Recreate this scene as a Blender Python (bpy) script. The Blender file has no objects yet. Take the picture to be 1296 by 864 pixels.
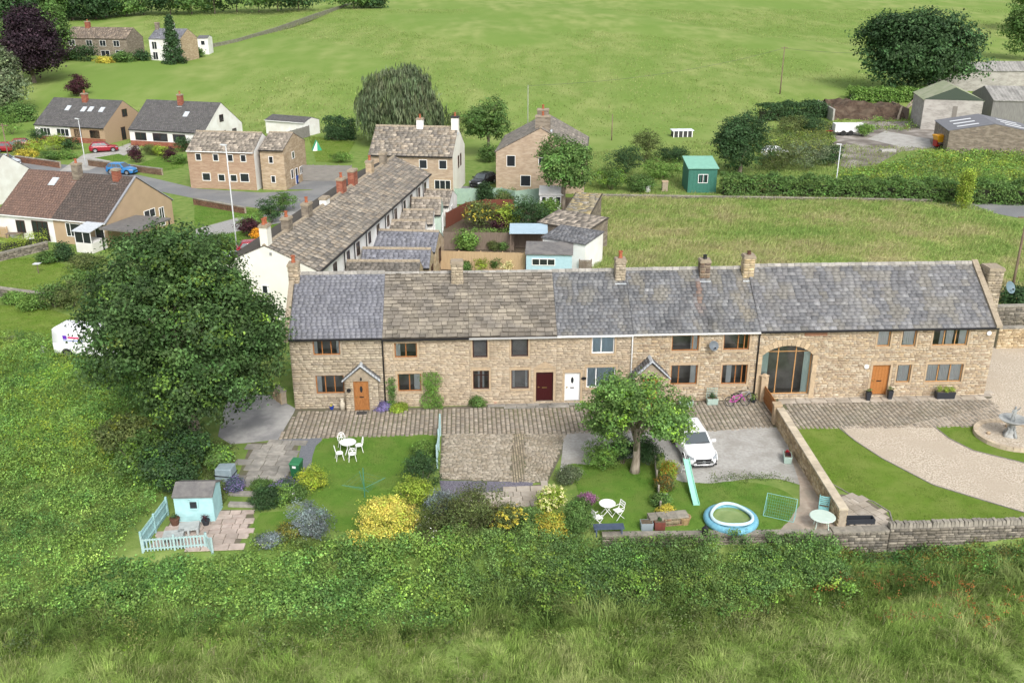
import bpy, math, random
import numpy as np
from mathutils import Matrix, Vector
R = math.radians
random.seed(11)
rng = np.random.default_rng(11)
scene = bpy.context.scene
COL = scene.collection

# ------------------------------------------------------------------ camera
CAM = (0.0, -54.3, 25.85)
PITCH = R(21.5)
FPX = 1200.0                       # focal length in pixels of a 1296 px wide frame
cd = bpy.data.cameras.new('camera')
cd.sensor_width = 36.0
cd.lens = 36.0 * FPX / 1296.0
cd.clip_start = 0.5
cd.clip_end = 6000
cam = bpy.data.objects.new('camera', cd)
COL.objects.link(cam)
cam.location = CAM
cam.rotation_euler = (math.pi / 2 - PITCH, 0, 0)
scene.camera = cam

# ------------------------------------------------------------------ sky and sun (bright overcast)
SUN_EL, SUN_AZ = R(42), R(162)     # azimuth measured clockwise from +Y
wd = bpy.data.worlds.new('World')
scene.world = wd
wd.use_nodes = True
wn = wd.node_tree
wn.nodes.clear()
sky = wn.nodes.new('ShaderNodeTexSky')
sky.sky_type = 'NISHITA'
sky.sun_disc = False
sky.sun_elevation = SUN_EL
sky.sun_rotation = SUN_AZ
sky.dust_density = 3.0
hs = wn.nodes.new('ShaderNodeHueSaturation')
hs.inputs['Saturation'].default_value = 0.25
bg = wn.nodes.new('ShaderNodeBackground')
bg.inputs['Strength'].default_value = 0.145
wo = wn.nodes.new('ShaderNodeOutputWorld')
wn.links.new(sky.outputs[0], hs.inputs['Color'])
wn.links.new(hs.outputs[0], bg.inputs[0])
wn.links.new(bg.outputs[0], wo.inputs[0])
sl = bpy.data.lights.new('sun', 'SUN')
sl.energy = 1.5
sl.angle = R(18)
sl.color = (1.0, 0.96, 0.9)
so = bpy.data.objects.new('sun', sl)
COL.objects.link(so)
sdir = Vector((math.sin(SUN_AZ) * math.cos(SUN_EL), math.cos(SUN_AZ) * math.cos(SUN_EL), math.sin(SUN_EL)))
so.rotation_euler = (-sdir).to_track_quat('-Z', 'Y').to_euler()
so.location = (0, 0, 80)
scene.view_settings.view_transform = 'Standard'
scene.view_settings.look = 'None'
scene.view_settings.gamma = 1
scene.view_settings.use_curve_mapping = False
scene.view_settings.exposure = 0.76
scene.render.engine = 'CYCLES'
scene.cycles.max_bounces = 6
scene.cycles.diffuse_bounces = 3
scene.cycles.transparent_max_bounces = 8

# ------------------------------------------------------------------ helpers
def smooth(a, b, x):
    t = np.clip((x - a) / (b - a), 0, 1)
    return t * t * (3 - 2 * t)

def gz(x, y):
    """height of the land"""
    x = np.asarray(x, float); y = np.asarray(y, float)
    h = 0.052 * np.clip(y - 118, 0, None) * smooth(112, 150, y)
    h = h + 0.02 * np.clip(y - 420, 0, None)
    e = -2.3 * smooth(5.5, -3.5, x)
    front = -1.15 * smooth(-13.9 + e, -15.6 + e, y)
    kr = smooth(14.4, 15.6, x)
    front = front * (1 - kr) - 1.15 * smooth(-13.75, -14.3, y) * kr - 0.04 * np.clip(-15 - y, 0, 40)
    leftf = -1.15 * smooth(6, -18, y) - 0.04 * np.clip(-15 - y, 0, 40)
    k = smooth(-18.6, -21.5, x)
    return h + front * (1 - k) + leftf * k

def pray(px, py):
    u = (px - 648) / FPX; v = (py - 432) / FPX
    return (u, math.cos(PITCH) - v * math.sin(PITCH), -math.sin(PITCH) - v * math.cos(PITCH))

def g(px, py, z=0.0):
    """place on the level z seen at that spot of the survey photograph"""
    d = pray(px, py)
    t = (z - CAM[2]) / d[2]
    return Vector((CAM[0] + t * d[0], CAM[1] + t * d[1], z))

def gt(px, py):
    """place on the land itself"""
    d = pray(px, py)
    z = 0.0
    for i in range(60):
        t = (z - CAM[2]) / min(d[2], -1e-3)
        x = CAM[0] + t * d[0]; y = CAM[1] + t * d[1]
        z = 0.6 * z + 0.4 * float(gz(x, y))
    return Vector((x, y, float(gz(x, y))))

_mats = {}
def M(name, c, c2=None, sc=4.0, rough=0.85, attr=False, bump=0.0, bsc=20.0, c3=None, sc3=0.35, metal=0.0,
      spec=0.3, stretch=None, trans=0.0, detail=5.0, orand=0.0, lo=0.35, hi=0.65, local=False, f3=0.8):
    if name in _mats: return _mats[name]
    m = bpy.data.materials.new(name); m.use_nodes = True
    t = m.node_tree; N = t.nodes; L = t.links
    b = N['Principled BSDF']; out = N['Material Output']
    b.inputs['Roughness'].default_value = rough
    b.inputs['Metallic'].default_value = metal
    b.inputs['Specular IOR Level'].default_value = spec
    if local:
        geo = N.new('ShaderNodeTexCoord'); vec = geo.outputs['Object']
    else:
        geo = N.new('ShaderNodeNewGeometry'); vec = geo.outputs['Position']
    if stretch:
        mp = N.new('ShaderNodeMapping'); mp.inputs['Scale'].default_value = stretch
        L.new(vec, mp.inputs['Vector']); vec = mp.outputs[0]
    def noise(s, d):
        n = N.new('ShaderNodeTexNoise'); n.inputs['Scale'].default_value = s; n.inputs['Detail'].default_value = d
        L.new(vec, n.inputs['Vector']); return n.outputs['Fac']
    def ramp(f, lo, hi):
        r = N.new('ShaderNodeMapRange'); r.inputs['From Min'].default_value = lo; r.inputs['From Max'].default_value = hi
        L.new(f, r.inputs['Value']); return r.outputs['Result']
    def mix(f, a, bb, kind='MIX'):
        x = N.new('ShaderNodeMix'); x.data_type = 'RGBA'; x.blend_type = kind
        if isinstance(f, (int, float)): x.inputs['Factor'].default_value = f
        else: L.new(f, x.inputs['Factor'])
        for s, v in (('A', a), ('B', bb)):
            sk = [i for i in x.inputs if i.name == s and i.type == 'RGBA'][0]
            if isinstance(v, tuple): sk.default_value = (*v, 1)
            else: L.new(v, sk)
        return [o for o in x.outputs if o.type == 'RGBA'][0]
    col = c
    if c2: col = mix(ramp(noise(sc, detail), lo, hi), c, c2)
    if c3:
        f = ramp(noise(sc3, 4), 0.45, 0.62)
        mm = N.new('ShaderNodeMath'); mm.operation = 'MULTIPLY'; mm.inputs[1].default_value = f3
        L.new(f, mm.inputs[0]); col = mix(mm.outputs[0], col, c3)
    if attr:
        a = N.new('ShaderNodeAttribute'); a.attribute_name = 'Col'
        col = mix(1.0, col, a.outputs['Color'], 'MULTIPLY')
    if orand:
        oi = N.new('ShaderNodeObjectInfo')
        r = N.new('ShaderNodeMapRange'); r.inputs['To Min'].default_value = 1 - orand; r.inputs['To Max'].default_value = 1 + orand
        L.new(oi.outputs['Random'], r.inputs['Value'])
        vm = N.new('ShaderNodeVectorMath'); vm.operation = 'SCALE'
        if isinstance(col, tuple): vm.inputs[0].default_value = col
        else: L.new(col, vm.inputs[0])
        L.new(r.outputs[0], vm.inputs['Scale']); col = vm.outputs[0]
    if isinstance(col, tuple): b.inputs['Base Color'].default_value = (*col, 1)
    else: L.new(col, b.inputs['Base Color'])
    if bump:
        bp = N.new('ShaderNodeBump'); bp.inputs['Strength'].default_value = bump; bp.inputs['Distance'].default_value = 0.05
        L.new(noise(bsc, 6), bp.inputs['Height']); L.new(bp.outputs[0], b.inputs['Normal'])
    if trans:
        tr = N.new('ShaderNodeBsdfTranslucent')
        if isinstance(col, tuple): tr.inputs['Color'].default_value = (*col, 1)
        else: L.new(col, tr.inputs['Color'])
        ms = N.new('ShaderNodeMixShader'); ms.inputs[0].default_value = trans
        L.new(b.outputs[0], ms.inputs[1]); L.new(tr.outputs[0], ms.inputs[2]); L.new(ms.outputs[0], out.inputs['Surface'])
    _mats[name] = m
    return m

def glass_mat():
    m = bpy.data.materials.new('window_glass'); m.use_nodes = True
    t = m.node_tree; N = t.nodes; L = t.links; N.remove(N['Principled BSDF'])
    tr = N.new('ShaderNodeBsdfTransparent'); tr.inputs[0].default_value = (0.92, 0.95, 0.95, 1)
    gl = N.new('ShaderNodeBsdfGlossy'); gl.inputs['Roughness'].default_value = 0.03
    fr = N.new('ShaderNodeFresnel'); fr.inputs['IOR'].default_value = 1.75
    mx = N.new('ShaderNodeMixShader')
    L.new(fr.outputs[0], mx.inputs[0]); L.new(tr.outputs[0], mx.inputs[1]); L.new(gl.outputs[0], mx.inputs[2])
    L.new(mx.outputs[0], N['Material Output'].inputs['Surface'])
    return m
GLASS = glass_mat()
DARKGLASS = M('dark_glass', (0.022, 0.026, 0.03), rough=0.06, spec=0.6)

def tag(o, label=None, cat=None, group=None, kind=None):
    if label: o['label'] = label
    if cat: o['category'] = cat
    if group: o['group'] = group
    if kind: o['kind'] = kind
    return o

def thing(name, label, cat, loc=(0, 0, 0), yaw=0.0, group=None):
    o = bpy.data.objects.new(name, None); COL.objects.link(o)
    o.empty_display_size = 0.2
    o.location = loc; o.rotation_euler = (0, 0, yaw)
    return tag(o, label, cat, group)

def link(name, me, parent=None, kind=None):
    o = bpy.data.objects.new(name, me); COL.objects.link(o)
    if parent is not None: o.parent = parent
    if kind: o['kind'] = kind
    return o

def copy_tree(o, parent=None):
    c = o.copy(); COL.objects.link(c); c.parent = parent
    for ch in o.children: copy_tree(ch, c)
    return c

def np_mesh(name, V, quads=None, tris=None, col=None, mat=None, smoothf=False, poly=None):
    me = bpy.data.meshes.new(name)
    V = np.asarray(V, np.float32).reshape(-1, 3)
    me.vertices.add(len(V)); me.vertices.foreach_set('co', V.ravel())
    arr = []; st = []; n = 0
    for F, k in ((quads, 4), (tris, 3)):
        if F is None or len(F) == 0: continue
        F = np.asarray(F, np.int32).reshape(-1, k)
        arr.append(F.ravel()); st.append(n + np.arange(len(F)) * k); n += F.size
    li = np.concatenate(arr); ls = np.concatenate(st).astype(np.int32)
    me.loops.add(len(li)); me.loops.foreach_set('vertex_index', li.astype(np.int32))
    me.polygons.add(len(ls)); me.polygons.foreach_set('loop_start', ls)
    me.update(calc_edges=True)
    if col is not None:
        a = me.attributes.new('Col', 'FLOAT_COLOR', 'POINT')
        c4 = np.ones((len(V), 4), np.float32); c4[:, :3] = col
        a.data.foreach_set('color', c4.ravel())
    if smoothf: me.polygons.foreach_set('use_smooth', np.ones(len(ls), bool))
    if mat: me.materials.append(mat)
    return me

HF = np.array([[4, 5, 6, 7], [0, 1, 5, 4], [1, 2, 6, 5], [2, 3, 7, 6], [3, 0, 4, 7]], np.int32)
def hexa(name, C8, col, mat, parent=None, kind=None, bottom=False, edge=None):
    """many six-sided stones in one mesh: C8 (N,8,3) lower ring 0-3, upper ring 4-7"""
    C8 = np.asarray(C8, np.float32); n = len(C8)
    hf = HF if not bottom else np.vstack([HF, [[3, 2, 1, 0]]])
    Q = (hf[None] + (np.arange(n) * 8)[:, None, None]).reshape(-1, 4)
    cc = None if col is None else np.repeat(np.asarray(col, np.float32), 8, axis=0)
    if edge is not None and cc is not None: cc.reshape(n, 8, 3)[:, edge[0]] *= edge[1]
    return link(name, np_mesh(name, C8.reshape(-1, 3), quads=Q, col=cc, mat=mat), parent, kind)

class MB:
    def __init__(s): s.v = []; s.f = []; s.m = []; s.c = 0
    def add(s, vs, fs, mi=None):
        o = len(s.v); s.v += [tuple(p) for p in vs]
        for f in fs: s.f.append(tuple(i + o for i in f)); s.m.append(s.c if mi is None else mi)
    def quad(s, a, b, c, d, mi=None): s.add([a, b, c, d], [(0, 1, 2, 3)], mi)
    def poly(s, pts, mi=None): s.add(pts, [tuple(range(len(pts)))], mi)
    def box(s, x0, x1, y0, y1, z0, z1, mi=None, T=None):
        p = [(x0, y0, z0), (x1, y0, z0), (x1, y1, z0), (x0, y1, z0), (x0, y0, z1), (x1, y0, z1), (x1, y1, z1), (x0, y1, z1)]
        if T: p = [T @ Vector(q) for q in p]
        s.add(p, [(3, 2, 1, 0), (4, 5, 6, 7), (0, 1, 5, 4), (1, 2, 6, 5), (2, 3, 7, 6), (3, 0, 4, 7)], mi)
    def hexa(s, p, mi=None):
        s.add(p, [(3, 2, 1, 0), (4, 5, 6, 7), (0, 1, 5, 4), (1, 2, 6, 5), (2, 3, 7, 6), (3, 0, 4, 7)], mi)
    def prism(s, pts, d, mi=None):
        """polygon pts swept along vector d"""
        n = len(pts); d = Vector(d); a = [Vector(p) for p in pts]; b = [p + d for p in a]
        s.add(a + b, [tuple(range(n - 1, -1, -1)), tuple(range(n, 2 * n))] + [(i, (i + 1) % n, n + (i + 1) % n, n + i) for i in range(n)], mi)
    def tube(s, pts, rad, n=8, mi=None, caps=True):
        pts = [Vector(p) for p in pts]
        if not isinstance(rad, (list, tuple)): rad = [rad] * len(pts)
        vs = []; k = len(pts); ref = None
        for i, p in enumerate(pts):
            d = (pts[min(i + 1, k - 1)] - pts[max(i - 1, 0)]).normalized()
            if ref is None: ref = Vector((0, 0, 1)) if abs(d.z) < 0.9 else Vector((1, 0, 0))
            a = d.cross(ref); a = a.normalized() if a.length > 1e-5 else Vector((1, 0, 0))
            b = d.cross(a).normalized(); ref = -b if abs(d.dot(-b)) < 0.95 else ref
            for j in range(n):
                t = 2 * math.pi * j / n
                vs.append(p + (a * math.cos(t) + b * math.sin(t)) * rad[i])
        fs = [(i * n + j, i * n + (j + 1) % n, (i + 1) * n + (j + 1) % n, (i + 1) * n + j) for i in range(k - 1) for j in range(n)]
        if caps: fs += [tuple(range(n - 1, -1, -1)), tuple((k - 1) * n + j for j in range(n))]
        s.add(vs, fs, mi)
    def lathe(s, prof, n=16, mi=None, c=(0, 0, 0), sx=1.0, sy=1.0, caps=True):
        vs = []; k = len(prof)
        for r, z in prof:
            for j in range(n):
                t = 2 * math.pi * j / n
                vs.append((c[0] + r * math.cos(t) * sx, c[1] + r * math.sin(t) * sy, c[2] + z))
        fs = [(i * n + j, i * n + (j + 1) % n, (i + 1) * n + (j + 1) % n, (i + 1) * n + j) for i in range(k - 1) for j in range(n)]
        flat = not caps or max(p[1] for p in prof) - min(p[1] for p in prof) < 1e-6
        if prof[0][0] > .004 and not flat: fs.append(tuple(range(n - 1, -1, -1)))
        if prof[-1][0] > .004 and not flat: fs.append(tuple((k - 1) * n + j for j in range(n)))
        s.add(vs, fs, mi)
    def mesh(s, name, mats, smoothf=False):
        me = bpy.data.meshes.new(name); me.from_pydata(s.v, [], s.f)
        for m in (mats if isinstance(mats, (list, tuple)) else [mats]): me.materials.append(m)
        me.polygons.foreach_set('material_index', s.m)
        if smoothf: me.polygons.foreach_set('use_smooth', [True] * len(s.f))
        me.update(); return me
    def build(s, name, mats, parent=None, kind=None, smoothf=False, bevel=0.0, sub=0, T=None):
        o = link(name, s.mesh(name, mats, smoothf), parent, kind)
        if bevel:
            b = o.modifiers.new('edge', 'BEVEL'); b.width = bevel; b.segments = 2; b.limit_method = 'ANGLE'
        if sub:
            b = o.modifiers.new('smooth', 'SUBSURF'); b.levels = sub; b.render_levels = sub
        if T is not None: o.matrix_local = T
        return o

def one(name, label, cat, mb, mats, group=None, kind=None, loc=None, yaw=0, **k):
    o = mb.build(name, mats, None, kind, **k); tag(o, label, cat, group)
    if loc is not None: o.location = loc; o.rotation_euler = (0, 0, yaw)
    return o

def inpoly(x, y, P):
    P = np.asarray(P, float); r = np.zeros(len(x), bool); j = len(P) - 1
    for i in range(len(P)):
        xi, yi = P[i][:2]; xj, yj = P[j][:2]
        c = ((yi > y) != (yj > y)) & (x < (xj - xi) * (y - yi) / (yj - yi + 1e-12) + xi)
        r ^= c; j = i
    return r

def pix(pts, z=0.0): return [tuple(g(a, b, z)) for a, b in pts]
def pixt(pts): return [tuple(gt(a, b)) for a, b in pts]

def curve_pts(P, n=6):
    """smooth closed outline through points"""
    P = [Vector(p) for p in P]; k = len(P); out = []
    for i in range(k):
        p0, p1, p2, p3 = P[i - 1], P[i], P[(i + 1) % k], P[(i + 2) % k]
        for j in range(n):
            t = j / n
            out.append(0.5 * ((2 * p1) + (p2 - p0) * t + (2 * p0 - 5 * p1 + 4 * p2 - p3) * t * t + (3 * p1 - p0 - 3 * p2 + p3) * t ** 3))
    return out

def sheet(name, pts, z, mat, kind='structure', thick=0.0, parent=None):
    """flat ground cover"""
    from mathutils.geometry import tessellate_polygon
    P = [Vector((p[0], p[1], z)) for p in pts]
    tri = tessellate_polygon([P])
    mb = MB()
    tr = []
    for t in tri:
        a, b, c = (P[i] for i in t)
        tr.append(t if (b - a).cross(c - a).z > 0 else (t[0], t[2], t[1]))
    mb.add(P, tr)
    if thick:
        n = len(P)
        area = sum(P[i].x * P[(i + 1) % n].y - P[(i + 1) % n].x * P[i].y for i in range(n))
        Q = P if area > 0 else P[::-1]
        for i in range(n):
            a, b = Q[i], Q[(i + 1) % n]
            mb.quad(a - Vector((0, 0, thick)), b - Vector((0, 0, thick)), b, a)
    return mb.build(name, mat, parent, kind)

# ------------------------------------------------------------------ foliage
def vnoise(x, y, sc, seed=0):
    """smooth value noise 0..1"""
    gr = np.random.default_rng(seed).random((64, 64))
    u = np.asarray(x) / sc; v = np.asarray(y) / sc
    i = np.floor(u).astype(int); j = np.floor(v).astype(int); a = u - i; b = v - j
    a = a * a * (3 - 2 * a); b = b * b * (3 - 2 * b)
    G = lambda p, q: gr[p % 64, q % 64]
    return (G(i, j) * (1 - a) + G(i + 1, j) * a) * (1 - b) + (G(i, j + 1) * (1 - a) + G(i + 1, j + 1) * a) * b

def leaf_mesh(name, P, Nn, size, col, mat, aspect=0.62, hang=False):
    """diamond leaves at P facing Nn"""
    n = len(P); Nn = Nn / (np.linalg.norm(Nn, axis=1, keepdims=True) + 1e-9)
    t = rng.normal(size=(n, 3)) * (.18 if hang else 1.0)
    if hang: Nn[:, 2] *= .15; Nn /= np.linalg.norm(Nn, axis=1, keepdims=True); t[:, 2] -= 1.0
    t -= Nn * (t * Nn).sum(1, keepdims=True)
    t /= np.linalg.norm(t, axis=1, keepdims=True) + 1e-9
    b = np.cross(Nn, t)
    s = (size * rng.uniform(0.7, 1.3, n))[:, None]
    V = np.stack([P - t * s * .5, P + b * s * aspect * .5 + Nn * s * .10, P + t * s * .5, P - b * s * aspect * .5 + Nn * s * .10], 1)
    Q = np.arange(n * 4, dtype=np.int32).reshape(-1, 4)
    T = np.concatenate([Q[:, [0, 1, 2]], Q[:, [0, 2, 3]]])
    return np_mesh(name, V, tris=T, col=np.repeat(col, 4, 0), mat=mat)

def crown_points(c, r, lobes=14, lobe=0.45, clumps=300, shell=0.55, flat=0.0, seed=None, core=.62, taper=0.0):
    """clump centres spread over lumpy lobes"""
    rg = np.random.default_rng(seed if seed is not None else int(rng.integers(1e9)))
    r = np.array(r, float)
    d = rg.normal(size=(lobes, 3)); d /= np.linalg.norm(d, axis=1, keepdims=True)
    d[:, 2] = np.where(d[:, 2] < -0.75, -d[:, 2], d[:, 2])
    lc = d * (1 - lobe) * rg.uniform(0.75, 1.08, (lobes, 1)); lr = lobe * rg.uniform(0.75, 1.2, lobes)
    lc = np.vstack([lc, [[0, 0, 0]]]); lr = np.append(lr, core)
    k = rg.choice(lobes + 1, clumps, p=lr ** 2 / (lr ** 2).sum())
    dd = rg.normal(size=(clumps, 3)); dd /= np.linalg.norm(dd, axis=1, keepdims=True)
    q = lc[k] + dd * (lr[k] * (shell + (1 - shell) * rg.random(clumps) ** 0.5))[:, None]
    q[:, :2] *= (1 - taper * np.clip(q[:, 2] + .1, 0, 1))[:, None]
    out = q + 0.35 * dd
    out[:, 2] += 0.25
    return np.array(c) + q * r, out, k

def foliage(name, P, O, per, cr, leaf, mat, parent=None, cvar=0.22, tint=None, up=0.5, zmin=None, kind=None, jitter=0.8, droop=0.0, lobe=None, ctint=None):
    n = len(P)
    j = rng.normal(size=(n, per, 3)) * cr * np.array([1, 1, 0.6])
    if droop:
        j[..., 2] = -np.abs(j[..., 2]) * droop
    V = P[:, None] + j
    Nn = O[:, None] * 0.7 + np.array([0, 0, up]) + rng.normal(size=(n, per, 3)) * jitter + j / cr * 0.25
    cl = np.exp(rng.normal(size=(n, 1, 1)) * cvar) * np.exp(rng.normal(size=(n, per, 1)) * 0.16)
    if lobe is not None:
        lf = np.exp(np.random.default_rng(3).normal(size=int(lobe.max()) + 1) * 0.14)
        cl = cl * lf[lobe][:, None, None]
    col = np.broadcast_to(cl, (n, per, 3)).copy()
    col *= 1 + rng.normal(size=(n, 1, 3)) * 0.05
    if ctint is not None: col *= ctint[:, None, :]
    if tint is not None:
        m = rng.random(n) < tint[1]
        col[m] *= np.array(tint[0])
    V = V.reshape(-1, 3); Nn = Nn.reshape(-1, 3); col = col.reshape(-1, 3)
    if zmin is not None:
        k = V[:, 2] > zmin
        V, Nn, col = V[k], Nn[k], col[k]
    return link(name, leaf_mesh(name, V, Nn, leaf, col, mat, .16 if droop else .62, bool(droop)), parent, kind)

BARK = M('bark', (0.10, 0.08, 0.06), (0.20, 0.17, 0.13), sc=6, stretch=(1, 1, .3), bump=.6, bsc=15)
BARKL = M('bark_pale', (0.20, 0.16, 0.12), (0.36, 0.31, 0.25), sc=6, stretch=(1, 1, .3), bump=.6, bsc=15)
def leafm(name, c, trans=0.28, rough=.6): return M(name, c, attr=True, rough=rough, trans=trans, spec=0.25)
LEAF = dict(
    fruit=leafm('leaf_fruit', (0.125, 0.225, 0.058)),
    syc=leafm('leaf_sycamore', (0.062, 0.118, 0.036)), mid=leafm('leaf_mid', (0.109, 0.196, 0.051)),
    dark=leafm('leaf_dark', (0.049, 0.101, 0.036)), fresh=leafm('leaf_fresh', (0.156, 0.273, 0.058)),
    lime=leafm('leaf_lime', (0.288, 0.384, 0.054)), gold=leafm('leaf_gold', (0.66, 0.60, 0.13)),
    yellow=leafm('leaf_yellow', (0.52, 0.45, 0.07)), cream=leafm('leaf_cream', (0.750, 0.700, 0.360)),
    silver=leafm('leaf_silver', (0.20, 0.245, 0.245)), willow=leafm('leaf_willow', (0.147, 0.189, 0.098)),
    copper=leafm('leaf_copper', (0.036, 0.021, 0.029)), purple=leafm('leaf_plum', (0.072, 0.026, 0.034)),
    olive=leafm('leaf_olive', (0.123, 0.160, 0.051)), bramble=leafm('leaf_bramble', (0.179, 0.304, 0.069)),
    nettle=leafm('leaf_nettle', (0.113, 0.195, 0.056)), lav=leafm('flower_lavender', (0.21, 0.18, 0.36)),
    white=leafm('flower_white', (0.750, 0.740, 0.700)), red=leafm('flower_red', (0.500, 0.030, 0.040)), pink=leafm('flower_pink', (0.34, 0.15, 0.28)),
    dock=leafm('leaf_dock', (0.240, 0.100, 0.030)), orange=leafm('flower_orange', (0.750, 0.360, 0.030)))

def tree(name, label, loc, height, rx, ry, rz, leaf='mid', cat='tree', trunk_r=0.25, clear=0.25, lobes=16, lobe=.42, clumps=500, per=26, cr=.35,
         ls=.2, bark=None, group=None, seed=None, droop=0.0, limbs=6, cvar=.22, tint=None, zc=None, yaw=None, shell=.55, core=.62, taper=0.0):
    t = thing(name, label, cat, loc, random.uniform(0, 6) if yaw is None else yaw, group)
    zc = height - rz if zc is None else zc
    mb = MB()
    tp = [(0, 0, -0.1), (0.05, 0, height * clear * .5), (0.02, 0.06, height * clear), (0, 0, zc), (0, 0, zc + rz * .5)]
    mb.tube(tp, [trunk_r * 1.35, trunk_r, trunk_r * .85, trunk_r * .55, trunk_r * .15], 9)
    for i in range(limbs):
        a = i * 6.28 / limbs + random.uniform(-.3, .3); z0 = height * clear + (zc - height * clear) * random.uniform(0, .8)
        e = random.uniform(.35, .6)
        mb.tube([(0, 0, z0), (rx * e * .45 * math.cos(a), ry * e * .45 * math.sin(a), z0 + rz * .35), (rx * e * math.cos(a), ry * e * math.sin(a), z0 + rz * random.uniform(.5, .9))],
                [trunk_r * .5, trunk_r * .32, trunk_r * .08], 6)
    mb.build('trunk', bark or BARK, t, smoothf=True)
    P, O, k = crown_points((0, 0, zc), (rx, ry, rz), lobes, lobe, clumps, seed=seed, shell=shell, core=core, taper=taper)
    foliage('crown', P, O, per, cr, ls, LEAF[leaf], t, droop=droop, cvar=cvar, tint=tint, zmin=.15, lobe=k)
    return t

def shrub(name, label, loc, rx, ry, rz, leaf='mid', cat='shrub', clumps=90, per=22, cr=.13, ls=.10, group=None, tint=None, lobes=8, stem=True, flower=None, up=.5, cvar=.2, lobe=.5):
    t = thing(name, label, cat, loc, 0, group)
    rx, ry, rz = rx * 1.2, ry * 1.2, rz * 1.2; clumps = int(clumps * 1.35)
    P, O, k = crown_points((0, 0, rz * .85), (rx, ry, rz), lobes, lobe, clumps)
    foliage('foliage', P, O, per, cr, ls, LEAF[leaf], t, tint=tint, zmin=0.0, up=up, cvar=cvar, lobe=k)
    mb = MB()
    for i in range(5):
        a = i * 1.25; mb.tube([(0.05 * math.cos(a), .05 * math.sin(a), -.05), (rx * .6 * math.cos(a), ry * .6 * math.sin(a), rz * 1.2)], [.03, .008], 5)
    mb.build('stem', BARK, t)
    if flower:
        P, O, k = crown_points((0, 0, rz * .92), (rx * 1.06, ry * 1.06, rz * 1.06), lobes, lobe, flower[1], shell=.95)
        kk = P[:, 2] > rz * .7
        foliage('flowers', P[kk], O[kk], flower[2], .05, flower[3], LEAF[flower[0]], t, up=1.0)
    return t

def hedge(name, label, a, b, w, h, leaf='dark', cat='hedge', dens=55, ls=.13, z=None, cr=.16, tint=None, per=12, group=None):
    a = Vector(a); b = Vector(b); L = (b - a).length
    t = thing(name, label, cat, a, math.atan2(b.y - a.y, b.x - a.x), group)
    n = int(L * (w + 2 * h) * dens / per * 2)
    u = rng.random(n) * L; s = rng.random(n)
    hh = h * (1 + .10 * np.sin(u * 1.3) + .07 * np.sin(u * 3.1 + 1)); per3 = w + 2 * hh; q = s * per3
    y = np.where(q < hh, -w / 2, np.where(q < hh + w, q - hh - w / 2, w / 2)); zz = np.where(q < hh, q, np.where(q < hh + w, hh, per3 - q))
    O = np.stack([0 * u, np.where(q < hh, -1, np.where(q < hh + w, 0, 1)), np.where((q >= hh) & (q < hh + w), 1, .2)], 1)
    P = np.stack([u, y, zz], 1) + rng.normal(size=(n, 3)) * .07
    foliage('foliage', P, O, per, cr, ls, LEAF[leaf], t, zmin=0.0, tint=tint)
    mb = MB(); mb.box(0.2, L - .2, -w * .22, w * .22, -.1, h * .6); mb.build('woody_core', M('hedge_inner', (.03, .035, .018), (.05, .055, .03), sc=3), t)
    return t

def blades(name, P, h, w, cols, mat, lean=.5, wind=(0.3, 0.1), parent=None, D=None):
    n = len(P); h = h * rng.uniform(.55, 1.25, n)
    a = rng.uniform(0, 6.283, n); l = np.abs(rng.normal(size=n)) * lean
    d = np.stack([np.cos(a) * l + wind[0], np.sin(a) * l + wind[1], np.zeros(n)], 1)
    if D is not None: d[:, :2] = d[:, :2] * .45 + D; l = np.linalg.norm(d[:, :2], axis=1); a = np.arctan2(d[:, 1], d[:, 0])
    sd = np.stack([-np.sin(a), np.cos(a), 0 * a], 1) * (w * rng.uniform(.6, 1.3, n))[:, None]
    z = np.array([0, 0, 1.0]); hv = h[:, None]
    m = P + d * hv * .35 + z * hv * .62
    tip = P + d * hv * 1.0 + z * hv * (1 - np.clip(l, 0, .8) * .45)[:, None]
    V = np.stack([P - sd, P + sd, m + sd * .8, m - sd * .8, tip], 1)
    B = np.arange(n, dtype=np.int32)[:, None] * 5
    Q = B + np.array([[0, 1, 2, 3]]); T = B + np.array([[3, 2, 4]])
    return np_mesh(name, V, quads=Q, tris=T, col=np.repeat(cols, 5, 0), mat=mat)
# ------------------------------------------------------------------ the land
LAWNS = []
GR_FIELD = M('pasture', (0.152, 0.228, 0.050), (0.235, 0.285, 0.090), sc=.22, c3=(0.140, 0.226, 0.044), sc3=.05, stretch=(1.0, .42, 1), bump=.8, bsc=1.6, detail=13, lo=.36, hi=.66, rough=.95, spec=.1)
GR_ROUGH = M('rough_grass', (0.150, 0.225, 0.052), (0.215, 0.275, 0.085), sc=1.3, c3=(0.125, 0.205, 0.045), sc3=.2, bump=.8, bsc=9, rough=.95, spec=.1, detail=8)
GR_MEADOW = M('hay_meadow', (0.26, 0.31, 0.09), (0.36, 0.36, 0.15), sc=.5, c3=(0.21, 0.29, 0.07), sc3=.13, stretch=(.7, 1.3, 1), bump=.7, bsc=7, rough=.95, spec=.1, detail=8)
GR_VERGE = M('verge_grass', (0.120, 0.198, 0.042), (0.192, 0.252, 0.072), sc=1.2, bump=.5, bsc=10, rough=.95, spec=.1, detail=8)
GR_LAWN = M('mown_lawn', (0.090, 0.185, 0.026), (0.125, 0.215, 0.036), sc=1.1, c3=(0.150, 0.205, 0.048), sc3=.7, bump=.5, bsc=40, rough=.9, spec=.12, detail=10, f3=.6)
GR_LAWN2 = M('fresh_lawn', (0.115, 0.195, 0.024), (0.148, 0.215, 0.038), sc=1.0, c3=(0.185, 0.235, 0.055), sc3=.6, bump=.5, bsc=40, rough=.9, spec=.12, detail=10, f3=.6)
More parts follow.
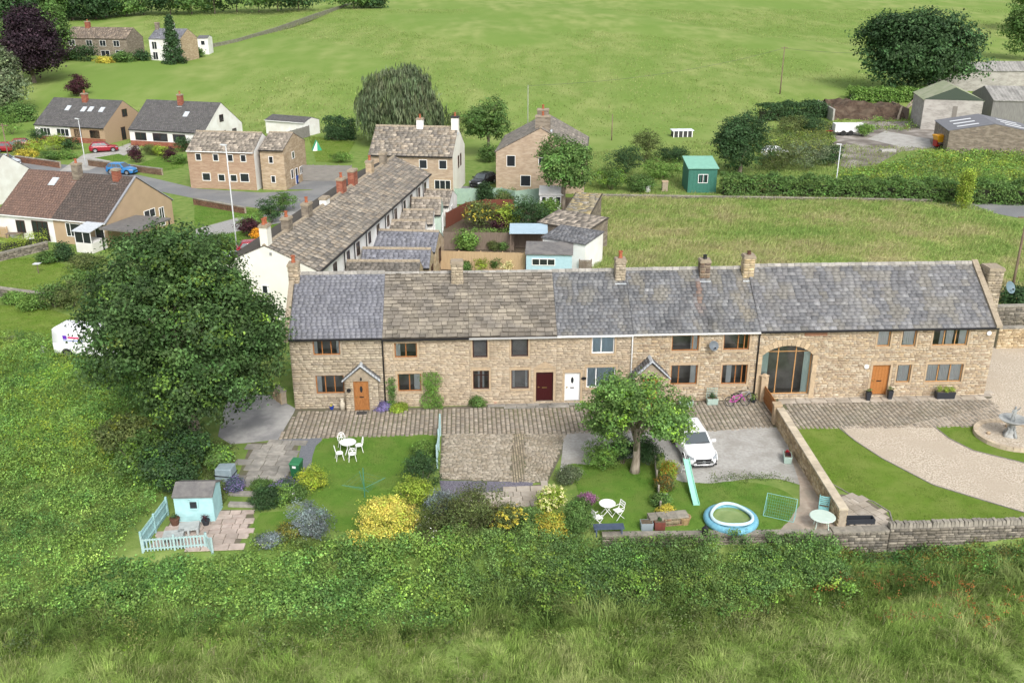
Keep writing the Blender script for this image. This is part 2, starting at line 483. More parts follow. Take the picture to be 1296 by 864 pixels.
SOIL = M('soil', (0.085, 0.065, 0.045), (0.14, 0.11, 0.075), sc=5, bump=.7, bsc=14)
JOINT = M('sett_joint', (0.115, 0.100, 0.078), (0.155, 0.138, 0.10), sc=5, c3=(0.115, 0.125, 0.06), sc3=.5)
ASPHALT = M('asphalt', (0.155, 0.16, 0.165), (0.20, 0.205, 0.21), sc=9, c3=(0.235, 0.235, 0.23), sc3=.28, bump=.25, bsc=60)
APRON = M('old_asphalt', (0.34, 0.335, 0.325), (0.42, 0.41, 0.395), sc=2.5, c3=(0.20, 0.20, 0.205), sc3=.55, bump=.3, bsc=40)
CONC = M('pale_concrete', (0.34, 0.33, 0.305), (0.43, 0.42, 0.395), sc=6, c3=(0.27, 0.255, 0.225), sc3=.9, bump=.5, bsc=30, detail=9, f3=.6)
GRAVEL = M('buff_gravel', (0.34, 0.285, 0.215), (0.58, 0.51, 0.415), sc=11, bump=1.0, bsc=13, detail=3, lo=.4, hi=.6, c3=(0.43, 0.365, 0.285), sc3=.45)
CHIPS = M('slate_chips', (0.10, 0.095, 0.12), (0.21, 0.20, 0.24), sc=14, bump=1.0, bsc=16, detail=3)
DIRT = M('farm_dirt', (0.16, 0.14, 0.12), (0.36, 0.33, 0.30), sc=.5, c3=(0.10, 0.085, 0.07), sc3=.2, bump=.6, bsc=5, detail=8)

xs = np.concatenate([np.arange(-2400, -300, 150), np.arange(-300, -70, 12), np.arange(-70, 70, 1.6), np.arange(70, 300, 12), np.arange(300, 2401, 150)])
def land(name, ys, mat):
    X, Y = np.meshgrid(xs, ys); Z = gz(X, Y)
    if ys[0] > 50:
        Z = Z + smooth(120, 170, Y) * (0.7 * np.sin(X * .031 + 1.2) * np.sin(Y * .027) + .35 * np.sin(X * .09 + Y * .06))
    elif ys[-1] < 0:
        Z = Z + smooth(-16.5, -18.5, Y) * (0.10 * np.sin(X * 1.1 + Y * .7) + .08 * np.sin(X * .45 - Y * 1.3))
    nx, ny = len(xs), len(ys)
    i = np.arange((ny - 1) * (nx - 1)); r = i // (nx - 1); c = i % (nx - 1); k = r * nx + c
    Q = np.stack([k, k + 1, k + nx + 1, k + nx], 1)
    o = link(name, np_mesh(name, np.stack([X, Y, Z], -1), quads=Q, mat=mat, smoothf=True), kind='structure')
    return o
land('foreground_field', np.concatenate([np.arange(-200, -60, 20), np.arange(-60, -28, 4), np.arange(-28, -13.1, .4), [-13.0]]), GR_ROUGH)
land('ground', np.concatenate([[-13.0], np.arange(-12, 90, 4), [90]]), GR_VERGE)
land('hill_field', np.concatenate([np.arange(90, 300, 3), np.arange(300, 700, 20), np.arange(700, 3001, 150)]), GR_FIELD)

# hay meadow behind the terrace and the fields beyond the gardens
MEADOW = pix([(742, 345), (748, 248), (1000, 249), (1150, 252), (1225, 258), (1296, 285), (1420, 310), (1420, 400), (1280, 400), (1270, 385)])
sheet('meadow', MEADOW, .010, GR_MEADOW)
sheet('paddock', pix([(395, 166), (440, 172), (560, 203), (640, 203), (780, 190), (870, 190), (960, 162), (1010, 161.5), (396, 161.5)]), .012, GR_FIELD)
# roads
sheet('road', pix([(-60, 203), (60, 207), (130, 212), (200, 227), (250, 239), (330, 244), (392, 241), (440, 232), (600, 236), (600, 243), (452, 244), (440, 262), (400, 274), (345, 266), (300, 260), (240, 250), (190, 240), (130, 231), (60, 224), (-60, 221)]), .012, ASPHALT)
sheet('lane', pix([(748, 246.5), (960, 248), (1100, 250.5), (1180, 255), (1240, 257), (1330, 259), (1450, 262), (1450, 280), (1290, 276), (1225, 264), (1150, 255), (960, 251.5), (748, 249.5)]), .014, ASPHALT)
sheet('footpath', pix([(248, 290), (300, 276), (370, 268), (400, 274), (370, 280), (320, 288), (262, 303), (243, 312)]), .020, M('path_grey', (.27, .265, .26), (.34, .335, .325), sc=5, bump=.2))
sheet('farmyard', pix([(1030, 192), (1060, 178), (1045, 160), (1120, 150), (1168, 150), (1240, 165), (1205, 186), (1180, 188), (1140, 192), (1110, 208), (1075, 214), (1050, 205)]), .012, DIRT)
sheet('concrete_yard', pix([(1098, 176), (1120, 166), (1176, 176), (1180, 188), (1140, 186)]), .018, CONC)
# gardens on the street side
LAWNS.append((pix([(256, 252), (290, 258), (310, 263), (340, 268), (300, 275), (262, 285), (246, 290), (246, 262)]), GR_LAWN)); sheet('lawn', LAWNS[-1][0], .018, GR_LAWN)
LAWNS.append((pix([(262, 300), (320, 288), (360, 282), (345, 300), (320, 318), (280, 330), (250, 330)]), GR_LAWN)); sheet('lawn', LAWNS[-1][0], .018, GR_LAWN)
LAWNS.append((pix([(390, 172), (450, 180), (440, 196), (432, 206), (400, 205)]), GR_LAWN2)); sheet('lawn', LAWNS[-1][0], .018, GR_LAWN2)
LAWNS.append((pix([(-40, 330), (40, 326), (100, 338), (122, 348), (95, 366), (60, 369), (-40, 362)]), GR_LAWN2)); sheet('lawn', LAWNS[-1][0], .018, GR_LAWN2)
LAWNS.append((pix([(-40, 384), (60, 390), (100, 404), (85, 428), (40, 434), (-40, 436)]), GR_LAWN2)); sheet('lawn', LAWNS[-1][0], .018, GR_LAWN2)
LAWNS.append((pix([(120, 200), (150, 195), (165, 200), (150, 206)]), GR_LAWN)); sheet('lawn', LAWNS[-1][0], .018, GR_LAWN)
LAWNS.append((pix([(172, 210), (205, 197), (236, 200), (232, 212), (200, 218)]), GR_LAWN)); sheet('lawn', LAWNS[-1][0], .018, GR_LAWN)
sheet('driveway', pix([(75, 217), (105, 196), (140, 190), (168, 180), (178, 188), (150, 200), (112, 216)]), .016, CONC)
sheet('parking_bay', pix([(362, 240), (378, 229), (425, 229), (432, 240)]), .018, ASPHALT)
sheet('yard', pix([(545, 345), (560, 280), (600, 250), (745, 250), (750, 345)]), .016, SOIL)

# ------------------------------------------------------------------ the garden side: ground covers
sheet('old_road_apron', pix([(281, 527), (287, 508), (300, 498), (345, 500), (374, 517), (372, 522), (352, 556), (318, 560), (292, 562), (276, 552)]), .014, APRON)
sheet('lane_bed', pix([(374, 517), (520, 516), (705, 510), (990, 501), (1260, 496), (1276, 512), (1272, 541), (1005, 544), (980, 540), (900, 546), (720, 549), (718, 560), (693, 611), (556, 607), (559, 549), (480, 552), (350, 557)]), .010, JOINT)
sheet('slate_path', pix([(344, 556.5), (408, 554), (399, 585), (386, 598), (374, 596), (382, 560)]), .018, M('blue_tarmac', (.13, .14, .16), (.18, .19, .21), sc=12, bump=.4))
LAWNS.append((curve_pts(pix([(410, 555), (480, 552), (546, 550.5), (553, 570), (546, 590), (520, 620), (500, 645), (470, 664), (440, 672), (420, 670), (404, 655), (385, 640), (398, 620), (402, 600), (394, 588)]), 3), GR_LAWN)); sheet('lawn', LAWNS[-1][0], .022, GR_LAWN)
LAWNS.append((pix([(318, 668), (330, 649), (378, 645), (372, 666), (345, 674), (313, 674)]), GR_LAWN)); sheet('lawn', LAWNS[-1][0], .022, GR_LAWN)
sheet('slate_bed', pix([(556, 608), (675, 610), (671, 629), (560, 629)]), .016, CHIPS)
sheet('concrete_pad', curve_pts(pix([(718, 549), (760, 546), (820, 544), (852, 544), (850, 570), (758, 585), (738, 590), (722, 590), (710, 598), (712, 570)]), 3), .016, CONC)
sheet('parking_ground', curve_pts(pix([(850, 545), (905, 545), (985, 541), (1000, 575), (1018, 612), (985, 606), (945, 606), (900, 612), (850, 604), (840, 560)]), 3), .018, CONC)
LAWNS.append((curve_pts(pix([(718, 588), (760, 589), (829, 590), (835, 640), (838, 668), (800, 672), (770, 668), (740, 640), (728, 610)]), 3), GR_LAWN)); sheet('lawn', LAWNS[-1][0], .022, GR_LAWN)
LAWNS.append((curve_pts(pix([(846, 614), (897, 612), (931, 609), (975, 615), (1003, 628), (1006, 645), (988, 668), (940, 674), (880, 674), (842, 672)]), 3), GR_LAWN)); sheet('lawn', LAWNS[-1][0], .024, GR_LAWN)
sheet('side_paving', pix([(1000, 575), (1008, 574), (1062, 667), (1058, 672), (985, 674), (1012, 640), (1012, 612)]), .020, M('pink_flags', (.34, .27, .21), (.44, .37, .30), sc=3, c3=(.27, .24, .19), sc3=.7, bump=.3))
def z8(l): return [(960 + a / 3.857, 500 + b / 3.857) for a, b in l]
sheet('gravel_drive', pix(z8([(395, 150), (700, 149), (1206, 40), (1296, 0), (1900, -60), (1900, 760), (1296, 575), (850, 440), (600, 310), (470, 225)])), .014, GRAVEL)
sheet('gravel_forecourt', pix([(1238, 503), (1250, 440), (1300, 436), (1500, 440), (1500, 520), (1270, 515)]), .012, GRAVEL)
LAWNS.append((pix(z8([(120, 152), (385, 157), (470, 225), (600, 310), (850, 440), (1100, 517), (1296, 575), (1500, 625), (1500, 640), (655, 628), (640, 570), (560, 520), (440, 480), (350, 440), (240, 300)])), GR_LAWN2)); sheet('lawn', LAWNS[-1][0], .022, GR_LAWN2)
LAWNS.append((pix(z8([(855, 152), (1296, 148), (1800, 140), (1800, 420), (1296, 330), (1050, 272), (930, 212)])), GR_LAWN2)); sheet('lawn', LAWNS[-1][0], .022, GR_LAWN2)
EDGE = M('edging', (.17, .16, .14), (.25, .23, .2), sc=8)
def edging(name, pts, z=.0, h=.05, w=.06, mat=EDGE):
    mb = MB(); P = pix(pts)
    for a, b in zip(P[:-1], P[1:]):
        a, b = Vector(a), Vector(b); d = (b - a).normalized(); n = Vector((-d.y, d.x, 0)) * w / 2
        mb.hexa([a - n, b - n, b + n, a + n] + [q + Vector((0, 0, h)) for q in (a - n, b - n, b + n, a + n)])
    o = mb.build(name, mat); o['kind'] = 'structure'; return o
edging('lawn_edging', z8([(385, 155), (470, 223), (600, 308), (850, 438), (1100, 515), (1296, 573), (1500, 623)]))
edging('lawn_edging', z8([(855, 152), (930, 212), (1050, 272), (1296, 332), (1800, 424)]))
edging('lawn_edging', z8([(350, 430), (440, 480), (560, 520), (640, 570), (655, 625)]))

# granite setts, course by course
STONE = M('stone', (1.0, .985, .95), (0.82, 0.80, 0.77), sc=9, c3=(.78, .74, .67), sc3=.55, f3=.6, attr=True, rough=.9, bump=.35, bsc=25)
def setts(name, poly, ang, rw, ln, gap, zb=.012, h=.035, pal=((.33, .295, .25), (.27, .245, .21), (.38, .34, .29), (.30, .26, .21))):
    P = np.array([p[:2] for p in poly]); c, s = math.cos(ang), math.sin(ang)
    Rm = np.array([[c, s], [-s, c]]); Q = P @ Rm.T
    lo, hi = Q.min(0), Q.max(0)
    cs = []; x = lo[0]
    while x < hi[0]:
        y = lo[1] - random.random() * ln; 
        while y < hi[1]:
            l = ln * random.uniform(.75, 1.3); cs.append((x, y, rw * random.uniform(.93, 1.0), l)); y += l
        x += rw
    A = np.array(cs); ctr = A[:, :2] + A[:, 2:] / 2
    w = ctr @ Rm
    A = A[inpoly(w[:, 0], w[:, 1], P)]; n = len(A)
    x0, y0 = A[:, 0] + gap, A[:, 1] + gap * .35; x1, y1 = A[:, 0] + A[:, 2] - gap, A[:, 1] + A[:, 3] - gap * .35
    z = zb + h * rng.uniform(.7, 1.25, n); b = .02 + 0 * x0
    j = lambda: rng.normal(size=n) * .006
    ring = lambda e, zz: [np.stack([x0 + e + j(), y0 + e * .5 + j(), zz + 0 * x0], 1), np.stack([x1 - e + j(), y0 + e * .5 + j(), zz + 0 * x0], 1), np.stack([x1 - e + j(), y1 - e * .5 + j(), zz + 0 * x0], 1), np.stack([x0 + e + j(), y1 - e * .5 + j(), zz + 0 * x0], 1)]
    C = np.stack(ring(0, zb - .01) + ring(.022, z), 1)
    C[:, :, :2] = C[:, :, :2] @ Rm
    col = np.array(pal)[rng.integers(0, len(pal), n)] * rng.uniform(.8, 1.2, (n, 1))
    return hexa(name, C, col, STONE, kind='stuff')
TY = R(2.75)
tag(setts('setts', pix([(376, 521), (520, 519), (618, 516), (640, 518), (740, 514), (970, 505), (979, 533), (978, 541), (905, 546), (720, 549), (559, 550), (480, 553), (352, 556)]), TY, .275, .135, .026), 'grey stone setts of the lane laid in long courses past the cottages', 'setts')
tag(setts('setts', pix([(992, 511), (1250, 505), (1262, 512), (1270, 540), (1004, 543)]), TY, .275, .135, .028), 'brown grey stone setts paving the strip before the barn conversion', 'setts')
tag(setts('setts', pix([(561, 549), (648, 549), (647, 609), (557, 606)]), TY + R(90), .16, .24, .014, pal=((.35, .315, .26), (.30, .27, .22), (.40, .36, .30), (.32, .28, .22))), 'small tan setts of the parking square beside the turquoise fence', 'setts')
tag(setts('setts', pix([(664, 549), (717, 549), (692, 610), (664, 610)]), TY + R(78), .15, .2, .016, pal=((.35, .315, .26), (.30, .27, .22), (.39, .35, .29), (.31, .27, .21))), 'irregular tan setts in the parking square beside the pale concrete', 'setts')
tag(setts('setts', pix([(648, 549), (664, 549), (664, 610), (647, 610)]), TY, .14, .26, .014, pal=((.36, .31, .23), (.30, .26, .2))), 'strip of long setts dividing the tan parking square', 'setts')

# paving flags, each its own stone
def flag_mesh(k):
    mb = MB(); e = .03
    j = [random.uniform(-.015, .015) for _ in range(8)]
    mb.hexa([(-.5, -.5, -.5), (.5, -.5, -.5), (.5, .5, -.5), (-.5, .5, -.5), (-.5 + j[0] + .01, -.5 + j[1] + .01, .5), (.5 + j[2] - .01, -.5 + j[3] + .01, .5), (.5 + j[4] - .01, .5 + j[5] - .01, .5), (-.5 + j[6] + .01, .5 + j[7] - .01, .5)])
    return mb.v, mb.f
def flag_meshes(name, mat):
    out = []
    for k in range(4):
        v, f = flag_mesh(k); me = bpy.data.meshes.new(name); me.from_pydata(v, [], f); me.materials.append(mat); out.append(me)
    return out
def flags(name, piece, poly, ang, sx, sy, z, th, mat, base_mat, gap=.015, vary=.4, label=None, cat=None):
    """a paved patch: bed (the parent) and its flagstones"""
    P = [Vector(p) for p in poly]
    bed = sheet(name, poly, z, base_mat)
    ms = flag_meshes(piece, mat)
    A = np.array([p[:2] for p in poly]); c, s = math.cos(ang), math.sin(ang); Rm = np.array([[c, s], [-s, c]]); Q = A @ Rm.T
    lo, hi = Q.min(0), Q.max(0); y = lo[1]
    while y < hi[1]:
        h = sy * random.uniform(1 - vary * .4, 1 + vary * .4); x = lo[0] - random.random() * sx * .5
        while x < hi[0]:
            w = sx * random.uniform(1 - vary, 1 + vary)
            ctr = np.array([x + w / 2, y + h / 2]) @ Rm
            if inpoly(np.array([ctr[0]]), np.array([ctr[1]]), A)[0]:
                o = link(piece, random.choice(ms), bed)
                o.location = (ctr[0], ctr[1], z + th / 2 - .01 + random.uniform(-.004, .004)); o.rotation_euler = (random.uniform(-.006, .006), random.uniform(-.006, .006), ang)
                o.scale = (w - gap * 2, h - gap * 2, th)
            x += w
        y += h
    return bed
FLAG = M('grey_flags', (.25, .235, .21), (.34, .32, .285), sc=4, c3=(.17, .165, .15), sc3=.7, bump=.3, bsc=20, orand=.22)
FLAGP = M('pink_sandstone_flags', (.40, .32, .28), (.50, .42, .37), sc=4, c3=(.32, .27, .23), sc3=.7, bump=.25, bsc=20, orand=.15)
FLAGB = M('buff_flags', (.36, .315, .26), (.44, .395, .335), sc=4, c3=(.29, .25, .195), sc3=.7, bump=.25, bsc=20, orand=.16)
flags('flagstone_terrace', 'flagstone', pix([(318, 560), (379, 560), (364, 611), (296, 616)]), R(-3), .75, .62, .02, .05, FLAG, JOINT)
flags('patio', 'flagstone', pix([(284, 645), (319, 646), (322, 656), (298, 696), (192, 693), (222, 652)]), R(4), .62, .45, .02, .05, FLAGP, JOINT)
flags('flagged_strip', 'flagstone', pix([(574, 631), (689, 612), (694, 636), (640, 642), (580, 640)]), TY, .6, .5, .026, .05, FLAGB, JOINT)
flags('circle_patio', 'flagstone', curve_pts(pix([(1058, 628), (1085, 629), (1110, 640), (1126, 655), (1122, 666), (1066, 664)]), 3), R(30), .55, .45, .02, .05, FLAGB, JOINT)
flags('barn_apron', 'flagstone', pix([(990, 501.5), (1246, 497), (1256, 503), (1250, 506), (1100, 508.5), (992, 511)]), TY, .9, .42, .02, .05, FLAGB, JOINT)
flags('doorstep_paving', 'flagstone', pix([(620, 511), (705, 508.5), (745, 507), (745, 513.5), (640, 517.5), (621, 515)]), TY, 1.1, .3, .02, .07, FLAG, JOINT)
# ------------------------------------------------------------------ buildings
SLATE = M('slate', (1, 1, 1), (.78, .78, .80), sc=7, attr=True, rough=.62, spec=.4, bump=.25, bsc=30)
SLAB = M('stone_slab', (.215, .188, .152), (.145, .132, .115), sc=1.1, c3=(.275, .243, .192), sc3=.9, rough=.9, bump=.6, bsc=12, orand=.30, lo=.3, hi=.7, detail=8)
DECK = M('roof_deck', (.10, .10, .11), (.15, .15, .155), sc=3)
DECKB = M('roof_deck_brown', (.05, .042, .035), (.08, .068, .055), sc=3)
MORTAR = M('mortar', (.36, .305, .235), (.28, .235, .18), sc=6)
ROOM = M('room_interior', (.16, .155, .145), (.26, .25, .24), sc=1.5)
WOOD = M('oak_brown_frame', (.26, .105, .035), (.34, .15, .05), sc=14, rough=.45, stretch=(1, 1, .3))
OAK = M('light_oak', (.40, .215, .085), (.47, .265, .11), sc=14, rough=.5, stretch=(1, 1, .3))
DARKWOOD = M('dark_brown_frame', (.045, .018, .014), (.06, .025, .018), sc=8, rough=.4)
WHITE = M('white_upvc', (.78, .78, .77), rough=.35)
BLACK = M('black_metal', (.015, .015, .017), rough=.45)
LEAD = M('lead', (.42, .45, .48), (.52, .55, .58), sc=5, rough=.55)
TERRA = M('terracotta', (.38, .12, .06), (.28, .09, .045), sc=6)
CURT = M('curtain', (.84, .86, .88), rough=.9, trans=.3)
CURTB = M('curtain_teal', (.74, .88, .86), rough=.9, trans=.3)
BLIND = M('blind_blue', (.60, .72, .82), rough=.9, trans=.2)
SURR = M('dressed_sandstone', (.44, .335, .22), (.36, .275, .185), sc=5, rough=.9, bump=.2, bsc=20)
SURRG = M('weathered_sandstone', (.34, .285, .21), (.26, .215, .16), sc=5, rough=.9, bump=.3, bsc=20)
BRASS = M('brass', (.6, .45, .2), rough=.3, metal=1.0)
GALV = M('galvanised', (.55, .57, .58), rough=.5, metal=.6)
RENDER = M('white_render', (.76, .76, .74), (.70, .69, .66), sc=1.0, c3=(.64, .62, .58), sc3=.5, bump=.1, bsc=40)
CREAM = M('cream_render', (.78, .765, .69), (.74, .72, .645), sc=.8, c3=(.68, .66, .58), sc3=.4, bump=.1, bsc=40)
PAL_A = [(.42, .365, .285), (.39, .335, .262), (.455, .40, .315), (.355, .31, .25), (.435, .37, .28)]
PAL_B = [(.475, .395, .30), (.445, .37, .28), (.505, .43, .335), (.41, .34, .26), (.49, .40, .295)]
PAL_F = [(.475, .385, .275), (.425, .335, .235), (.53, .445, .335), (.375, .295, .215), (.49, .385, .26), (.45, .375, .285), (.54, .47, .37)]

def wallT(side, W, D):
    if side == 'front': return Matrix.Translation((0, 0, 0))
    if side == 'right': return Matrix.Translation((W, 0, 0)) @ Matrix.Rotation(R(90), 4, 'Z')
    if side == 'back': return Matrix.Translation((W, D, 0)) @ Matrix.Rotation(R(180), 4, 'Z')
    return Matrix.Translation((0, D, 0)) @ Matrix.Rotation(R(-90), 4, 'Z')

def window(parent, T, u0, u1, z0, z1, frame, lights=2, inset=.10, glass=None, border=.065, sill=None, curtain=None, hbar=None, lead=False, surround=None, proud=True):
    w, h = u1 - u0, z1 - z0
    mb = MB(); d = .06
    mb.box(0, w, 0, d, 0, border); mb.box(0, w, 0, d, h - border, h)
    mb.box(0, border, 0, d, border, h - border); mb.box(w - border, w, 0, d, border, h - border)
    ed = [border]
    fr = [i / lights for i in range(1, lights)] if isinstance(lights, int) else lights
    for f in fr:
        mb.box(w * f - .03, w * f + .03, .002, d, border, h - border); ed += [w * f - .03, w * f + .03]
    ed.append(w - border)
    if hbar: mb.box(border, w - border, .004, d - .004, h * hbar - .022, h * hbar + .022)
    if lead:
        n = 5
        for k in range(-n, n * 2):
            pass
    o = mb.build('window', frame, parent)
    o.matrix_local = T @ Matrix.Translation((u0, inset, z0))
    for i in range(0, len(ed), 2):
        p = MB(); p.quad((ed[i], .03, border), (ed[i + 1], .03, border), (ed[i + 1], .03, h - border), (ed[i], .03, h - border))
        p.build('pane', glass or GLASS, o)
    if lead:
        l = MB(); st = .17
        def bar(a, b):
            a, b = Vector(a), Vector(b); dd = (b - a).normalized(); nn = Vector((-dd.z, 0, dd.x)) * .006
            l.quad(a - nn, b - nn, b + nn, a + nn)
        k = -h
        while k < w:
            for sgn in (1, -1):
                x0, x1 = max(border, k), min(w - border, k + h)
                if x1 > x0:
                    za, zb = (x0 - k, x1 - k) if sgn > 0 else (h - (x0 - k), h - (x1 - k))
                    cl = lambda z: min(max(z, border), h - border)
                    bar((x0, .024, cl(za)), (x1, .024, cl(zb)))
            k += st
        l.build('leading', M('lead_strip', (.22, .23, .24), rough=.5), o)
    if curtain:
        cm, spec = curtain
        for a, b in spec:
            c = MB(); n = 10
            for i in range(n):
                x0, x1 = w * (a + (b - a) * i / n), w * (a + (b - a) * (i + 1) / n)
                y0, y1 = .065 + .03 * (i % 2), .065 + .03 * ((i + 1) % 2)
                c.quad((x0, y0, .03), (x1, y1, .03), (x1, y1, h - .03), (x0, y0, h - .03))
            c.build('curtain', cm, o)
    if sill:
        s = MB(); s.box(-.1, w + .1, -inset - .045, .02, -.13, -.003); s.build('sill', sill, o)
    if surround:
        s = MB(); s.box(-.13, w + .13, -inset - .028, -inset + .06, h + .003, h + (.20 if z1 < 3.9 else .07)); s.build('lintel', surround, o)
        for x0, x1 in ((-.12, -.003), (w + .003, w + .12)): s = MB(); s.box(x0, x1, -inset - .024, -inset + .06, 0, h); s.build('jamb', surround, o)
    return o

def door(parent, T, u0, u1, z0, z1, mat, inset=.12, frame=None, glass=None, panel=True, letter=BLACK, planks=False, surround=None):
    w, h = u1 - u0, z1 - z0
    mb = MB(); mb.box(.06, w - .06, .02, .07, .03, h - .06)
    if panel:
        for a, b in ((.10, .42), (.50, .92)):
            for c, d in ((.16, .46), (.54, .84)):
                mb.box(w * c, w * d, .006, .02, h * a, h * b)
    if planks:
        for i in range(5): mb.box(.07 + (w - .14) * i / 5 + .006, .07 + (w - .14) * (i + 1) / 5 - .006, .005, .02, .04, h - .07)
    o = mb.build('door', mat, parent, bevel=.006)
    o.matrix_local = T @ Matrix.Translation((u0, inset, z0))
    f = MB(); f.box(0, .055, 0, .09, 0, h); f.box(w - .055, w, 0, .09, 0, h); f.box(.055, w - .055, 0, .09, h - .055, h); f.build('frame', frame or mat, o)
    k = MB(); k.box(w * .12, w * .16, -.04, .02, h * .46, h * .50); k.box(w * .12, w * .24, -.05, -.035, h * .475, h * .488); k.build('handle', BRASS, o)
    if letter: k = MB(); k.box(w * .36, w * .64, -.004, .004, h * .44, h * .475); k.build('letter_slot', letter, o)
    if glass: k = MB(); k.lathe([(.02, -.012), (.10, -.012), (.10, .004), (.02, .004)], 12); q = k.build('pane', glass, o); q.matrix_local = Matrix.Translation((w * .5, .0, h * .72)) @ Matrix.Rotation(R(90), 4, 'X') @ Matrix.Diagonal((.9, 2.2, 1, 1))
    if surround:
        s = MB(); s.box(-.15, w + .15, -inset - .028, -inset + .06, h + .003, h + .24); s.build('lintel', surround, o)
        for x0, x1 in ((-.15, -.003), (w + .003, w + .15)): s = MB(); s.box(x0, x1, -inset - .026, -inset + .06, 0, h); s.build('jamb', surround, o)
    return o

def stones(parent, T, u0, u1, z0, z1, holes, pal, ch=.16, ln=(.22, .62), proud=.022, name='stone_courses', gap=.008, shape=None):
    br = sorted(set([z0, z1] + [min(max(z, z0), z1) for h in holes for z in h[2:4]]))
    zz = [br[0]]
    for b in br[1:]:
        if b - zz[-1] > .07: zz.append(b)
    zz[-1] = z1
    rows = []
    for a, b in zip(zz[:-1], zz[1:]):
        n = max(1, round((b - a) / ch)); cuts = [0] + sorted((i + random.uniform(-.22, .22)) / n for i in range(1, n)) + [1]
        rows += [(a + (b - a) * p, a + (b - a) * q) for p, q in zip(cuts[:-1], cuts[1:])]
    A = []
    for za, zb in rows:
        zm = (za + zb) / 2; segs = [(u0, u1)]
        for h in holes:
            if h[2] - .01 < zm < h[3] + .01:
                ns = []
                for s in segs:
                    if h[1] <= s[0] or h[0] >= s[1]: ns.append(s); continue
                    if h[0] - s[0] > .03: ns.append((s[0], h[0]))
                    if s[1] - h[1] > .03: ns.append((h[1], s[1]))
                segs = ns
        for a, b in segs:
            x = a
            while x < b - .02:
                l = random.uniform(*ln)
                if b - x - l < ln[0] * .6: l = b - x
                l = min(l, b - x); A.append((x, x + l, za, zb)); x += l
    A = np.array(A)
    if shape is not None: A = A[shape((A[:, 0] + A[:, 1]) / 2, A[:, 3])]
    n = len(A); p = -proud * rng.uniform(.3, 1.3, n); gx = gap
    u, v, a, b = A[:, 0] + gx, A[:, 1] - gx, A[:, 2] + gx * .8, A[:, 3] - gx * .8
    S = lambda x, y, z: np.stack([x + 0 * u, y + 0 * u, z + 0 * u], 1)
    i = .008
    C = np.stack([S(u, .02, a), S(v, .02, a), S(v, .02, b), S(u, .02, b), S(u + i, p, a + i), S(v - i, p + rng.normal(size=n) * .004, a + i), S(v - i, p, b - i), S(u + i, p, b - i)], 1)
    pal = np.array(pal); col = pal[rng.integers(0, len(pal), n)] * rng.uniform(.82, 1.15, (n, 1))
    o = hexa(name, C, col, STONE, parent, 'stuff')
    o.matrix_local = T
    return o

def slates(parent, W, L, T, course, wd, th, pal, name='slates', objs=False, mats=None, x0=0.0, piece='stone_slab', cvar=.16, stain=None, graduated=0.0, lichen=0.0, streaks=()):
    """T maps (u along eave, s up the slope, n outwards)"""
    A = []; s = 0.0; i = 0
    while s < L - .02:
        c = course * (1 - graduated * s / L) * random.uniform(.94, 1.06); c = min(c, L - s); x = -random.random() * wd[0]
        while x < W:
            w = random.uniform(*wd); a, b = max(x, 0), min(x + w, W)
            if W - b < wd[0] * .35: b = W
            if b - a > .06: A.append((a, b, s, min(s + c * 1.22, L)))
            x = x + w if b < W else W + 1
        s += c
    if objs:
        ms = mats
        for a, b, s0, s1 in A:
            o = link(piece, random.choice(ms), parent)
            q = random.uniform(-.012, .012); t = th * random.uniform(.8, 1.4)
            o.matrix_local = T @ Matrix.Translation((a + x0 + .006, s0 + q, .05 * float(vnoise(a + 7, s0, 1.4, 77)))) @ Matrix.Rotation(random.uniform(-.012, .012), 4, 'Z') @ Matrix.Diagonal((b - a - .012, s1 - s0, t, 1))
        return None
    A = np.array(A); n = len(A); gx = .0025 if course < .3 else .006
    u, v, a, b = A[:, 0] + gx + x0, A[:, 1] - gx + x0, A[:, 2] + rng.normal(size=n) * (.002 if course < .3 else .008), A[:, 3]
    t = th * rng.uniform(*((.95, 1.05) if course < .3 else (.8, 1.3)), n); S = lambda x, y, z: np.stack([x + 0 * u, y + 0 * u, z + 0 * u], 1)
    C = np.stack([S(u, a, -.01), S(v, a, -.01), S(v, b, -.01), S(u, b, -.01), S(u, a, t + .012), S(v, a, t + .012 + rng.normal(size=n) * .002), S(v, b, .012), S(u, b, .012)], 1)
    pal = np.array(pal); col = pal[rng.integers(0, len(pal), n)] * np.exp(rng.normal(size=(n, 1)) * cvar)
    if stain is not None: col = col * stain((u + v) / 2, (a + b) / 2)[:, None]
    if course < .3: col = col * (1 + .22 * (vnoise((u + v) / 2 + 3 * W, (a + b), 1.1, 21) - .5) + .18 * (vnoise((u + v) * 2, (a + b) * .5, 1.0, 22) - .5))[:, None]
    if lichen:
        uu, ss = (u + v) / 2, (a + b) / 2
        k = smooth(.5, .75, .6 * vnoise(uu * 2.2 + 11, ss * .7, 1.0, 23) + .4 * vnoise(uu, ss, .7, 24)) * lichen
        col = col * (1 - k[:, None]) + np.array([.225, .205, .16]) * k[:, None]
        for su, sw, s0, s1, sc_, sk in streaks:
            k = (np.exp(-((uu - su - .12 * np.sin(ss * 2)) / sw) ** 2) * smooth(s0 - .4, s0 + .2, ss) * smooth(s1 + .2, s1 - .4, ss) * sk * (.5 + vnoise(uu * 3, ss * 2, .5, 25)))[:, None].clip(0, 1)
            col = col * (1 - k) + np.array(sc_) * k
    o = hexa(name, C, col, SLATE, parent, 'stuff', edge=([0, 1], .22)); o.matrix_local = T  # lower edge colours darkened: a painted shadow line under every course
    return o

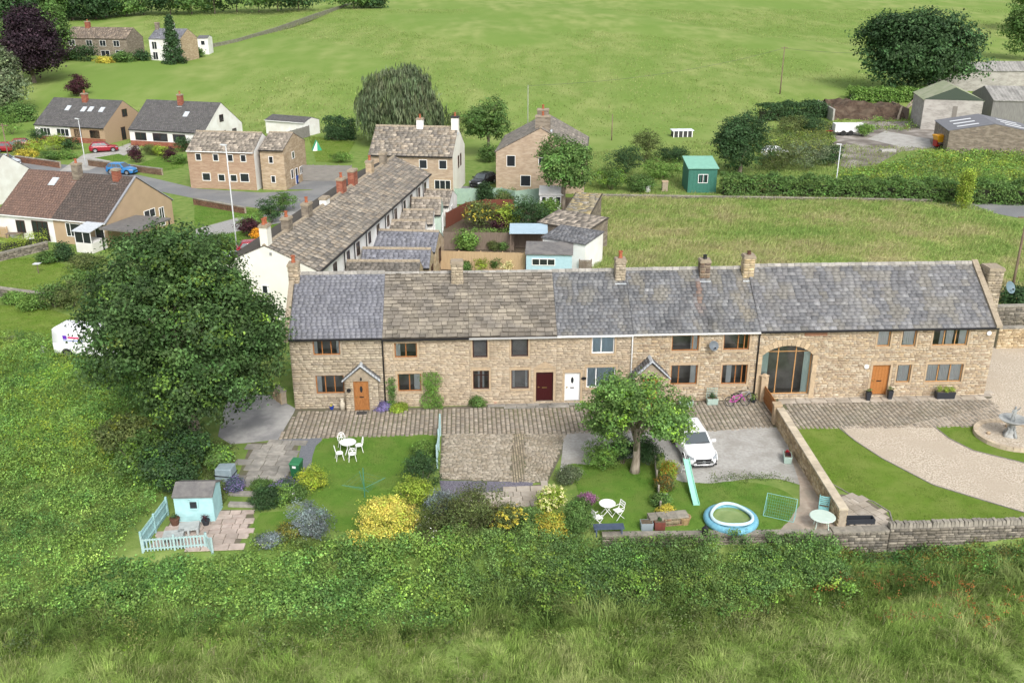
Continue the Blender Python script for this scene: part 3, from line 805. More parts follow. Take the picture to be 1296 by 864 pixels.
def chimney(parent, x, y, z0, z1, w, d, mat, pots=1, pal=None, flash=True, potmat=TERRA, cap=None, ph=.45):
    mb = MB(); mb.box(-w / 2, w / 2, -d / 2, d / 2, z0, z1)
    o = mb.build('chimney', mat, parent); o.location = (x, y, 0)
    c = MB(); c.box(-w / 2 - .06, w / 2 + .06, -d / 2 - .06, d / 2 + .06, z1 + .002, z1 + .12); c.box(-w / 2 - .02, w / 2 + .02, -d / 2 - .02, d / 2 + .02, z1 + .12, z1 + .2)
    c.build('cap', cap or SURRG, o)
    if pal:
        for side in ('front', 'right', 'left'):
            ww = w if side == 'front' else d
            stones(o, Matrix.Translation((-w / 2, -d / 2, 0)) @ wallT(side, w, d), 0, ww, z0, z1, [], pal, ch=.17, ln=(.2, .45), proud=.03)
    for i in range(pots):
        p = MB(); px = (i - (pots - 1) / 2) * min(.42, w / max(pots, 1)); p.lathe([(.13, 0), (.15, .03), (.12, .1), (.11, ph * .8), (.15, ph * .85), (.15, ph), (.10, ph), (.10, ph * .6)], 10, c=(px, 0, z1 + .2))
        p.build('chimney_pot', potmat, o, smoothf=False)
    if flash:
        f = MB(); f.box(-w / 2 - .05, w / 2 + .05, -d / 2 - .25, -d / 2 - .03, z0 + .0, z0 + .25)
        v = f.v
        f.build('flashing', LEAD, o)
    return o

def house(name, label, cat, loc, yaw, W, D, H, RS, wall, deck=DECK, front=(), right=(), left=(), back=(), oh=.17, ov=.0, holes=False, roof=None, slopes='fb', chims=(),
          pal=None, gutter=BLACK, pipes=(), ridge=None, gable_mat=None, group=None, stone_ch=.16, verge=None, frame=WHITE, side_mats=None, stone_ln=(.22, .62), stone_gap=.008):
    t = thing(name, label, cat, loc, yaw, group)
    mb = MB(); mats = [wall, ROOM] + list((side_mats or {}).values())
    midx = {k: 2 + i for i, k in enumerate((side_mats or {}).keys())}
    ops = dict(front=front, right=right, left=left, back=back)
    for side in ('front', 'right', 'back', 'left'):
        T = wallT(side, W, D); L = W if side in ('front', 'back') else D
        hs_ = [o['r'] for o in ops[side]] if holes else []
        us = sorted(set([0, L] + [v for h in hs_ for v in h[:2]])); zs = sorted(set([-.15, H] + [v for h in hs_ for v in h[2:4]]))
        P = lambda u, y, z: T @ Vector((u, y, z))
        mi = midx.get(side, 0)
        for a, b in zip(us[:-1], us[1:]):
            for c, d in zip(zs[:-1], zs[1:]):
                um, zm = (a + b) / 2, (c + d) / 2
                if any(h[0] < um < h[1] and h[2] < zm < h[3] for h in hs_): continue
                mb.quad(P(a, 0, c), P(b, 0, c), P(b, 0, d), P(a, 0, d), mi)
        for h in hs_:
            a, b, c, d = h; e = .22; q = 1.1; x = .25
            for y0, y1, m in ((0, e, 0),):
                mb.quad(P(a, y0, c), P(b, y0, c), P(b, y1, c), P(a, y1, c), m); mb.quad(P(a, y0, d), P(b, y0, d), P(b, y1, d), P(a, y1, d), m)
                mb.quad(P(a, y0, c), P(a, y1, c), P(a, y1, d), P(a, y0, d), m); mb.quad(P(b, y0, c), P(b, y1, c), P(b, y1, d), P(b, y0, d), m)
            a2, b2, c2, d2 = a - .02, b + .02, c - .02, d + .02
            mb.quad(P(a2, q, c2), P(b2, q, c2), P(b2, q, d2), P(a2, q, d2), 1)
            mb.quad(P(a2, e, c2), P(b2, e, c2), P(b2, q, c2), P(a2, q, c2), 1); mb.quad(P(a2, e, d2), P(b2, e, d2), P(b2, q, d2), P(a2, q, d2), 1)
            mb.quad(P(a2, e, c2), P(a2, q, c2), P(a2, q, d2), P(a2, e, d2), 1); mb.quad(P(b2, e, c2), P(b2, q, c2), P(b2, q, d2), P(b2, e, d2), 1)
        if side in ('right', 'left') and RS > 0:
            mb.poly([P(0, 0, H), P(L, 0, H), P(L / 2, 0, H + RS)], mi)
    wl = mb.build('wall', mats, t)
    if pal:
        stones(wl, Matrix.Translation((0, 0, 0)), 0, W, 0.0, H - .02, [o['r'] if not o.get('pad') else (o['r'][0] - o['pad'], o['r'][1] + o['pad'], o['r'][2] - .13 * (not o.get('door')), o['r'][3] + .2) for o in front], pal, ch=stone_ch, ln=stone_ln, gap=stone_gap)
    for side, lst in ops.items():
        T = wallT(side, W, D)
        for o in lst:
            k = {a: b for a, b in o.items() if a not in ('r', 'door', 'pad')}
            k.setdefault('inset', .10 if holes else -.05)
            if o.get('door'): door(t, T, *o['r'], **k)
            else:
                if 'frame' not in k: k['frame'] = frame
                if not holes: k.setdefault('glass', DARKGLASS)
                window(t, T, *o['r'], **k)
    # roof
    k = RS / (D / 2); th = .10
    rb = MB()
    e0 = (-oh, H - oh * k + th * .3); rg = (D / 2, H + RS + th * .3); e1 = (D + oh, H - oh * k + th * .3)
    pr = [(-ov, *e0), (-ov, *rg), (-ov, *e1), (-ov, e1[0], e1[1] - th), (-ov, rg[0], rg[1] - th), (-ov, e0[0], e0[1] - th)]
    Wd = W + 2 * ov
    for i, j in ((0, 1), (1, 2), (2, 3), (3, 4), (4, 5), (5, 0)):
        a, b = Vector(pr[i]), Vector(pr[j]); d = Vector((Wd, 0, 0)); rb.quad(a, b, b + d, a + d)
    for xx in (0, Wd):
        d = Vector((xx, 0, 0)); q = [Vector(p) + d for p in pr]; rb.quad(q[0], q[1], q[4], q[5]); rb.quad(q[1], q[2], q[3], q[4])
    ro = rb.build('roof', deck, t)
    Ls = math.hypot(D / 2 + oh, rg[1] - e0[1]); al = math.atan2(rg[1] - e0[1], D / 2 + oh)
    Tf = Matrix.Translation((-ov, e0[0], e0[1])) @ Matrix.Rotation(al, 4, 'X')
    Tb = Matrix.Translation((W + ov, e1[0], e1[1])) @ Matrix.Rotation(math.pi, 4, 'Z') @ Matrix.Rotation(al, 4, 'X')
    if roof:
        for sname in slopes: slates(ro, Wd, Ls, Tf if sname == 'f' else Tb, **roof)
    if ridge:
        rm, rl, rr = ridge; r = MB(); r.prism([(0, -.16, -.10 * 1), (0, -.12, .02), (0, 0, .085), (0, .12, .02), (0, .16, -.10)], (rl - .02, 0, 0))
        me = r.mesh('ridge_tile', rm); n = max(1, round(Wd / rl))
        for i in range(n):
            o = link('ridge_tile', me, ro); o.location = (-ov + i * Wd / n, D / 2, rg[1] + .03 + random.uniform(-.01, .01)); o.scale = (Wd / n / rl, 1, 1)
    if gutter:
        gm = MB(); gm.prism([(-ov + .01, e0[0] - .12, e0[1] - .02), (-ov + .01, e0[0] - .12, e0[1] - .11), (-ov + .01, e0[0] - .01, e0[1] - .11), (-ov + .01, e0[0] - .01, e0[1] - .02)], (Wd - .02, 0, 0)); gm.build('gutter', gutter, t)
    for p in pipes:
        x, side, pm = p; T = wallT(side, W, D)
        pb = MB(); pb.tube([T @ Vector((x, -oh + .0, H - .12)), T @ Vector((x, -.10, H - .45)), T @ Vector((x, -.10, .05))], .045, 8); pb.build('downpipe', pm, t, smoothf=True)
    for c in chims: chimney(t, **c)
    return t

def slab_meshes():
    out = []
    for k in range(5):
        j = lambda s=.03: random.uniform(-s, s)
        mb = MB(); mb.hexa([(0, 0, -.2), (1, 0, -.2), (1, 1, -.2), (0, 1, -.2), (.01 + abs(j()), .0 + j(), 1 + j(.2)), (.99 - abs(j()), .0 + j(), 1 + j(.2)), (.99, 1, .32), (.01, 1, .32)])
        mb.m[2] = 1; out.append(mb.mesh('stone_slab', [SLAB, M('slab_edge_shadow', (.055, .046, .038), (.085, .07, .055), sc=4)]))  # dark second material on the front face paints the shadow line between slab courses
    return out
SLABS = slab_meshes()
BLUE = [(.180, .184, .208), (.194, .198, .222), (.168, .172, .196), (.208, .211, .232)]
GREY = [(0.139, 0.143, 0.151), (0.162, 0.165, 0.173), (0.122, 0.125, 0.133), (0.188, 0.190, 0.193), (0.150, 0.149, 0.152)]
PALEG = [(0.162, 0.163, 0.170), (0.188, 0.188, 0.195), (0.139, 0.141, 0.149), (0.221, 0.221, 0.225), (0.174, 0.171, 0.175)]

# ---- the long terrace: six dwellings under one ridge line
TX0, TY0 = -13.65, -0.30
def tloc(u, off=0.0): return (TX0 + math.cos(TY) * u - math.sin(TY) * off, TY0 + math.sin(TY) * u + math.cos(TY) * off, 0)
HE, RI, DP = 4.84, 2.78, 8.0
def W_(u0, a, b, c, d, **k): return dict(r=(a - u0, b - u0, c, d), pad=.12, **k)
RT = (M('ridge_stone', (.25, .24, .22), (.34, .32, .29), sc=5, orand=.2), .45, 0)
u = 0.0
cot = house('slate_cottage', 'stone end cottage with blue slate roof and gabled porch over its oak door', 'house', tloc(0), TY, 5.70, DP, HE + .03, RI, MORTAR, holes=True, pal=PAL_A, frame=WOOD, ridge=RT, slopes='f',
    front=[W_(u, 1.41, 3.06, 3.62, 4.58, lights=3, curtain=(CURT, [(0, .16), (.86, 1)])), W_(u, 1.42, 3.16, 1.02, 2.26, lights=3, curtain=(CURT, [(0, .2)]))],
    roof=dict(course=.235, wd=(.31, .35), th=.016, pal=BLUE, cvar=.06), chims=[dict(x=-.02, y=DP * .5 - .3, z0=5.2, z1=8.3, w=.62, d=.75, mat=MORTAR, pal=PAL_B, flash=False)], pipes=[])
for o in list(cot.children):
    if o.name.startswith('window') and o.location.z < 3:
        pass
def porch(parent, u0, u1, zt, za, dep, pal, door_u, dmat, glass=None):
    w = u1 - u0; mb = MB()
    da, db = door_u
    mb.box(u0, da, -dep, -.03, 0, zt); mb.box(db, u1, -dep, -.03, 0, zt)
    mb.prism([(da, -dep, 2.02), (db, -dep, 2.02), (u1, -dep, zt), ((u0 + u1) / 2, -dep, za - .12), (u0, -dep, zt)], (0, dep - .03, 0))
    o = mb.build('porch', SURRG, parent)
    stones(o, Matrix.Translation((u0, -dep - .001, 0)), 0, w, 0, zt, [(da - u0 - .02, db - u0 + .02, 0, 2.06)], pal, ch=.15, ln=(.15, .35))
    door(parent, Matrix.Translation((0, -dep, 0)), da, db, 0, 2.02, dmat, inset=.06, glass=glass)
    c = (u0 + u1) / 2; k = (za - zt) / (w / 2); ov = .14
    for s, sg in (('f', -1), ('b', 1)):
        rb = MB(); ex = c + sg * (w / 2 + ov); ez = zt - ov * k
        rb.hexa([(ex, -dep - .15, ez), (c, -dep - .15, za), (c, -.02, za), (ex, -.02, ez), (ex, -dep - .15, ez + .07), (c, -dep - .15, za + .07), (c, -.02, za + .07), (ex, -.02, ez + .07)])
        ro = rb.build('porch_roof', DECK, parent)
        L = math.hypot(c - ex, za - ez); al = math.atan2(za - ez, abs(c - ex))
        Tm = Matrix.Translation((ex, (-.02 if sg < 0 else -dep - .15), ez + .075)) @ Matrix.Rotation(R(-90) if sg < 0 else R(90), 4, 'Z') @ Matrix.Rotation(al, 4, 'X')
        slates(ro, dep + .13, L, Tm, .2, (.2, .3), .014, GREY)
    for sg in (-1, 1):
        ex = c + sg * (w / 2 + ov + .02); ez = zt - (ov + .02) * k; n = 7
        for i in range(n):
            a0, a1 = i / n, (i + .86) / n; P = lambda a, dz: (ex + (c - ex) * a, ez + (za - ez) * a + dz)
            q = MB(); (x0, z0), (x1, z1) = P(a0, .075), P(a1, .075); q.hexa([(x0, -dep - .2, z0), (x1, -dep - .2, z1), (x1, -dep + .02, z1), (x0, -dep + .02, z0), (x0, -dep - .2, z0 + .07), (x1, -dep - .2, z1 + .05), (x1, -dep + .02, z1 + .05), (x0, -dep + .02, z0 + .07)]); q.build('verge_slate', LEAD, parent)
    r = MB(); r.prism([(c - .12, -dep - .17, za + .03), (c, -dep - .17, za + .16), (c + .12, -dep - .17, za + .03)], (0, dep + .15, 0)); r.build('porch_ridge', LEAD, parent)
    l = MB(); l.lathe([(.03, 0), (.06, .02), (.05, .16), (.02, .2)], 8, c=(c, -dep - .08, 2.12)); l.build('porch_lamp', BLACK, parent)
porch(cot, 3.27, 5.31, 2.12, 3.02, .45, PAL_A, (3.78, 4.72), WOOD, DARKGLASS)
u = 5.70
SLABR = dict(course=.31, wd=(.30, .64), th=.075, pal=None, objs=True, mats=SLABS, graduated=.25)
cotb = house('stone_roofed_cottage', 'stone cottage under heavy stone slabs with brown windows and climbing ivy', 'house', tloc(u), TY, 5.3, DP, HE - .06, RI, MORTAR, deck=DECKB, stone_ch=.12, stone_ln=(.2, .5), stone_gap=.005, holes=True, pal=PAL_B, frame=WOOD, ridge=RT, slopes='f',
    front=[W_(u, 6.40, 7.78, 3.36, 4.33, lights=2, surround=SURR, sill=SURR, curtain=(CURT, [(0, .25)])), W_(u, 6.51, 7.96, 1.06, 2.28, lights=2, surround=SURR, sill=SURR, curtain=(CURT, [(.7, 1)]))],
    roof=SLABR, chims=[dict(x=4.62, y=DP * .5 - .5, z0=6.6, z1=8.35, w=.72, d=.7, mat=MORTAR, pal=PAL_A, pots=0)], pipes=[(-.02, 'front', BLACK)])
u = 11.0
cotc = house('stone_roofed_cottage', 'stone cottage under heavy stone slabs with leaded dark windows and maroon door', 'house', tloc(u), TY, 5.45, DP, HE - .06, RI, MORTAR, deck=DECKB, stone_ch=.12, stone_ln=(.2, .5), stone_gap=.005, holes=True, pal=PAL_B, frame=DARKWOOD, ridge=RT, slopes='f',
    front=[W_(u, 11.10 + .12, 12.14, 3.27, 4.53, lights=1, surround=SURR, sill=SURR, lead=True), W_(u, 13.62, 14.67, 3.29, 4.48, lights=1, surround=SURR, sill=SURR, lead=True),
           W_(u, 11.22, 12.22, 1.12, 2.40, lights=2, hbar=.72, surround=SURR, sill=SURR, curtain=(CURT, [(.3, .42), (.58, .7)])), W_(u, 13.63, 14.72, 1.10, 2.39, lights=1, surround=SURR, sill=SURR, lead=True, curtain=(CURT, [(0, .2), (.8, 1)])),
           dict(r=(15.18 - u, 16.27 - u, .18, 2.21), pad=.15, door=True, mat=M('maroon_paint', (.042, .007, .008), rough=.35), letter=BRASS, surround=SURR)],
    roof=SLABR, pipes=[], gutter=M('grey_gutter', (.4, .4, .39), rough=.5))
pd = MB(); pd.prism([(15.0 - u, -.05, 2.48), (16.45 - u, -.05, 2.48), (15.72 - u, -.05, 2.95)], (0, .1, 0)); pd.build('pediment', SURR, cotc)
u = 16.45
STAIN = lambda f: (lambda a, b: 1 + f * np.sin(a * 1.7 + np.sin(b * 2.3)) * np.sin(b * 1.1 + a * .35))
cotd = house('slate_roofed_cottage', 'stone cottage with weathered grey slates, white windows and a white door', 'house', tloc(u), TY, 4.75, DP, HE - .03, RI, MORTAR, stone_ch=.12, stone_ln=(.18, .5), stone_gap=.006, holes=True, pal=PAL_B, frame=WHITE, ridge=RT, slopes='f',
    front=[dict(r=(17.0 - u, 17.98 - u, .16, 2.13), pad=.12, door=True, mat=WHITE, panel=True, surround=SURR, glass=DARKGLASS), W_(u, 18.65, 20.07, 3.40, 4.50, lights=[.42], surround=SURR, sill=SURR, curtain=(BLIND, [(.02, .98)])),
           W_(u, 18.38, 20.21, 1.07, 2.47, lights=[.33], surround=SURR, sill=SURR, curtain=(BLIND, [(.02, .98)]))],
    roof=dict(course=.25, wd=(.28, .38), th=.017, pal=GREY, cvar=.07, stain=STAIN(.10), lichen=.45, streaks=[(4.4, .25, .2, 3.8, (.10, .10, .10), .5)]), chims=[dict(x=4.35, y=DP * .5 - .45, z0=6.75, z1=8.35, w=.62, d=.62, mat=MORTAR, pal=PAL_A)], pipes=[(4.72, 'front', WHITE)], gutter=WHITE)
u = 21.2
cote = house('slate_roofed_cottage', 'stone cottage with weathered grey slates, wooden windows and a gabled porch behind the fruit tree', 'house', tloc(u), TY, 8.0, DP, HE, RI, MORTAR, stone_ch=.13, stone_ln=(.16, .46), holes=True, pal=PAL_F, frame=WOOD, ridge=RT, slopes='f',
    front=[W_(u, 23.68, 25.39, 3.47, 4.52, lights=[.78], surround=SURR, sill=SURR, curtain=(CURT, [(.72, .95)])), W_(u, 26.96, 28.59, 3.48, 4.55, lights=[.58, .82], surround=SURR, sill=SURR),
           W_(u, 23.74, 25.44, 1.16, 2.51, lights=[.3], surround=SURR, sill=SURR, curtain=(CURT, [(.75, .95)])), W_(u, 27.0, 28.64, 1.12, 2.48, lights=[.55, .8], surround=SURR, sill=SURR, curtain=(CURT, [(.2, .4)]))],
    roof=dict(course=.25, wd=(.28, .38), th=.017, pal=GREY, cvar=.09, stain=STAIN(.2), lichen=.6, streaks=[(4.55, .16, 1.6, 4.2, (.23, .15, .115), .9), (4.75, .3, .0, 1.7, (.07, .07, .07), .8), (6.6, .12, .8, 2.6, (.07, .07, .07), .7), (7.3, .3, 1.0, 4.4, (.24, .21, .16), .6)]), chims=[dict(x=5.1, y=DP * .5 - .4, z0=6.8, z1=8.2, w=.62, d=.62, mat=MORTAR, pal=[(.2, .14, .1), (.16, .12, .1), (.25, .2, .15)], potmat=BLACK, ph=.25),
    dict(x=8.0 - .05, y=DP * .5 - .4, z0=6.8, z1=8.45, w=.68, d=.68, mat=MORTAR, pal=[(.6, .5, .33), (.55, .44, .28), (.5, .42, .3)], potmat=M('dark_pot', (.1, .05, .035)), ph=.22)], pipes=[(7.98, 'front', BLACK)], gutter=M('pale_gutter', (.6, .6, .58), rough=.5))
porch(cote, .05, 2.15, 2.1, 3.12, .9, PAL_F, (.6, 1.55), WOOD)
u = 29.2
barn = house('barn_conversion', 'long stone barn conversion with mottled slate roof and glazed cart arch', 'house', tloc(u), TY, 15.2, DP, HE + .03, RI + .1, MORTAR, holes=True, pal=PAL_F, frame=OAK, ridge=RT, slopes='f', stone_ch=.12, stone_ln=(.16, .44),
    front=[dict(r=(29.50 - u, 32.78 - u, .30, 3.75), pad=0.0, skip=True)] if False else [
           W_(u, 36.78, 37.62, 3.52, 4.62, lights=1, surround=SURR, sill=SURR, curtain=(CURT, [(.1, .9)])), W_(u, 38.36, 39.28, 3.49, 4.62, lights=1, surround=SURR, sill=SURR, curtain=(CURT, [(.15, .9)])),
           W_(u, 40.36, 42.62, 3.50, 4.64, lights=3, surround=SURR, sill=SURR, curtain=(CURT, [(.22, .32), (.4, .6), (.78, .97)])), W_(u, 38.38, 39.28, .99, 2.25, lights=1, surround=SURR, sill=SURR, curtain=(CURT, [(.15, .9)])),
           W_(u, 40.32, 42.68, .97, 2.24, lights=3, surround=SURR, sill=SURR, curtain=(CURT, [(.02, .32), (.38, .64), (.68, .98)])),
           dict(r=(36.75 - u, 37.90 - u, .14, 2.26), pad=.15, door=True, mat=M('barn_door', (.33, .13, .035), (.38, .16, .05), sc=10, rough=.5), planks=True, panel=False, surround=SURR),
           dict(r=(29.52 - u, 32.76 - u, .30, 3.72), pad=0, frame=OAK, lights=[.33, .68], hbar=.86, inset=.2, curtain=(CURTB, [(0.01, .15), (.85, .99)]))],
    roof=dict(course=.27, wd=(.32, .54), th=.018, pal=PALEG, cvar=.10, lichen=.5, streaks=[(1.2, .35, 1.0, 4.6, (.21, .20, .18), .5), (6.5, .5, .5, 4.5, (.24, .235, .225), .5)], stain=STAIN(.10)), pipes=[])
# stone arch over the cart entrance: spandrel fillings and voussoirs
ac, ar0 = (29.52 + 32.76) / 2 - u, 1.62
rad = 2.35; zc_ = 3.72 - rad
sp = MB(); n = 14
for i in range(n):
    x0 = ac - ar0 + 2 * ar0 * i / n; x1 = ac - ar0 + 2 * ar0 * (i + 1) / n
    f = lambda x: zc_ + math.sqrt(rad * rad - (x - ac) ** 2)
    for x_, y_ in ((0, .1),):
        sp.hexa([(x0, -.005, f(x0)), (x1, -.005, f(x1)), (x1, .19, f(x1)), (x0, .19, f(x0)), (x0, -.005, 3.75), (x1, -.005, 3.75), (x1, .19, 3.75), (x0, .19, 3.75)])
sp.build('arch_head', SURR, barn)
VM = M('voussoir_stone', (.46, .355, .235), (.38, .29, .19), sc=5, bump=.3, orand=.2)
a0 = math.asin(ar0 / rad); nv = 13
for i in range(nv):
    t0 = -a0 + 2 * a0 * i / nv + .008; t1 = -a0 + 2 * a0 * (i + 1) / nv - .008
    pt = lambda t, r, y: (ac + r * math.sin(t), y, zc_ + r * math.cos(t))
    v = MB(); v.hexa([pt(t0, rad, -.04), pt(t1, rad, -.04), pt(t1, rad, .05), pt(t0, rad, .05), pt(t0, rad + .42, -.04), pt(t1, rad + .42, -.04), pt(t1, rad + .42, .05), pt(t0, rad + .42, .05)])
    v.build('voussoir', VM, barn)
jm = MB()
for x0, x1 in ((ac - ar0 - .32, ac - ar0 - .003), (ac + ar0 + .003, ac + ar0 + .32)):
    for i in range(5): jm = MB(); jm.box(x0 + .04 * (i % 2), x1, -.045, .05, .05 + i * .6, .63 + i * .6); jm.build('quoin_stone', VM, barn)
tb = MB(); tb.box(32.95 - u - 1.5 + .6, 32.95 - u + .55, -.04, .05, 4.35, 4.62); tb.build('datestone', M('red_sandstone', (.30, .15, .09), (.24, .13, .08), sc=6), barn)
# gable coping of the barn end, with its tall outer stack
cp = MB(); k = (RI + .1) / (DP / 2)
for i in range(5):
    y0 = -.28 + (DP / 2 + .28) * i / 5; y1 = -.28 + (DP / 2 + .28) * (i + 1) / 5 - .02
    z = lambda y: HE + .03 + y * k
    cp.hexa([(15.0, y0, z(y0) + .02), (15.38, y0, z(y0) + .02), (15.38, y1, z(y1) + .02), (15.0, y1, z(y1) + .02), (15.0, y0, z(y0) + .24), (15.38, y0, z(y0) + .24), (15.38, y1, z(y1) + .24), (15.0, y1, z(y1) + .24)])
    cc = cp.build('coping_stone', SURRG, barn); cp = MB()
chimney(barn, 16.0, 3.1, 0, 7.6, .95, 1.15, MORTAR, pots=0, pal=PAL_A, flash=False)
lcop = MB(); lcop.hexa([(-.32, -.3, HE - .22), (-.02, -.3, HE - .22), (-.02, DP / 2, HE + RI + .02), (-.32, DP / 2, HE + RI + .02), (-.32, -.3, HE - .02), (-.02, -.3, HE - .02), (-.02, DP / 2, HE + RI + .26), (-.32, DP / 2, HE + RI + .26)]); lcop.build('verge_coping', SURRG, cot)
# fixtures on the terrace
def dish(label, loc, yaw, r=.32, mat=None):
    t = thing('satellite_dish', label, 'satellite dish', loc, yaw)
    m = MB(); m.lathe([(.0, 0), (r * .5, .03), (r * .85, .09), (r, .14), (r * .98, .15), (r * .83, .105), (r * .48, .045), (0, .015)], 18); o = m.build('reflector', mat or M('dish_grey', (.13, .15, .17), rough=.5), t, smoothf=True); o.matrix_local = Matrix.Translation((0, -.3, 0)) @ Matrix.Rotation(R(62), 4, 'X')
    m = MB(); m.tube([(0, .0, -.1), (0, -.18, -.1), (0, -.3, 0)], .02, 6); m.tube([(0, -.3, -.25), (0, -.62, -.02)], .012, 5); m.box(-.04, .04, -.68, -.58, -.05, .03); m.build('bracket_arm', BLACK, t)
dish('dark satellite dish on the stone wall between two wooden windows', (*tloc(26.16, -.02)[:2], 3.9), TY + R(10))
dish('grey blue satellite dish on the tall chimney at the barn end', (*tloc(45.9, 2.55)[:2], 6.55), TY + R(25), .42, M('dish_blue', (.13, .19, .22), rough=.5))
# ------------------------------------------------------------------ the white rear row and its outbuildings
ROWA = R(81.4)
ROWP = [(.27, .235, .19), (.22, .195, .16), (.33, .285, .225), (.19, .17, .145), (.30, .25, .19)]
BRICK = M('red_brick', (.26, .085, .05), (.19, .06, .04), sc=7, stretch=(1, 1, 4), c3=(.32, .14, .09), sc3=2)
TANB = M('tan_brick', (.38, .275, .18), (.33, .235, .155), sc=5, stretch=(1, 1, 4), bump=.2)
PINKS = M('pink_stone_wall', (.40, .305, .215), (.315, .24, .175), sc=3.2, stretch=(1, 1, 3.2), c3=(.45, .36, .27), sc3=1.2, bump=.5, bsc=9, detail=7)
BUFFS = M('buff_stone_wall', (.40, .30, .19), (.28, .21, .14), sc=3.0, stretch=(1, 1, 3), c3=(.48, .38, .27), sc3=1.2, bump=.5, bsc=9, detail=7)
GREYS = M('dark_stone_wall', (.20, .165, .125), (.13, .11, .09), sc=3.0, stretch=(1, 1, 3), c3=(.27, .23, .18), sc3=1.2, bump=.5, bsc=9, detail=7)
BLOCK = M('concrete_block', (.36, .34, .31), (.27, .255, .235), sc=2.2, stretch=(1, 1, 2.6), c3=(.42, .40, .37), sc3=.6, bump=.2)
rowdir = Vector((math.cos(ROWA), math.sin(ROWA), 0)); rown = Vector((-math.sin(ROWA), math.cos(ROWA), 0))
rowo = Vector((-14.55, 13.2, 0)) - rown * 0 
rw = 6.05
rlab = ['cream gabled end cottage of the white rear row beside the big sycamore', 'white rear cottage under stone tiles with tall stone stack, second from the cream gable', 'white rear cottage with the pale capped stack in mid row', 'white rear cottage with a red brick stack and slate extension behind it', 'white rear cottage with twin red chimneys and small stone tiled extension', 'far end cottage of the white rear row nearest the cream gabled house']
rch = [[dict(x=.45, w=.8, z1=8.0, mat=CREAM, pots=2), dict(x=4.7, w=.9, z1=7.5, mat=GREYS, pots=1)], [dict(x=3.2, w=1.0, z1=7.6, mat=GREYS, pots=1)], [dict(x=1.5, w=1.0, z1=7.1, mat=RENDER, pots=0)],
       [dict(x=.2, w=1.1, z1=7.8, mat=BRICK, pots=1), dict(x=3.6, w=1.2, z1=7.9, mat=BRICK, pots=0)], [dict(x=3.2, w=.9, z1=7.7, mat=BUFFS, pots=1)], [dict(x=2.0, w=1.0, z1=7.6, mat=GREYS, pots=0)]]
for i in range(6):
    ch = [dict(y=3.9, z0=5.9, d=.6, **c) for c in rch[i]]
    o = rowo + rowdir * (rw * i)
    house('row_cottage', rlab[i], 'house', o, ROWA, rw, 7.8, 4.95, 1.72, RENDER, deck=DECKB, side_mats=dict(left=CREAM) if i == 0 else None,
          front=[dict(r=(1.1, 1.75, 3.3, 4.3), lights=1, frame=DARKWOOD), dict(r=(3.7, 4.5, 3.2, 4.3), lights=1, frame=DARKWOOD), dict(r=(4.9, 5.6, 1.0, 2.2), lights=1)] , left=[dict(r=(3.4, 3.9, 2.9, 3.6), lights=1, frame=WHITE)] if i == 0 else [],
          roof=dict(course=.42, wd=(.5, .85), th=.04, pal=ROWP, cvar=.14), slopes='f', chims=ch, pipes=[(.25, 'front', BLACK)] + ([(2.9, 'front', BLACK)] if i % 2 else []), ridge=(SURRG, .6, 0), oh=.25, group='cottages of the white rear row')

def ext(name, label, l, r, zr, ze, D, wall, pal, gable=(), th=.016, course=.28, wd=(.35, .55), deck=DECK, stackx=None, front=()):
    a, b = g(*l, zr), g(*r, zr); d = b - a; W = d.length; yaw = math.atan2(d.y, d.x)
    n = Vector((-d.y, d.x, 0)).normalized(); o = a - n * D / 2; o.z = 0
    return house(name, label, 'extension', o, yaw, W, D, ze, zr - ze, wall, deck=deck, right=gable, front=front, roof=dict(course=course, wd=wd, th=th, pal=pal, cvar=.12), slopes='f', ridge=(SURRG, .5, 0), gutter=BLACK, oh=.12)
BW = lambda *r, **k: dict(r=r, **k)
STP = [(.30, .26, .21), (.24, .21, .17), (.20, .175, .145), (.36, .31, .25)]
ext('rear_extension', 'blue slate rear extension with wooden gable, the larger of the slate pair', (476, 291), (556, 293), 3.7, 2.5, 4.6, BUFFS, BLUE, [BW(1.7, 2.7, .9, 2.2, frame=DARKWOOD)])
ext('rear_extension', 'blue slate rear extension with black rooflight strip on its slope', (459, 314), (546, 315), 3.6, 2.5, 3.4, BUFFS, BLUE, [BW(1.0, 2.2, .9, 2.2, frame=DARKWOOD)])
ext('rear_extension', 'brown tiled rear extension close behind the blue slate terrace roof', (439, 330), (532, 330.5), 3.6, 2.5, 3.6, BUFFS, [(.15, .135, .115), (.12, .11, .095), (.18, .16, .135)], [BW(1.0, 2.2, .9, 2.2, frame=DARKWOOD)])
ext('rear_extension', 'small stone tiled lean extension with white bargeboards and window, lowest of three', (494, 279), (539, 279), 3.5, 2.6, 2.6, RENDER, STP, [BW(.7, 1.9, .9, 2.1)], th=.035, course=.36, wd=(.4, .7), deck=DECKB)
ext('rear_extension', 'small stone tiled extension with white gable, the middle of three', (507, 265.5), (549, 265.5), 3.6, 2.6, 3.2, RENDER, STP, [BW(.9, 2.2, .9, 2.1)], th=.035, course=.36, wd=(.4, .7), deck=DECKB)
ext('rear_extension', 'stone tiled extension with pale green boarded gable and tall window', (521, 251), (559, 251), 4.2, 3.0, 3.6, M('sage_boards', (.42, .52, .44), (.38, .47, .40), sc=6), STP, [BW(1.1, 2.5, .8, 2.6)], th=.035, course=.36, wd=(.4, .7), deck=DECKB)
ext('rear_extension', 'long low stone tiled extension at the far end of the white row', (534, 240), (573, 241), 3.4, 2.3, 5.0, RENDER, STP, [BW(1.0, 2.2, .9, 2.0)], th=.035, course=.36, wd=(.4, .7), deck=DECKB)

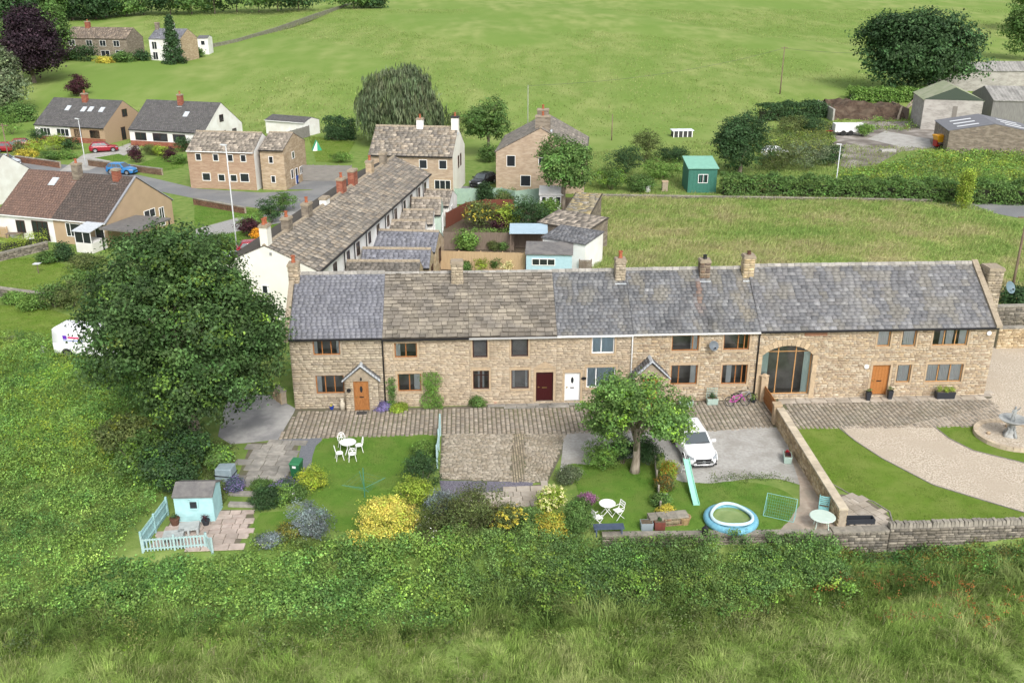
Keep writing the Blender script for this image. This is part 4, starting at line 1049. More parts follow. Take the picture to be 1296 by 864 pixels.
# ------------------------------------------------------------------ detached and semi-detached houses
TILEP = [(.115, .11, .11), (.13, .125, .12), (.10, .097, .095)]
BRNP = [(.098, .075, .064), (.112, .084, .07), (.088, .068, .058)]
REDP = [(.175, .108, .082), (.195, .12, .09), (.16, .10, .078)]
tile = lambda p: dict(course=.33, wd=(.3, .36), th=.022, pal=p, cvar=.06)
def rooflight(h, u, s, al, e, w=.78, l=1.1, nm='rooflight'):
    """h: house empty, placed on its front slope"""
    m = MB(); m.box(-w / 2, w / 2, 0, l, .0, .09); m.box(-w / 2 + .07, w / 2 - .07, .07, l - .07, .09, .10, 1)
    o = m.build(nm, [LEAD, M('skylight_glass', (.5, .56, .6), rough=.08, spec=.6)], h)
    o.matrix_local = Matrix.Translation((u, e[0], e[1])) @ Matrix.Rotation(al, 4, 'X') @ Matrix.Translation((0, s, 0))
def lights_on(h, D, H, RS, lst, oh=.22, **k):
    kk = RS / (D / 2); al = math.atan(kk)
    for u, s in lst: rooflight(h, u, s, al, (-oh, H - oh * kk + .03), **k)

YA = R(-17.5)
# near semi: two halves
a = g(0, 270, 2.6); b = g(132, 282, 2.6); d = (b - a); d.normalize(); yw = math.atan2(d.y, d.x); nn = Vector((-d.y, d.x, 0))
base = Vector((a.x, a.y, 0)) + nn * .22 - d * .6; W1, W2 = 6.9, 6.5
h = house('semi_bungalow', 'white semi bungalow half under reddish brown tiles with one rooflight', 'house', base, yw, W1, 10.3, 2.6, 3.45, RENDER, deck=DECKB, roof=tile(REDP), slopes='f', gutter=WHITE,
          front=[BW(2.2, 3.3, .7, 2.0, frame=DARKWOOD), dict(r=(4.2, 6.2, .1, 2.1), lights=3, frame=DARKWOOD)], chims=[dict(x=W1 - .15, y=4.6, z0=5.1, z1=7.0, w=.8, d=.7, mat=GREYS, pots=1)])
lights_on(h, 10.3, 2.6, 3.45, [(4.2, 4.4)])
h = house('semi_bungalow', 'tan rendered semi bungalow half under dark brown tiles with wide gable', 'house', base + d * W1, yw, W2, 10.3, 2.6, 3.45, M('tan_render', (.42, .31, .20), (.38, .28, .18), sc=1.0, bump=.1), deck=DECKB, roof=tile(BRNP), slopes='f', gutter=WHITE, verge=LEAD,
          front=[dict(r=(1.5, 4.0, .8, 2.2), lights=[.22, .75]), dict(r=(5.0, 6.1, .1, 2.1), lights=1)], right=[BW(5.6, 7.4, 1.5, 2.4), BW(8.0, 8.8, .2, 2.2)], chims=[dict(x=4.6, y=4.7, z0=5.2, z1=6.7, w=.7, d=.6, mat=BRICK, pots=0)], pipes=[])
m = MB(); k = 3.45 / 5.15
for s0, s1, z0, z1 in ((-.22, 5.15, 2.6 - .22 * k, 6.05), (5.15, 10.52, 6.05, 2.6 - .22 * k)): m.hexa([(W2 - .12, s0, z0 + .02), (W2 + .1, s0, z0 + .02), (W2 + .1, s1, z1 + .02), (W2 - .12, s1, z1 + .02), (W2 - .12, s0, z0 + .13), (W2 + .1, s0, z0 + .13), (W2 + .1, s1, z1 + .13), (W2 - .12, s1, z1 + .13)])
m.build('verge_trim', M('grey_verge', (.25, .26, .28)), h)
p0 = base + d * (W1 + 4.4) - nn * 2.2
m = MB(); t = thing('glazed_porch', 'white glazed porch with sloping grey roof on the tan bungalow corner', 'porch', p0, yw)
m.box(0, 1.9, 0, 2.1, 0, 1.0); m.build('base_wall', RENDER, t)
m = MB(); m.hexa([(-.1, -.15, 2.1), (2.0, -.15, 2.1), (2.0, 2.15, 2.5), (-.1, 2.15, 2.5), (-.1, -.15, 2.18), (2.0, -.15, 2.18), (2.0, 2.15, 2.58), (-.1, 2.15, 2.58)]); m.build('roof', LEAD, t)
for x in (0, .95, 1.84): m = MB(); m.box(x, x + .06, 0, .06, 1.0, 2.1); m.build('post', WHITE, t)
m = MB(); m.quad((.06, .03, 1.0), (1.84, .03, 1.0), (1.84, .03, 2.1), (.06, .03, 2.1)); m.build('pane', DARKGLASS, t)
t = thing('carport', 'flat roofed carport beside the tan bungalow gable', 'carport', base + d * (W1 + W2 + .3) - nn * 1.5, yw)
m = MB(); m.box(0, 4.2, 0, 5.5, 2.25, 2.42); m.build('roof', M('felt', (.13, .125, .12), (.17, .16, .15), sc=3), t)
for x, y in ((.1, .1), (4.0, .1), (.1, 5.3), (4.0, 5.3)): m = MB(); m.box(x, x + .1, y, y + .1, 0, 2.25); m.build('post', BLACK, t)
house('bungalow', 'bungalow with charcoal tiled roof at the road corner', 'house', g(-60, 270, 0) + Vector((-8, 5, 0)), yw, 11, 9, 2.6, 3.0, RENDER, roof=tile(TILEP), slopes='f', front=[BW(7.5, 9.5, .8, 2.1, frame=DARKWOOD)], gutter=BLACK)

# two bungalows beyond the road
a = g(42, 157, 2.6); nn2 = Vector((-math.sin(YA), math.cos(YA), 0))
h = house('dormer_bungalow', 'semi bungalow with four rooflights and tan brick gable beyond the road', 'house', (a.x, a.y, 0) + 0 * nn2 if False else Vector((a.x, a.y, 0)) + nn2 * .2, YA, 13.4, 10.4, 2.6, 3.5, RENDER, roof=tile(TILEP), slopes='f', gutter=BLACK, side_mats=dict(right=TANB),
          front=[dict(r=(1.0, 3.0, .9, 2.1), lights=3), dict(r=(4.2, 6.6, .9, 2.1), lights=3), dict(r=(7.6, 9.0, .9, 2.1), lights=2, frame=DARKWOOD), dict(r=(10.6, 12.4, .9, 2.1), lights=2, frame=DARKWOOD)],
          right=[BW(4.6, 5.8, 3.6, 4.8, frame=DARKWOOD), BW(3.8, 4.8, .1, 2.1, frame=DARKWOOD)], chims=[dict(x=6.6, y=4.7, z0=5.2, z1=6.9, w=.9, d=.6, mat=BRICK, pots=1)])
lights_on(h, 10.4, 2.6, 3.5, [(4.3, 3.6), (7.4, 3.5), (8.7, 3.6), (10.8, 3.6)])
m = MB(); m.box(6.9, 13.42, -.02, .1, .0, 2.58); m.build('wall_facing', TANB, h)
m = MB(); m.box(.05, 13.38, -.06, -.021, .0, .8); m.build('plinth', BRICK, h)
a = g(162, 163, 2.6)
h = house('dormer_bungalow', 'semi bungalow with white gable and single rooflight beyond the road', 'house', Vector((a.x, a.y, 0)) + nn2 * .2, R(-16.5), 13.4, 10.6, 2.6, 3.75, RENDER, roof=tile(TILEP), slopes='f', gutter=BLACK,
          front=[dict(r=(1.0, 3.0, .9, 2.1), lights=2, frame=DARKWOOD), dict(r=(4.2, 6.8, .9, 2.1), lights=2, frame=DARKWOOD), dict(r=(7.8, 10.0, .9, 2.1), lights=2, frame=DARKWOOD)],
          right=[BW(4.4, 5.5, 3.5, 4.6, frame=DARKWOOD), BW(4.6, 5.8, 1.0, 2.1, frame=DARKWOOD), BW(7.6, 8.8, .9, 2.0, frame=DARKWOOD)], chims=[dict(x=6.6, y=4.7, z0=5.4, z1=7.3, w=.8, d=.6, mat=BRICK, pots=1)])
lights_on(h, 10.6, 2.6, 3.75, [(8.6, 3.3)])
m = MB(); m.box(.05, 13.38, -.06, -.001, .0, .8); m.build('plinth', BRICK, h)
a = g(326, 174, 0); t = house('garage', 'white garage with dark shallow roof behind the white gabled bungalow', 'garage', a + Vector((0.5, 4, 0)), R(-25), 8, 4, 2.3, .6, RENDER, roof=tile(TILEP), slopes='f', left=[BW(.6, 3.2, .1, 2.0, frame=DARKWOOD)], gutter=WHITE)

# stone and brick house by the road bend
a = g(235, 190, 4.8); b = g(320.6, 192.6, 4.8); yb = R(-9); nb = Vector((-math.sin(yb), math.cos(yb), 0)); db = Vector((math.cos(yb), math.sin(yb), 0))
small = lambda x, z0, z1, w=.75: dict(r=(x, x + w, z0, z1), lights=1, surround=SURR, sill=SURR)
house('brick_fronted_house', 'brown brick fronted house with eight small windows at the road bend', 'house', Vector((a.x, a.y, 0)) + nb * .2, yb, 8.8, 6.2, 4.8, 1.8, M('brown_brick', (.36, .245, .165), (.30, .20, .135), sc=4, stretch=(1, 1, 4), c3=(.41, .30, .21), sc3=1.4, bump=.3), deck=DECKB, side_mats=dict(right=RENDER),
      front=[small(1.1, 3.5, 4.4), small(3.4, 3.5, 4.4), small(5.3, 3.5, 4.4), small(7.0, 3.5, 4.4), small(1.7, 1.0, 2.0, 1.1), small(3.8, 1.0, 1.9, .9), small(5.4, 1.0, 1.9, .9), small(6.7, 1.0, 2.1, 1.2)],
      roof=dict(course=.36, wd=(.4, .7), th=.035, pal=STP), slopes='f', ridge=(SURRG, .5, 0), gutter=WHITE)
o = Vector((a.x, a.y, 0)) + db * 9.2 + nb * .8
house('stone_wing', 'rough buff stone wing with blue bin against it beside the brick fronted house', 'house', o, yb, 3.2, 7.4, 5.0, 1.5, BUFFS, deck=DECKB, front=[small(1.2, 3.3, 4.2, .6), small(1.3, .9, 1.8, .6)],
      right=[dict(r=(1.8, 2.6, 1.0, 2.2), lights=1), dict(r=(3.2, 4.1, .1, 2.1), lights=1, frame=WHITE), dict(r=(4.8, 5.8, 1.0, 2.0), lights=2), dict(r=(2.6, 3.4, 3.4, 4.3), lights=1)], roof=dict(course=.36, wd=(.4, .7), th=.035, pal=STP), slopes='fb', ridge=(SURRG, .5, 0), pipes=[(.1, 'front', BLACK)])

# cream gabled stone house
a = g(465.5, 195.5, 5.0); yh = R(-7.2); nh = Vector((-math.sin(yh), math.cos(yh), 0))
sw = lambda x, z0, z1, w=1.0, l=1: dict(r=(x, x + w, z0, z1), lights=l, surround=SURR, sill=SURR)
house('stone_house', 'pink stone house with cream gable and two white chimneys beside a black car', 'house', Vector((a.x, a.y, 0)) + nh * .2, yh, 10.3, 8.3, 5.0, 2.75, PINKS, deck=DECKB, side_mats=dict(right=CREAM),
      front=[sw(1.3, 3.4, 4.5), sw(6.2, 3.4, 4.5), sw(8.6, 3.4, 4.5), sw(8.0, .9, 2.1, 2.0, 3), sw(2.0, .9, 2.1)], right=[BW(3.4, 4.1, 2.9, 4.4, frame=DARKWOOD), BW(4.9, 5.6, 2.9, 4.4, frame=DARKWOOD)],
      roof=dict(course=.38, wd=(.45, .8), th=.04, pal=ROWP), slopes='f', ridge=(SURRG, .5, 0), gutter=BLACK,
      chims=[dict(x=5.6, y=4.0, z0=7.0, z1=8.6, w=.8, d=.7, mat=RENDER, pots=1), dict(x=9.95, y=4.0, z0=7.0, z1=8.9, w=.85, d=.8, mat=CREAM, pots=1, cap=M('black_band', (.04, .04, .04)))])
# gable-on stone house behind the small trees
b = g(740, 194, 5.0); yg = R(84.4)
house('stone_house', 'gable on stone house with several stone stacks behind the leafy garden tree', 'house', Vector((b.x, b.y, 0)), yg, 12.5, 10.8, 5.0, 2.9, PINKS, deck=DECKB, left=[sw(1.3, 3.2, 4.6, 1.1), sw(3.0, .8, 2.2, 1.3), sw(5.2, 3.4, 4.4, .9)],
      front=[sw(2, 3.2, 4.3, .9), sw(5, 3.2, 4.3, .9), sw(8, 3.2, 4.3, .9), sw(2, .9, 2.1, .9), sw(5, .9, 2.1, .9), sw(10.4, 3.2, 4.3, .9)], roof=dict(course=.38, wd=(.45, .8), th=.04, pal=[(.24, .21, .175), (.28, .245, .20), (.21, .185, .155)]), slopes='fb', ridge=(SURRG, .5, 0), pipes=[(12.2, 'front', BLACK)],
      chims=[dict(x=1.6, y=5.2, z0=7.2, z1=9.0, w=.9, d=1.8, mat=GREYS, pots=2), dict(x=4.6, y=5.4, z0=7.2, z1=9.4, w=.8, d=1.4, mat=GREYS, pots=2)])

# ------------------------------------------------------------------ farm buildings
CORR = M('cement_sheet', (.33, .32, .30), (.24, .235, .22), sc=1.2, stretch=(2, 1, 1), c3=(.18, .175, .165), sc3=.4, bump=.3)
def ribbed(parent, W, L, T, mat, pitch=.5, h=.05):
    mb = MB(); n = int(W / pitch)
    for i in range(n):
        x = i * W / n; mb.prism([(x, 0, 0), (x + .12, 0, h), (x + .26, 0, h), (x + .38, 0, 0)], (0, L, 0))
    o = mb.build('ribs', mat, parent); o['kind'] = 'stuff'; o.matrix_local = T; return o
def shed_roof(h, W, D, H, RS, mat, oh=.22, pitch=.6):
    ro = [c for c in h.children if c.name.startswith('roof')][0]
    e = H - oh * RS / (D / 2) + .03; rg = H + RS + .03; Ls = math.hypot(D / 2 + oh, rg - e); al = math.atan2(rg - e, D / 2 + oh)
    ribbed(ro, W, Ls, Matrix.Translation((0, -oh, e)) @ Matrix.Rotation(al, 4, 'X'), mat, pitch)
    ribbed(ro, W, Ls, Matrix.Translation((W, D + oh, e)) @ Matrix.Rotation(math.pi, 4, 'Z') @ Matrix.Rotation(al, 4, 'X'), mat, pitch)
GREENR = M('green_sheet', (.20, .23, .145), (.25, .275, .18), sc=1.5, c3=(.29, .30, .22), sc3=.5)
b = g(1245, 128, 5.0); yf = R(77.3)
h = house('block_barn', 'tall concrete block barn with pale green sheet roof', 'barn', Vector((b.x, b.y, 0)), yf, 11.0, 9.3, 5.0, 2.1, BLOCK, deck=GREENR, gutter=None)
shed_roof(h, 11, 9.3, 5.0, 2.1, GREENR)
m = MB(); m.poly([(-.04, 9.5, 5.02), (-.04, -.2, 5.02), (-.04, 4.65, 7.05)]); m.build('gable_sheeting', M('dark_green_sheet', (.055, .075, .055)), h)
m = MB(); m.box(-.06, -.0, 3.9, 4.6, 0, 4.0); m.build('blocked_doorway', M('old_boards', (.19, .175, .155)), h)
a = g(1201, 165, 3.3); ca = g(1256, 156, 4.4); Wg = 2 * (ca.x - a.x)
h = house('stone_barn', 'low dark stone barn with grey roof and white rooflight strips', 'barn', Vector((a.x + Wg * .98, a.y - 2.8, 0)), R(78), 10.5, Wg, 3.3, 1.15, GREYS, deck=M('grey_sheet', (.145, .15, .165), (.17, .175, .19), sc=2), gutter=None)
shed_roof(h, 10.5, Wg, 3.3, 1.15, M('grey_sheet2', (.145, .15, .165), rough=.6), pitch=1.0)
al = math.atan2(1.15, Wg / 2)
for sd in (0, 1):
    for i in range(3):
        m = MB(); m.box(0, .55, 1.6, 4.6, .05, .09); o = m.build('rooflight', M('grp_sheet', (.68, .70, .72), rough=.4), h)
        e = (0, -.22, 3.3 - .22 * 1.15 / (Wg / 2) + .03)
        o.matrix_local = (Matrix.Translation(e) @ Matrix.Rotation(al, 4, 'X') if sd == 0 else Matrix.Translation((10.5, Wg + .22, e[2])) @ Matrix.Rotation(math.pi, 4, 'Z') @ Matrix.Rotation(al, 4, 'X')) @ Matrix.Translation((1.6 + i * 2.6 if sd == 0 else 10.5 - 2.2 - i * 2.6, 0, 0))
a = g(1240, 138, 0)
h = house('open_shed', 'long pale sheet roofed shed with weathered board end behind the stone barn', 'barn', Vector((84.5, 116, 0)), R(-8), 22, 12, 4.2, 1.8, M('boards_grey', (.22, .215, .205), (.16, .155, .15), sc=2, stretch=(5, 5, .5)), deck=CORR, gutter=None); shed_roof(h, 22, 12, 4.2, 1.8, CORR)
h = house('cement_shed', 'old cement sheet shed with blotched roof beneath the farm tree', 'barn', gt(1180, 122) + Vector((3, 6, 0)), R(-8), 14, 7, 4.6, 1.4, BLOCK, deck=CORR, gutter=None); shed_roof(h, 14, 7, 4.6, 1.4, CORR)
h = house('cement_shed', 'blotched cement sheet shed behind the long pale roof', 'barn', gt(1240, 122) + Vector((6, 9, 0)), R(-4), 26, 7, 4.2, 1.6, BLOCK, deck=CORR, gutter=None); shed_roof(h, 26, 7, 4.2, 1.6, CORR)
p = gt(1222, 118) + Vector((2, 9, 0)); t = thing('feed_hopper', 'glazed steel cab rising above the cement sheet roofs', 'hopper', p, R(-5))
m = MB(); m.box(-.9, .9, -.9, .9, 0, 5.5); m.build('base', GALV, t)
m = MB()
for x, y in ((-1.3, -1), (1.3, -1), (1.3, 1), (-1.3, 1)): m.tube([(x, y, 5.4), (x * .85, y * .85, 7.9)], .09, 6)
m.build('frame', GALV, t); m = MB(); m.box(-1.3, 1.3, -1.05, 1.05, 7.9, 8.2); m.build('roof', GALV, t); m = MB(); m.hexa([(-1.2, -.95, 5.5), (1.2, -.95, 5.5), (1.2, .95, 5.5), (-1.2, .95, 5.5), (-1.05, -.82, 7.9), (1.05, -.82, 7.9), (1.05, .82, 7.9), (-1.05, .82, 7.9)]); m.build('pane', M('pale_glass', (.42, .46, .5), rough=.1), t)

# ------------------------------------------------------------------ hillside houses
def hill(l, r): 
    a, b = gt(*l), gt(*r); d = b - a; return a, math.atan2(d.y, d.x), math.hypot(d.x, d.y), FPX / ((a - Vector(CAM)).length)
a, y, W, s = hill((86, 73), (166, 75)); H = 21 / s; 
hw = lambda u0, z0, w=.10, hh=.30: dict(r=(u0 * W, (u0 + w) * W, z0 * H, (z0 + hh) * H), lights=2)
h = house('hillside_house', 'weathered stone pair of houses below the hedgerow on the hillside', 'house', a, y - R(3), W, W * .42, H, H * .50, GREYS, deck=DECKB, front=[hw(.06, .6), hw(.34, .6), hw(.56, .6), hw(.78, .6), hw(.06, .15), hw(.34, .15), hw(.56, .1, .14), hw(.80, .12, .12)], roof=dict(course=.5, wd=(.5, .9), th=.04, pal=BRNP and [(.21, .165, .125), (.25, .2, .15), (.18, .145, .115)]), slopes='f', gutter=None,
          chims=[dict(x=W * .27, y=W * .2, z0=H * 1.3, z1=H * 1.75, w=1.2, d=.8, mat=BRICK, pots=1)])
a, y, W, s = hill((192, 79), (234, 80)); H = 26 / s
h = house('hillside_house', 'white fronted hillside house with blue slate roof and conifer before it', 'house', a, y - R(6), W, W * .85, H, H * .38, RENDER, side_mats=dict(right=BUFFS), front=[hw(.08, .55, .16, .32), hw(.08, .12, .16, .32), hw(.62, .55, .16, .32), hw(.62, .12, .16, .32)], roof=dict(course=.4, wd=(.4, .7), th=.03, pal=BLUE), slopes='f', gutter=None,
          chims=[dict(x=.5, y=W * .4, z0=H * 1.2, z1=H * 1.6, w=.9, d=.8, mat=GREYS, pots=0), dict(x=W * .55, y=W * .4, z0=H * 1.2, z1=H * 1.62, w=.9, d=.8, mat=RENDER, pots=0)])
a, y, W, s = hill((252, 70), (265, 70)); house('hillside_annex', 'small white annex beside the slate roofed hillside house', 'annex', a, y, W, 4, 19 / s, .5, RENDER, front=[dict(r=(W * .3, W * .7, 11 / s, 16 / s), lights=1)], gutter=None)
# ------------------------------------------------------------------ walls and fences
def stone_wall(name, label, a, b, h, th, pal, z0=0.0, cope='flat', cl=.7, ch=.15, sides=(0, 1), cat='wall', mat=MORTAR, copem=None, hump=0.0):
    a, b = Vector(a), Vector(b); d = b - a; L = math.hypot(d.x, d.y); t = thing(name, label, cat, (a.x, a.y, z0), math.atan2(d.y, d.x))
    m = MB(); m.box(0, L, 0, th, -.3, h); m.build('core', mat, t)
    T = [Matrix.Translation((0, 0, 0)), Matrix.Translation((L, th, 0)) @ Matrix.Rotation(math.pi, 4, 'Z')]
    for s in sides: stones(t, T[s], 0, L, -.05, h, [], pal, ch=ch, ln=(.18, .5), proud=.035, gap=.006)
    cm = copem or M('coping', (.29, .265, .22), (.20, .185, .155), sc=4, bump=.4, bsc=15, orand=.2)
    if cope:
        if cope == 'flat':
            q = MB(); q.box(0, 1, 0, 1, 0, 1); me = q.mesh('coping_stone', cm); x = 0
            while x < L:
                l = min(cl * random.uniform(.7, 1.3), L - x)
                if L - x - l < .2: l = L - x
                o = link('coping_stone', me, t); o.location = (x + .006, -.05, h + .002 + random.uniform(0, .012)); o.scale = (l - .012, th + .10, .09); x += l
        else:
            x = 0; ms = []
            for k in range(4):
                q = MB(); j = [random.uniform(-.06, .06) for _ in range(6)]
                q.hexa([(0, 0, 0), (1, 0, 0), (1, 1, 0), (0, 1, 0), (.08, .10 + j[0], .9 + j[1]), (.92, .10 + j[2], .92 + j[3]), (.92, .9, .95 + j[4]), (.08, .9, .9 + j[5])]); ms.append(q.mesh('coping_stone', cm))
            while x < L:
                l = random.uniform(.13, .26); o = link('coping_stone', random.choice(ms), t); o.location = (x, .03, h); o.scale = (l - .015, th - .06, random.uniform(.24, .33)); o.rotation_euler = (0, random.uniform(-.06, .06), 0); x += l
    return t

def fence(name, label, pts, h, mat, bw=.09, gap=.05, rails=(.25, .75), post=1.8, bt=.02, cat='fence', top=None, postm=None, panel=False, pw=.09, ph=.08, swoop=None):
    P = [Vector((p[0], p[1], 0)) for p in pts]; t = thing(name, label, cat, P[0])
    q = MB(); q.box(-.5, .5, -.5, .5, 0, 1)
    if top == 'point':
        q = MB(); q.prism([(-.5, -.5, 0), (.5, -.5, 0), (.5, -.5, .93), (0, -.5, 1), (-.5, -.5, .93)], (0, 1, 0))
    pm = q.mesh('picket', mat); q = MB(); q.box(-.5, .5, -.5, .5, 0, 1); qm = q.mesh('post', postm or mat); rm = q.mesh('rail', mat)
    for a, b in zip(P[:-1], P[1:]):
        d = b - a; L = d.length; an = math.atan2(d.y, d.x); dn = d.normalized(); nn = Vector((-dn.y, dn.x, 0))
        def put(nm, me, s, w, off, th, z, hh):
            o = link(nm, me, t); p = a + dn * s + nn * off - P[0]; o.location = (p.x, p.y, z); o.rotation_euler = (0, 0, an); o.scale = (w, th, hh); return o
        n = max(1, round(L / post))
        for i in range(n + 1): put('post', qm, L * i / n, pw, .0, pw, -.1, h + ph + .1)
        for f in rails:
            for i in range(n): put('rail', rm, L * (i + .5) / n, L / n - pw, .0, .05, h * f - .03, .07)
        if panel:
            for i in range(n):
                k = max(1, int(L / n / bw)); m = MB()
                for j in range(k): x = j * (L / n - pw) / k; m.box(x + .004, x + (L / n - pw) / k - .004, -.01 + .008 * (j % 2), .012 + .008 * (j % 2), .05, h + random.uniform(-.01, .01))
                o = m.build('fence_panel', mat, t); p = a + dn * (L * i / n + pw / 2) - nn * .04 - P[0]; o.location = p; o.rotation_euler = (0, 0, an)
        else:
            k = int(L / (bw + gap))
            for j in range(k):
                s = L * (j + .5) / k; hh = h
                if swoop: hh = h * (1 - swoop * math.sin(math.pi * (s / L)))
                put('picket', pm, s, bw, -.04, bt, .04, hh - .04)
    return t
AQUA = M('aqua_paint', (.32, .51, .52), (.28, .46, .47), sc=5, c3=(.24, .38, .38), sc3=2, rough=.7)
AQUAP = M('pale_aqua_paint', (.36, .50, .50), (.32, .45, .45), sc=5, rough=.7)
# wall between pool garden and the barn drive
wa = g(981, 536.5); wb = g(1060, 669)
PALW = [(.50, .40, .26), (.44, .34, .21), (.56, .46, .32), (.36, .28, .18)]
stone_wall('garden_wall', 'buff stone wall with flat coping between parked car and barn drive', wa, wb, 1.05, .36, PALW, sides=(0, 1), cl=.75, copem=M('buff_coping', (.52, .45, .34), (.42, .36, .27), sc=3, bump=.3, orand=.12))
PALD = [(.23, .21, .18), (.18, .165, .14), (.29, .265, .225), (.14, .13, .115)]
stone_wall('retaining_wall', 'grey drystone retaining wall with upright coping stones above the rough field', (18.6, -14.35, 0), (40, -13.2, 0), 1.45, .42, PALD, z0=-1.25, cope='up', sides=(0,), mat=M('dark_mortar', (.10, .09, .075), (.14, .13, .11), sc=5))
stone_wall('retaining_wall', 'grey stone retaining wall with flat slab top under the black tub', (15.75, -14.45, 0), (18.58, -14.32, 0), 1.3, .42, PALD, z0=-1.25, cope='flat', cl=1.4, sides=(0,), mat=M('dark_mortar', (.10, .09, .075)), ch=.17)
stone_wall('low_garden_wall', 'low concrete capped wall along the pool lawn edge', (4.4, -14.75, 0), (15.7, -14.5, 0), 1.15, .25, PALD, z0=-1.1, cl=1.6, sides=(0,))
stone_wall('yard_wall', 'buff stone wall with pale coping beyond the gravel forecourt', g(1260, 441), g(1420, 437), 1.5, .4, PALW, cl=1.0, sides=(0,))
stone_wall('yard_wall', 'mossy brown stone wall behind the forecourt beside the barn chimney', g(1256, 441) + Vector((0, 3.2, 0)), g(1420, 437) + Vector((0, 3.4, 0)), 2.0, .4, PALD, sides=(0,))
stone_wall('drystone_wall', 'low grey stone wall between the two small lawns by the bungalow', g(-40, 371), g(76, 387), .75, .4, PALD, sides=(0,), cl=.5)
stone_wall('drystone_wall', 'low stone edging wall beneath the lower lawn', g(-40, 436), g(30, 432), .3, .3, PALD, sides=(0,), cl=.5)
stone_wall('drystone_wall', 'stone wall under the golden hedge of the white bungalow', g(-20, 336), g(62, 316), .7, .35, PALD, sides=(0,), cl=.5)
stone_wall('entrance_wall', 'curved low stone wall beside the blue slate cottage', g(345, 502) + Vector((-.1, 0, 0)), g(357, 512), .8, .35, PALW, sides=(0,), cl=.5)
stone_wall('roadside_wall', 'brown brick wall along the verge beside the tan bungalow', g(245, 259), g(310, 271), .7, .25, [(.2, .11, .075), (.16, .09, .06)], cl=.6, sides=(0,))
stone_wall('front_garden_wall', 'red brown brick garden wall before the flowering bungalow garden', g(20, 205), g(76, 213), .8, .25, [(.24, .12, .08), (.19, .1, .07)], cl=.6, sides=(0,))
stone_wall('front_garden_wall', 'brown garden wall below the dark topiary balls', g(112, 210), g(205, 222), .8, .25, [(.2, .13, .09), (.17, .11, .08)], cl=.6, sides=(0,))
stone_wall('roadside_wall', 'low pale stone kerb wall dividing the lane from the hay meadow', g(750, 250.5), g(1180, 257), .35, .2, PALD, cl=1.2, sides=(0,))
stone_wall('field_wall', 'dark drystone wall climbing the hillside between two fields', gt(268, 60), gt(412, 18), 1.3, .6, PALD, z0=0, cope=None, sides=()) if False else None
WFD = M('drystone_far', (.13, .135, .09), (.21, .205, .15), sc=1.5, bump=.5, bsc=4)
P = [gt(262, 62), gt(300, 54), (gt(350, 39)), gt(400, 21), gt(440, 8), gt(480, 1)]; m = MB()
for a, b in zip(P[:-1], P[1:]):
    d = (b - a); n = Vector((-d.y, d.x, 0)).normalized() * .4; h = Vector((0, 0, 1.0)); q = Vector((0, 0, -.6)); m.hexa([a - n + q, b - n + q, b + n + q, a + n + q, a - n * .6 + h, b - n * .6 + h, b + n * .6 + h, a + n * .6 + h])
one('field_wall', 'dark drystone wall climbing the hillside between two fields', 'wall', m, WFD)
# low brick feature by the pool lawn
stone_wall('brick_planter_wall', 'short mossy brick wall beside the paddling pool lawn', g(822, 668), g(871, 664), .45, .5, [(.26, .15, .1), (.2, .13, .09), (.24, .2, .13)], sides=(0,), cl=.4)

fence('picket_fence', 'turquoise picket fence along the side of the little shed patio', [g(213, 652), g(181, 697)], 1.0, AQUA, bw=.1, gap=.02, top='point')
fence('picket_fence', 'pale turquoise picket fence with open gaps before the little shed patio', [g(181, 698), g(262, 692), g(269, 699)], .75, AQUAP, bw=.06, gap=.09, top='point', rails=(.2, .85))
fence('garden_screen', 'swooping turquoise board fence beside the tan setts', [g(557.5, 551), g(553.5, 592)], 1.35, AQUAP, bw=.12, gap=.012, swoop=.30, rails=(.3, .8))
PALEW = M('pale_larch', (.46, .33, .20), (.40, .28, .165), sc=4, stretch=(3, 3, .4), bump=.2)
BRNW = M('brown_boards', (.20, .155, .12), (.15, .115, .09), sc=4, stretch=(3, 3, .4), bump=.2)
REDW = M('red_brown_boards', (.16, .052, .032), (.13, .045, .028), sc=4, stretch=(3, 3, .4))
fence('board_fence', 'pale new larch fence behind the terrace back gardens', [g(554, 341), g(664, 344)], 1.8, PALEW, panel=True, bw=.28)
fence('board_fence', 'weathered brown board fence with a climbing shrub between the back gardens', [g(562, 316), g(650, 317)], 1.8, BRNW, panel=True, bw=.15)
fence('board_fence', 'red brown fence curving round the golden shrub garden', [g(565, 289), g(590, 275), g(615, 271), g(650, 271)], 1.7, REDW, panel=True, bw=.15)
fence('board_fence', 'sage green hoarding before the parked black car', [g(576, 259), g(635, 258), g(652, 262), g(685, 258)], 1.9, M('sage_paint', (.30, .42, .33), (.26, .37, .30), sc=3), panel=True, bw=.15)
fence('board_fence', 'silvered timber fence beside the stone wing driveway', [g(382, 229), g(446, 230)], 2.1, M('silver_boards', (.27, .255, .235), (.21, .20, .185), sc=3, stretch=(.4, .4, 4)), panel=True, bw=.15)
fence('board_fence', 'grey timber fence running behind the brick fronted house', [g(336, 190), g(392, 173)], 1.8, M('silver_boards2', (.27, .255, .235), (.21, .20, .185), sc=3), panel=True, bw=.15)
fence('low_fence', 'low timber edge fence between the tree lawn and pool lawn', [g(829, 588), g(838, 668)], .5, M('grey_timber', (.33, .30, .25), (.26, .24, .2), sc=4), bw=.12, gap=.004, rails=())
fence('trellis_gate', 'small bleached wooden gate behind the white outhouse', [g(733, 345), g(748, 345)], 1.2, BRNW, bw=.1, gap=.02)
fence('timber_fence', 'bright new wooden fence on the white bungalow patio', [g(-8, 300), g(11, 302)], 1.2, PALEW, bw=.1, gap=.05)
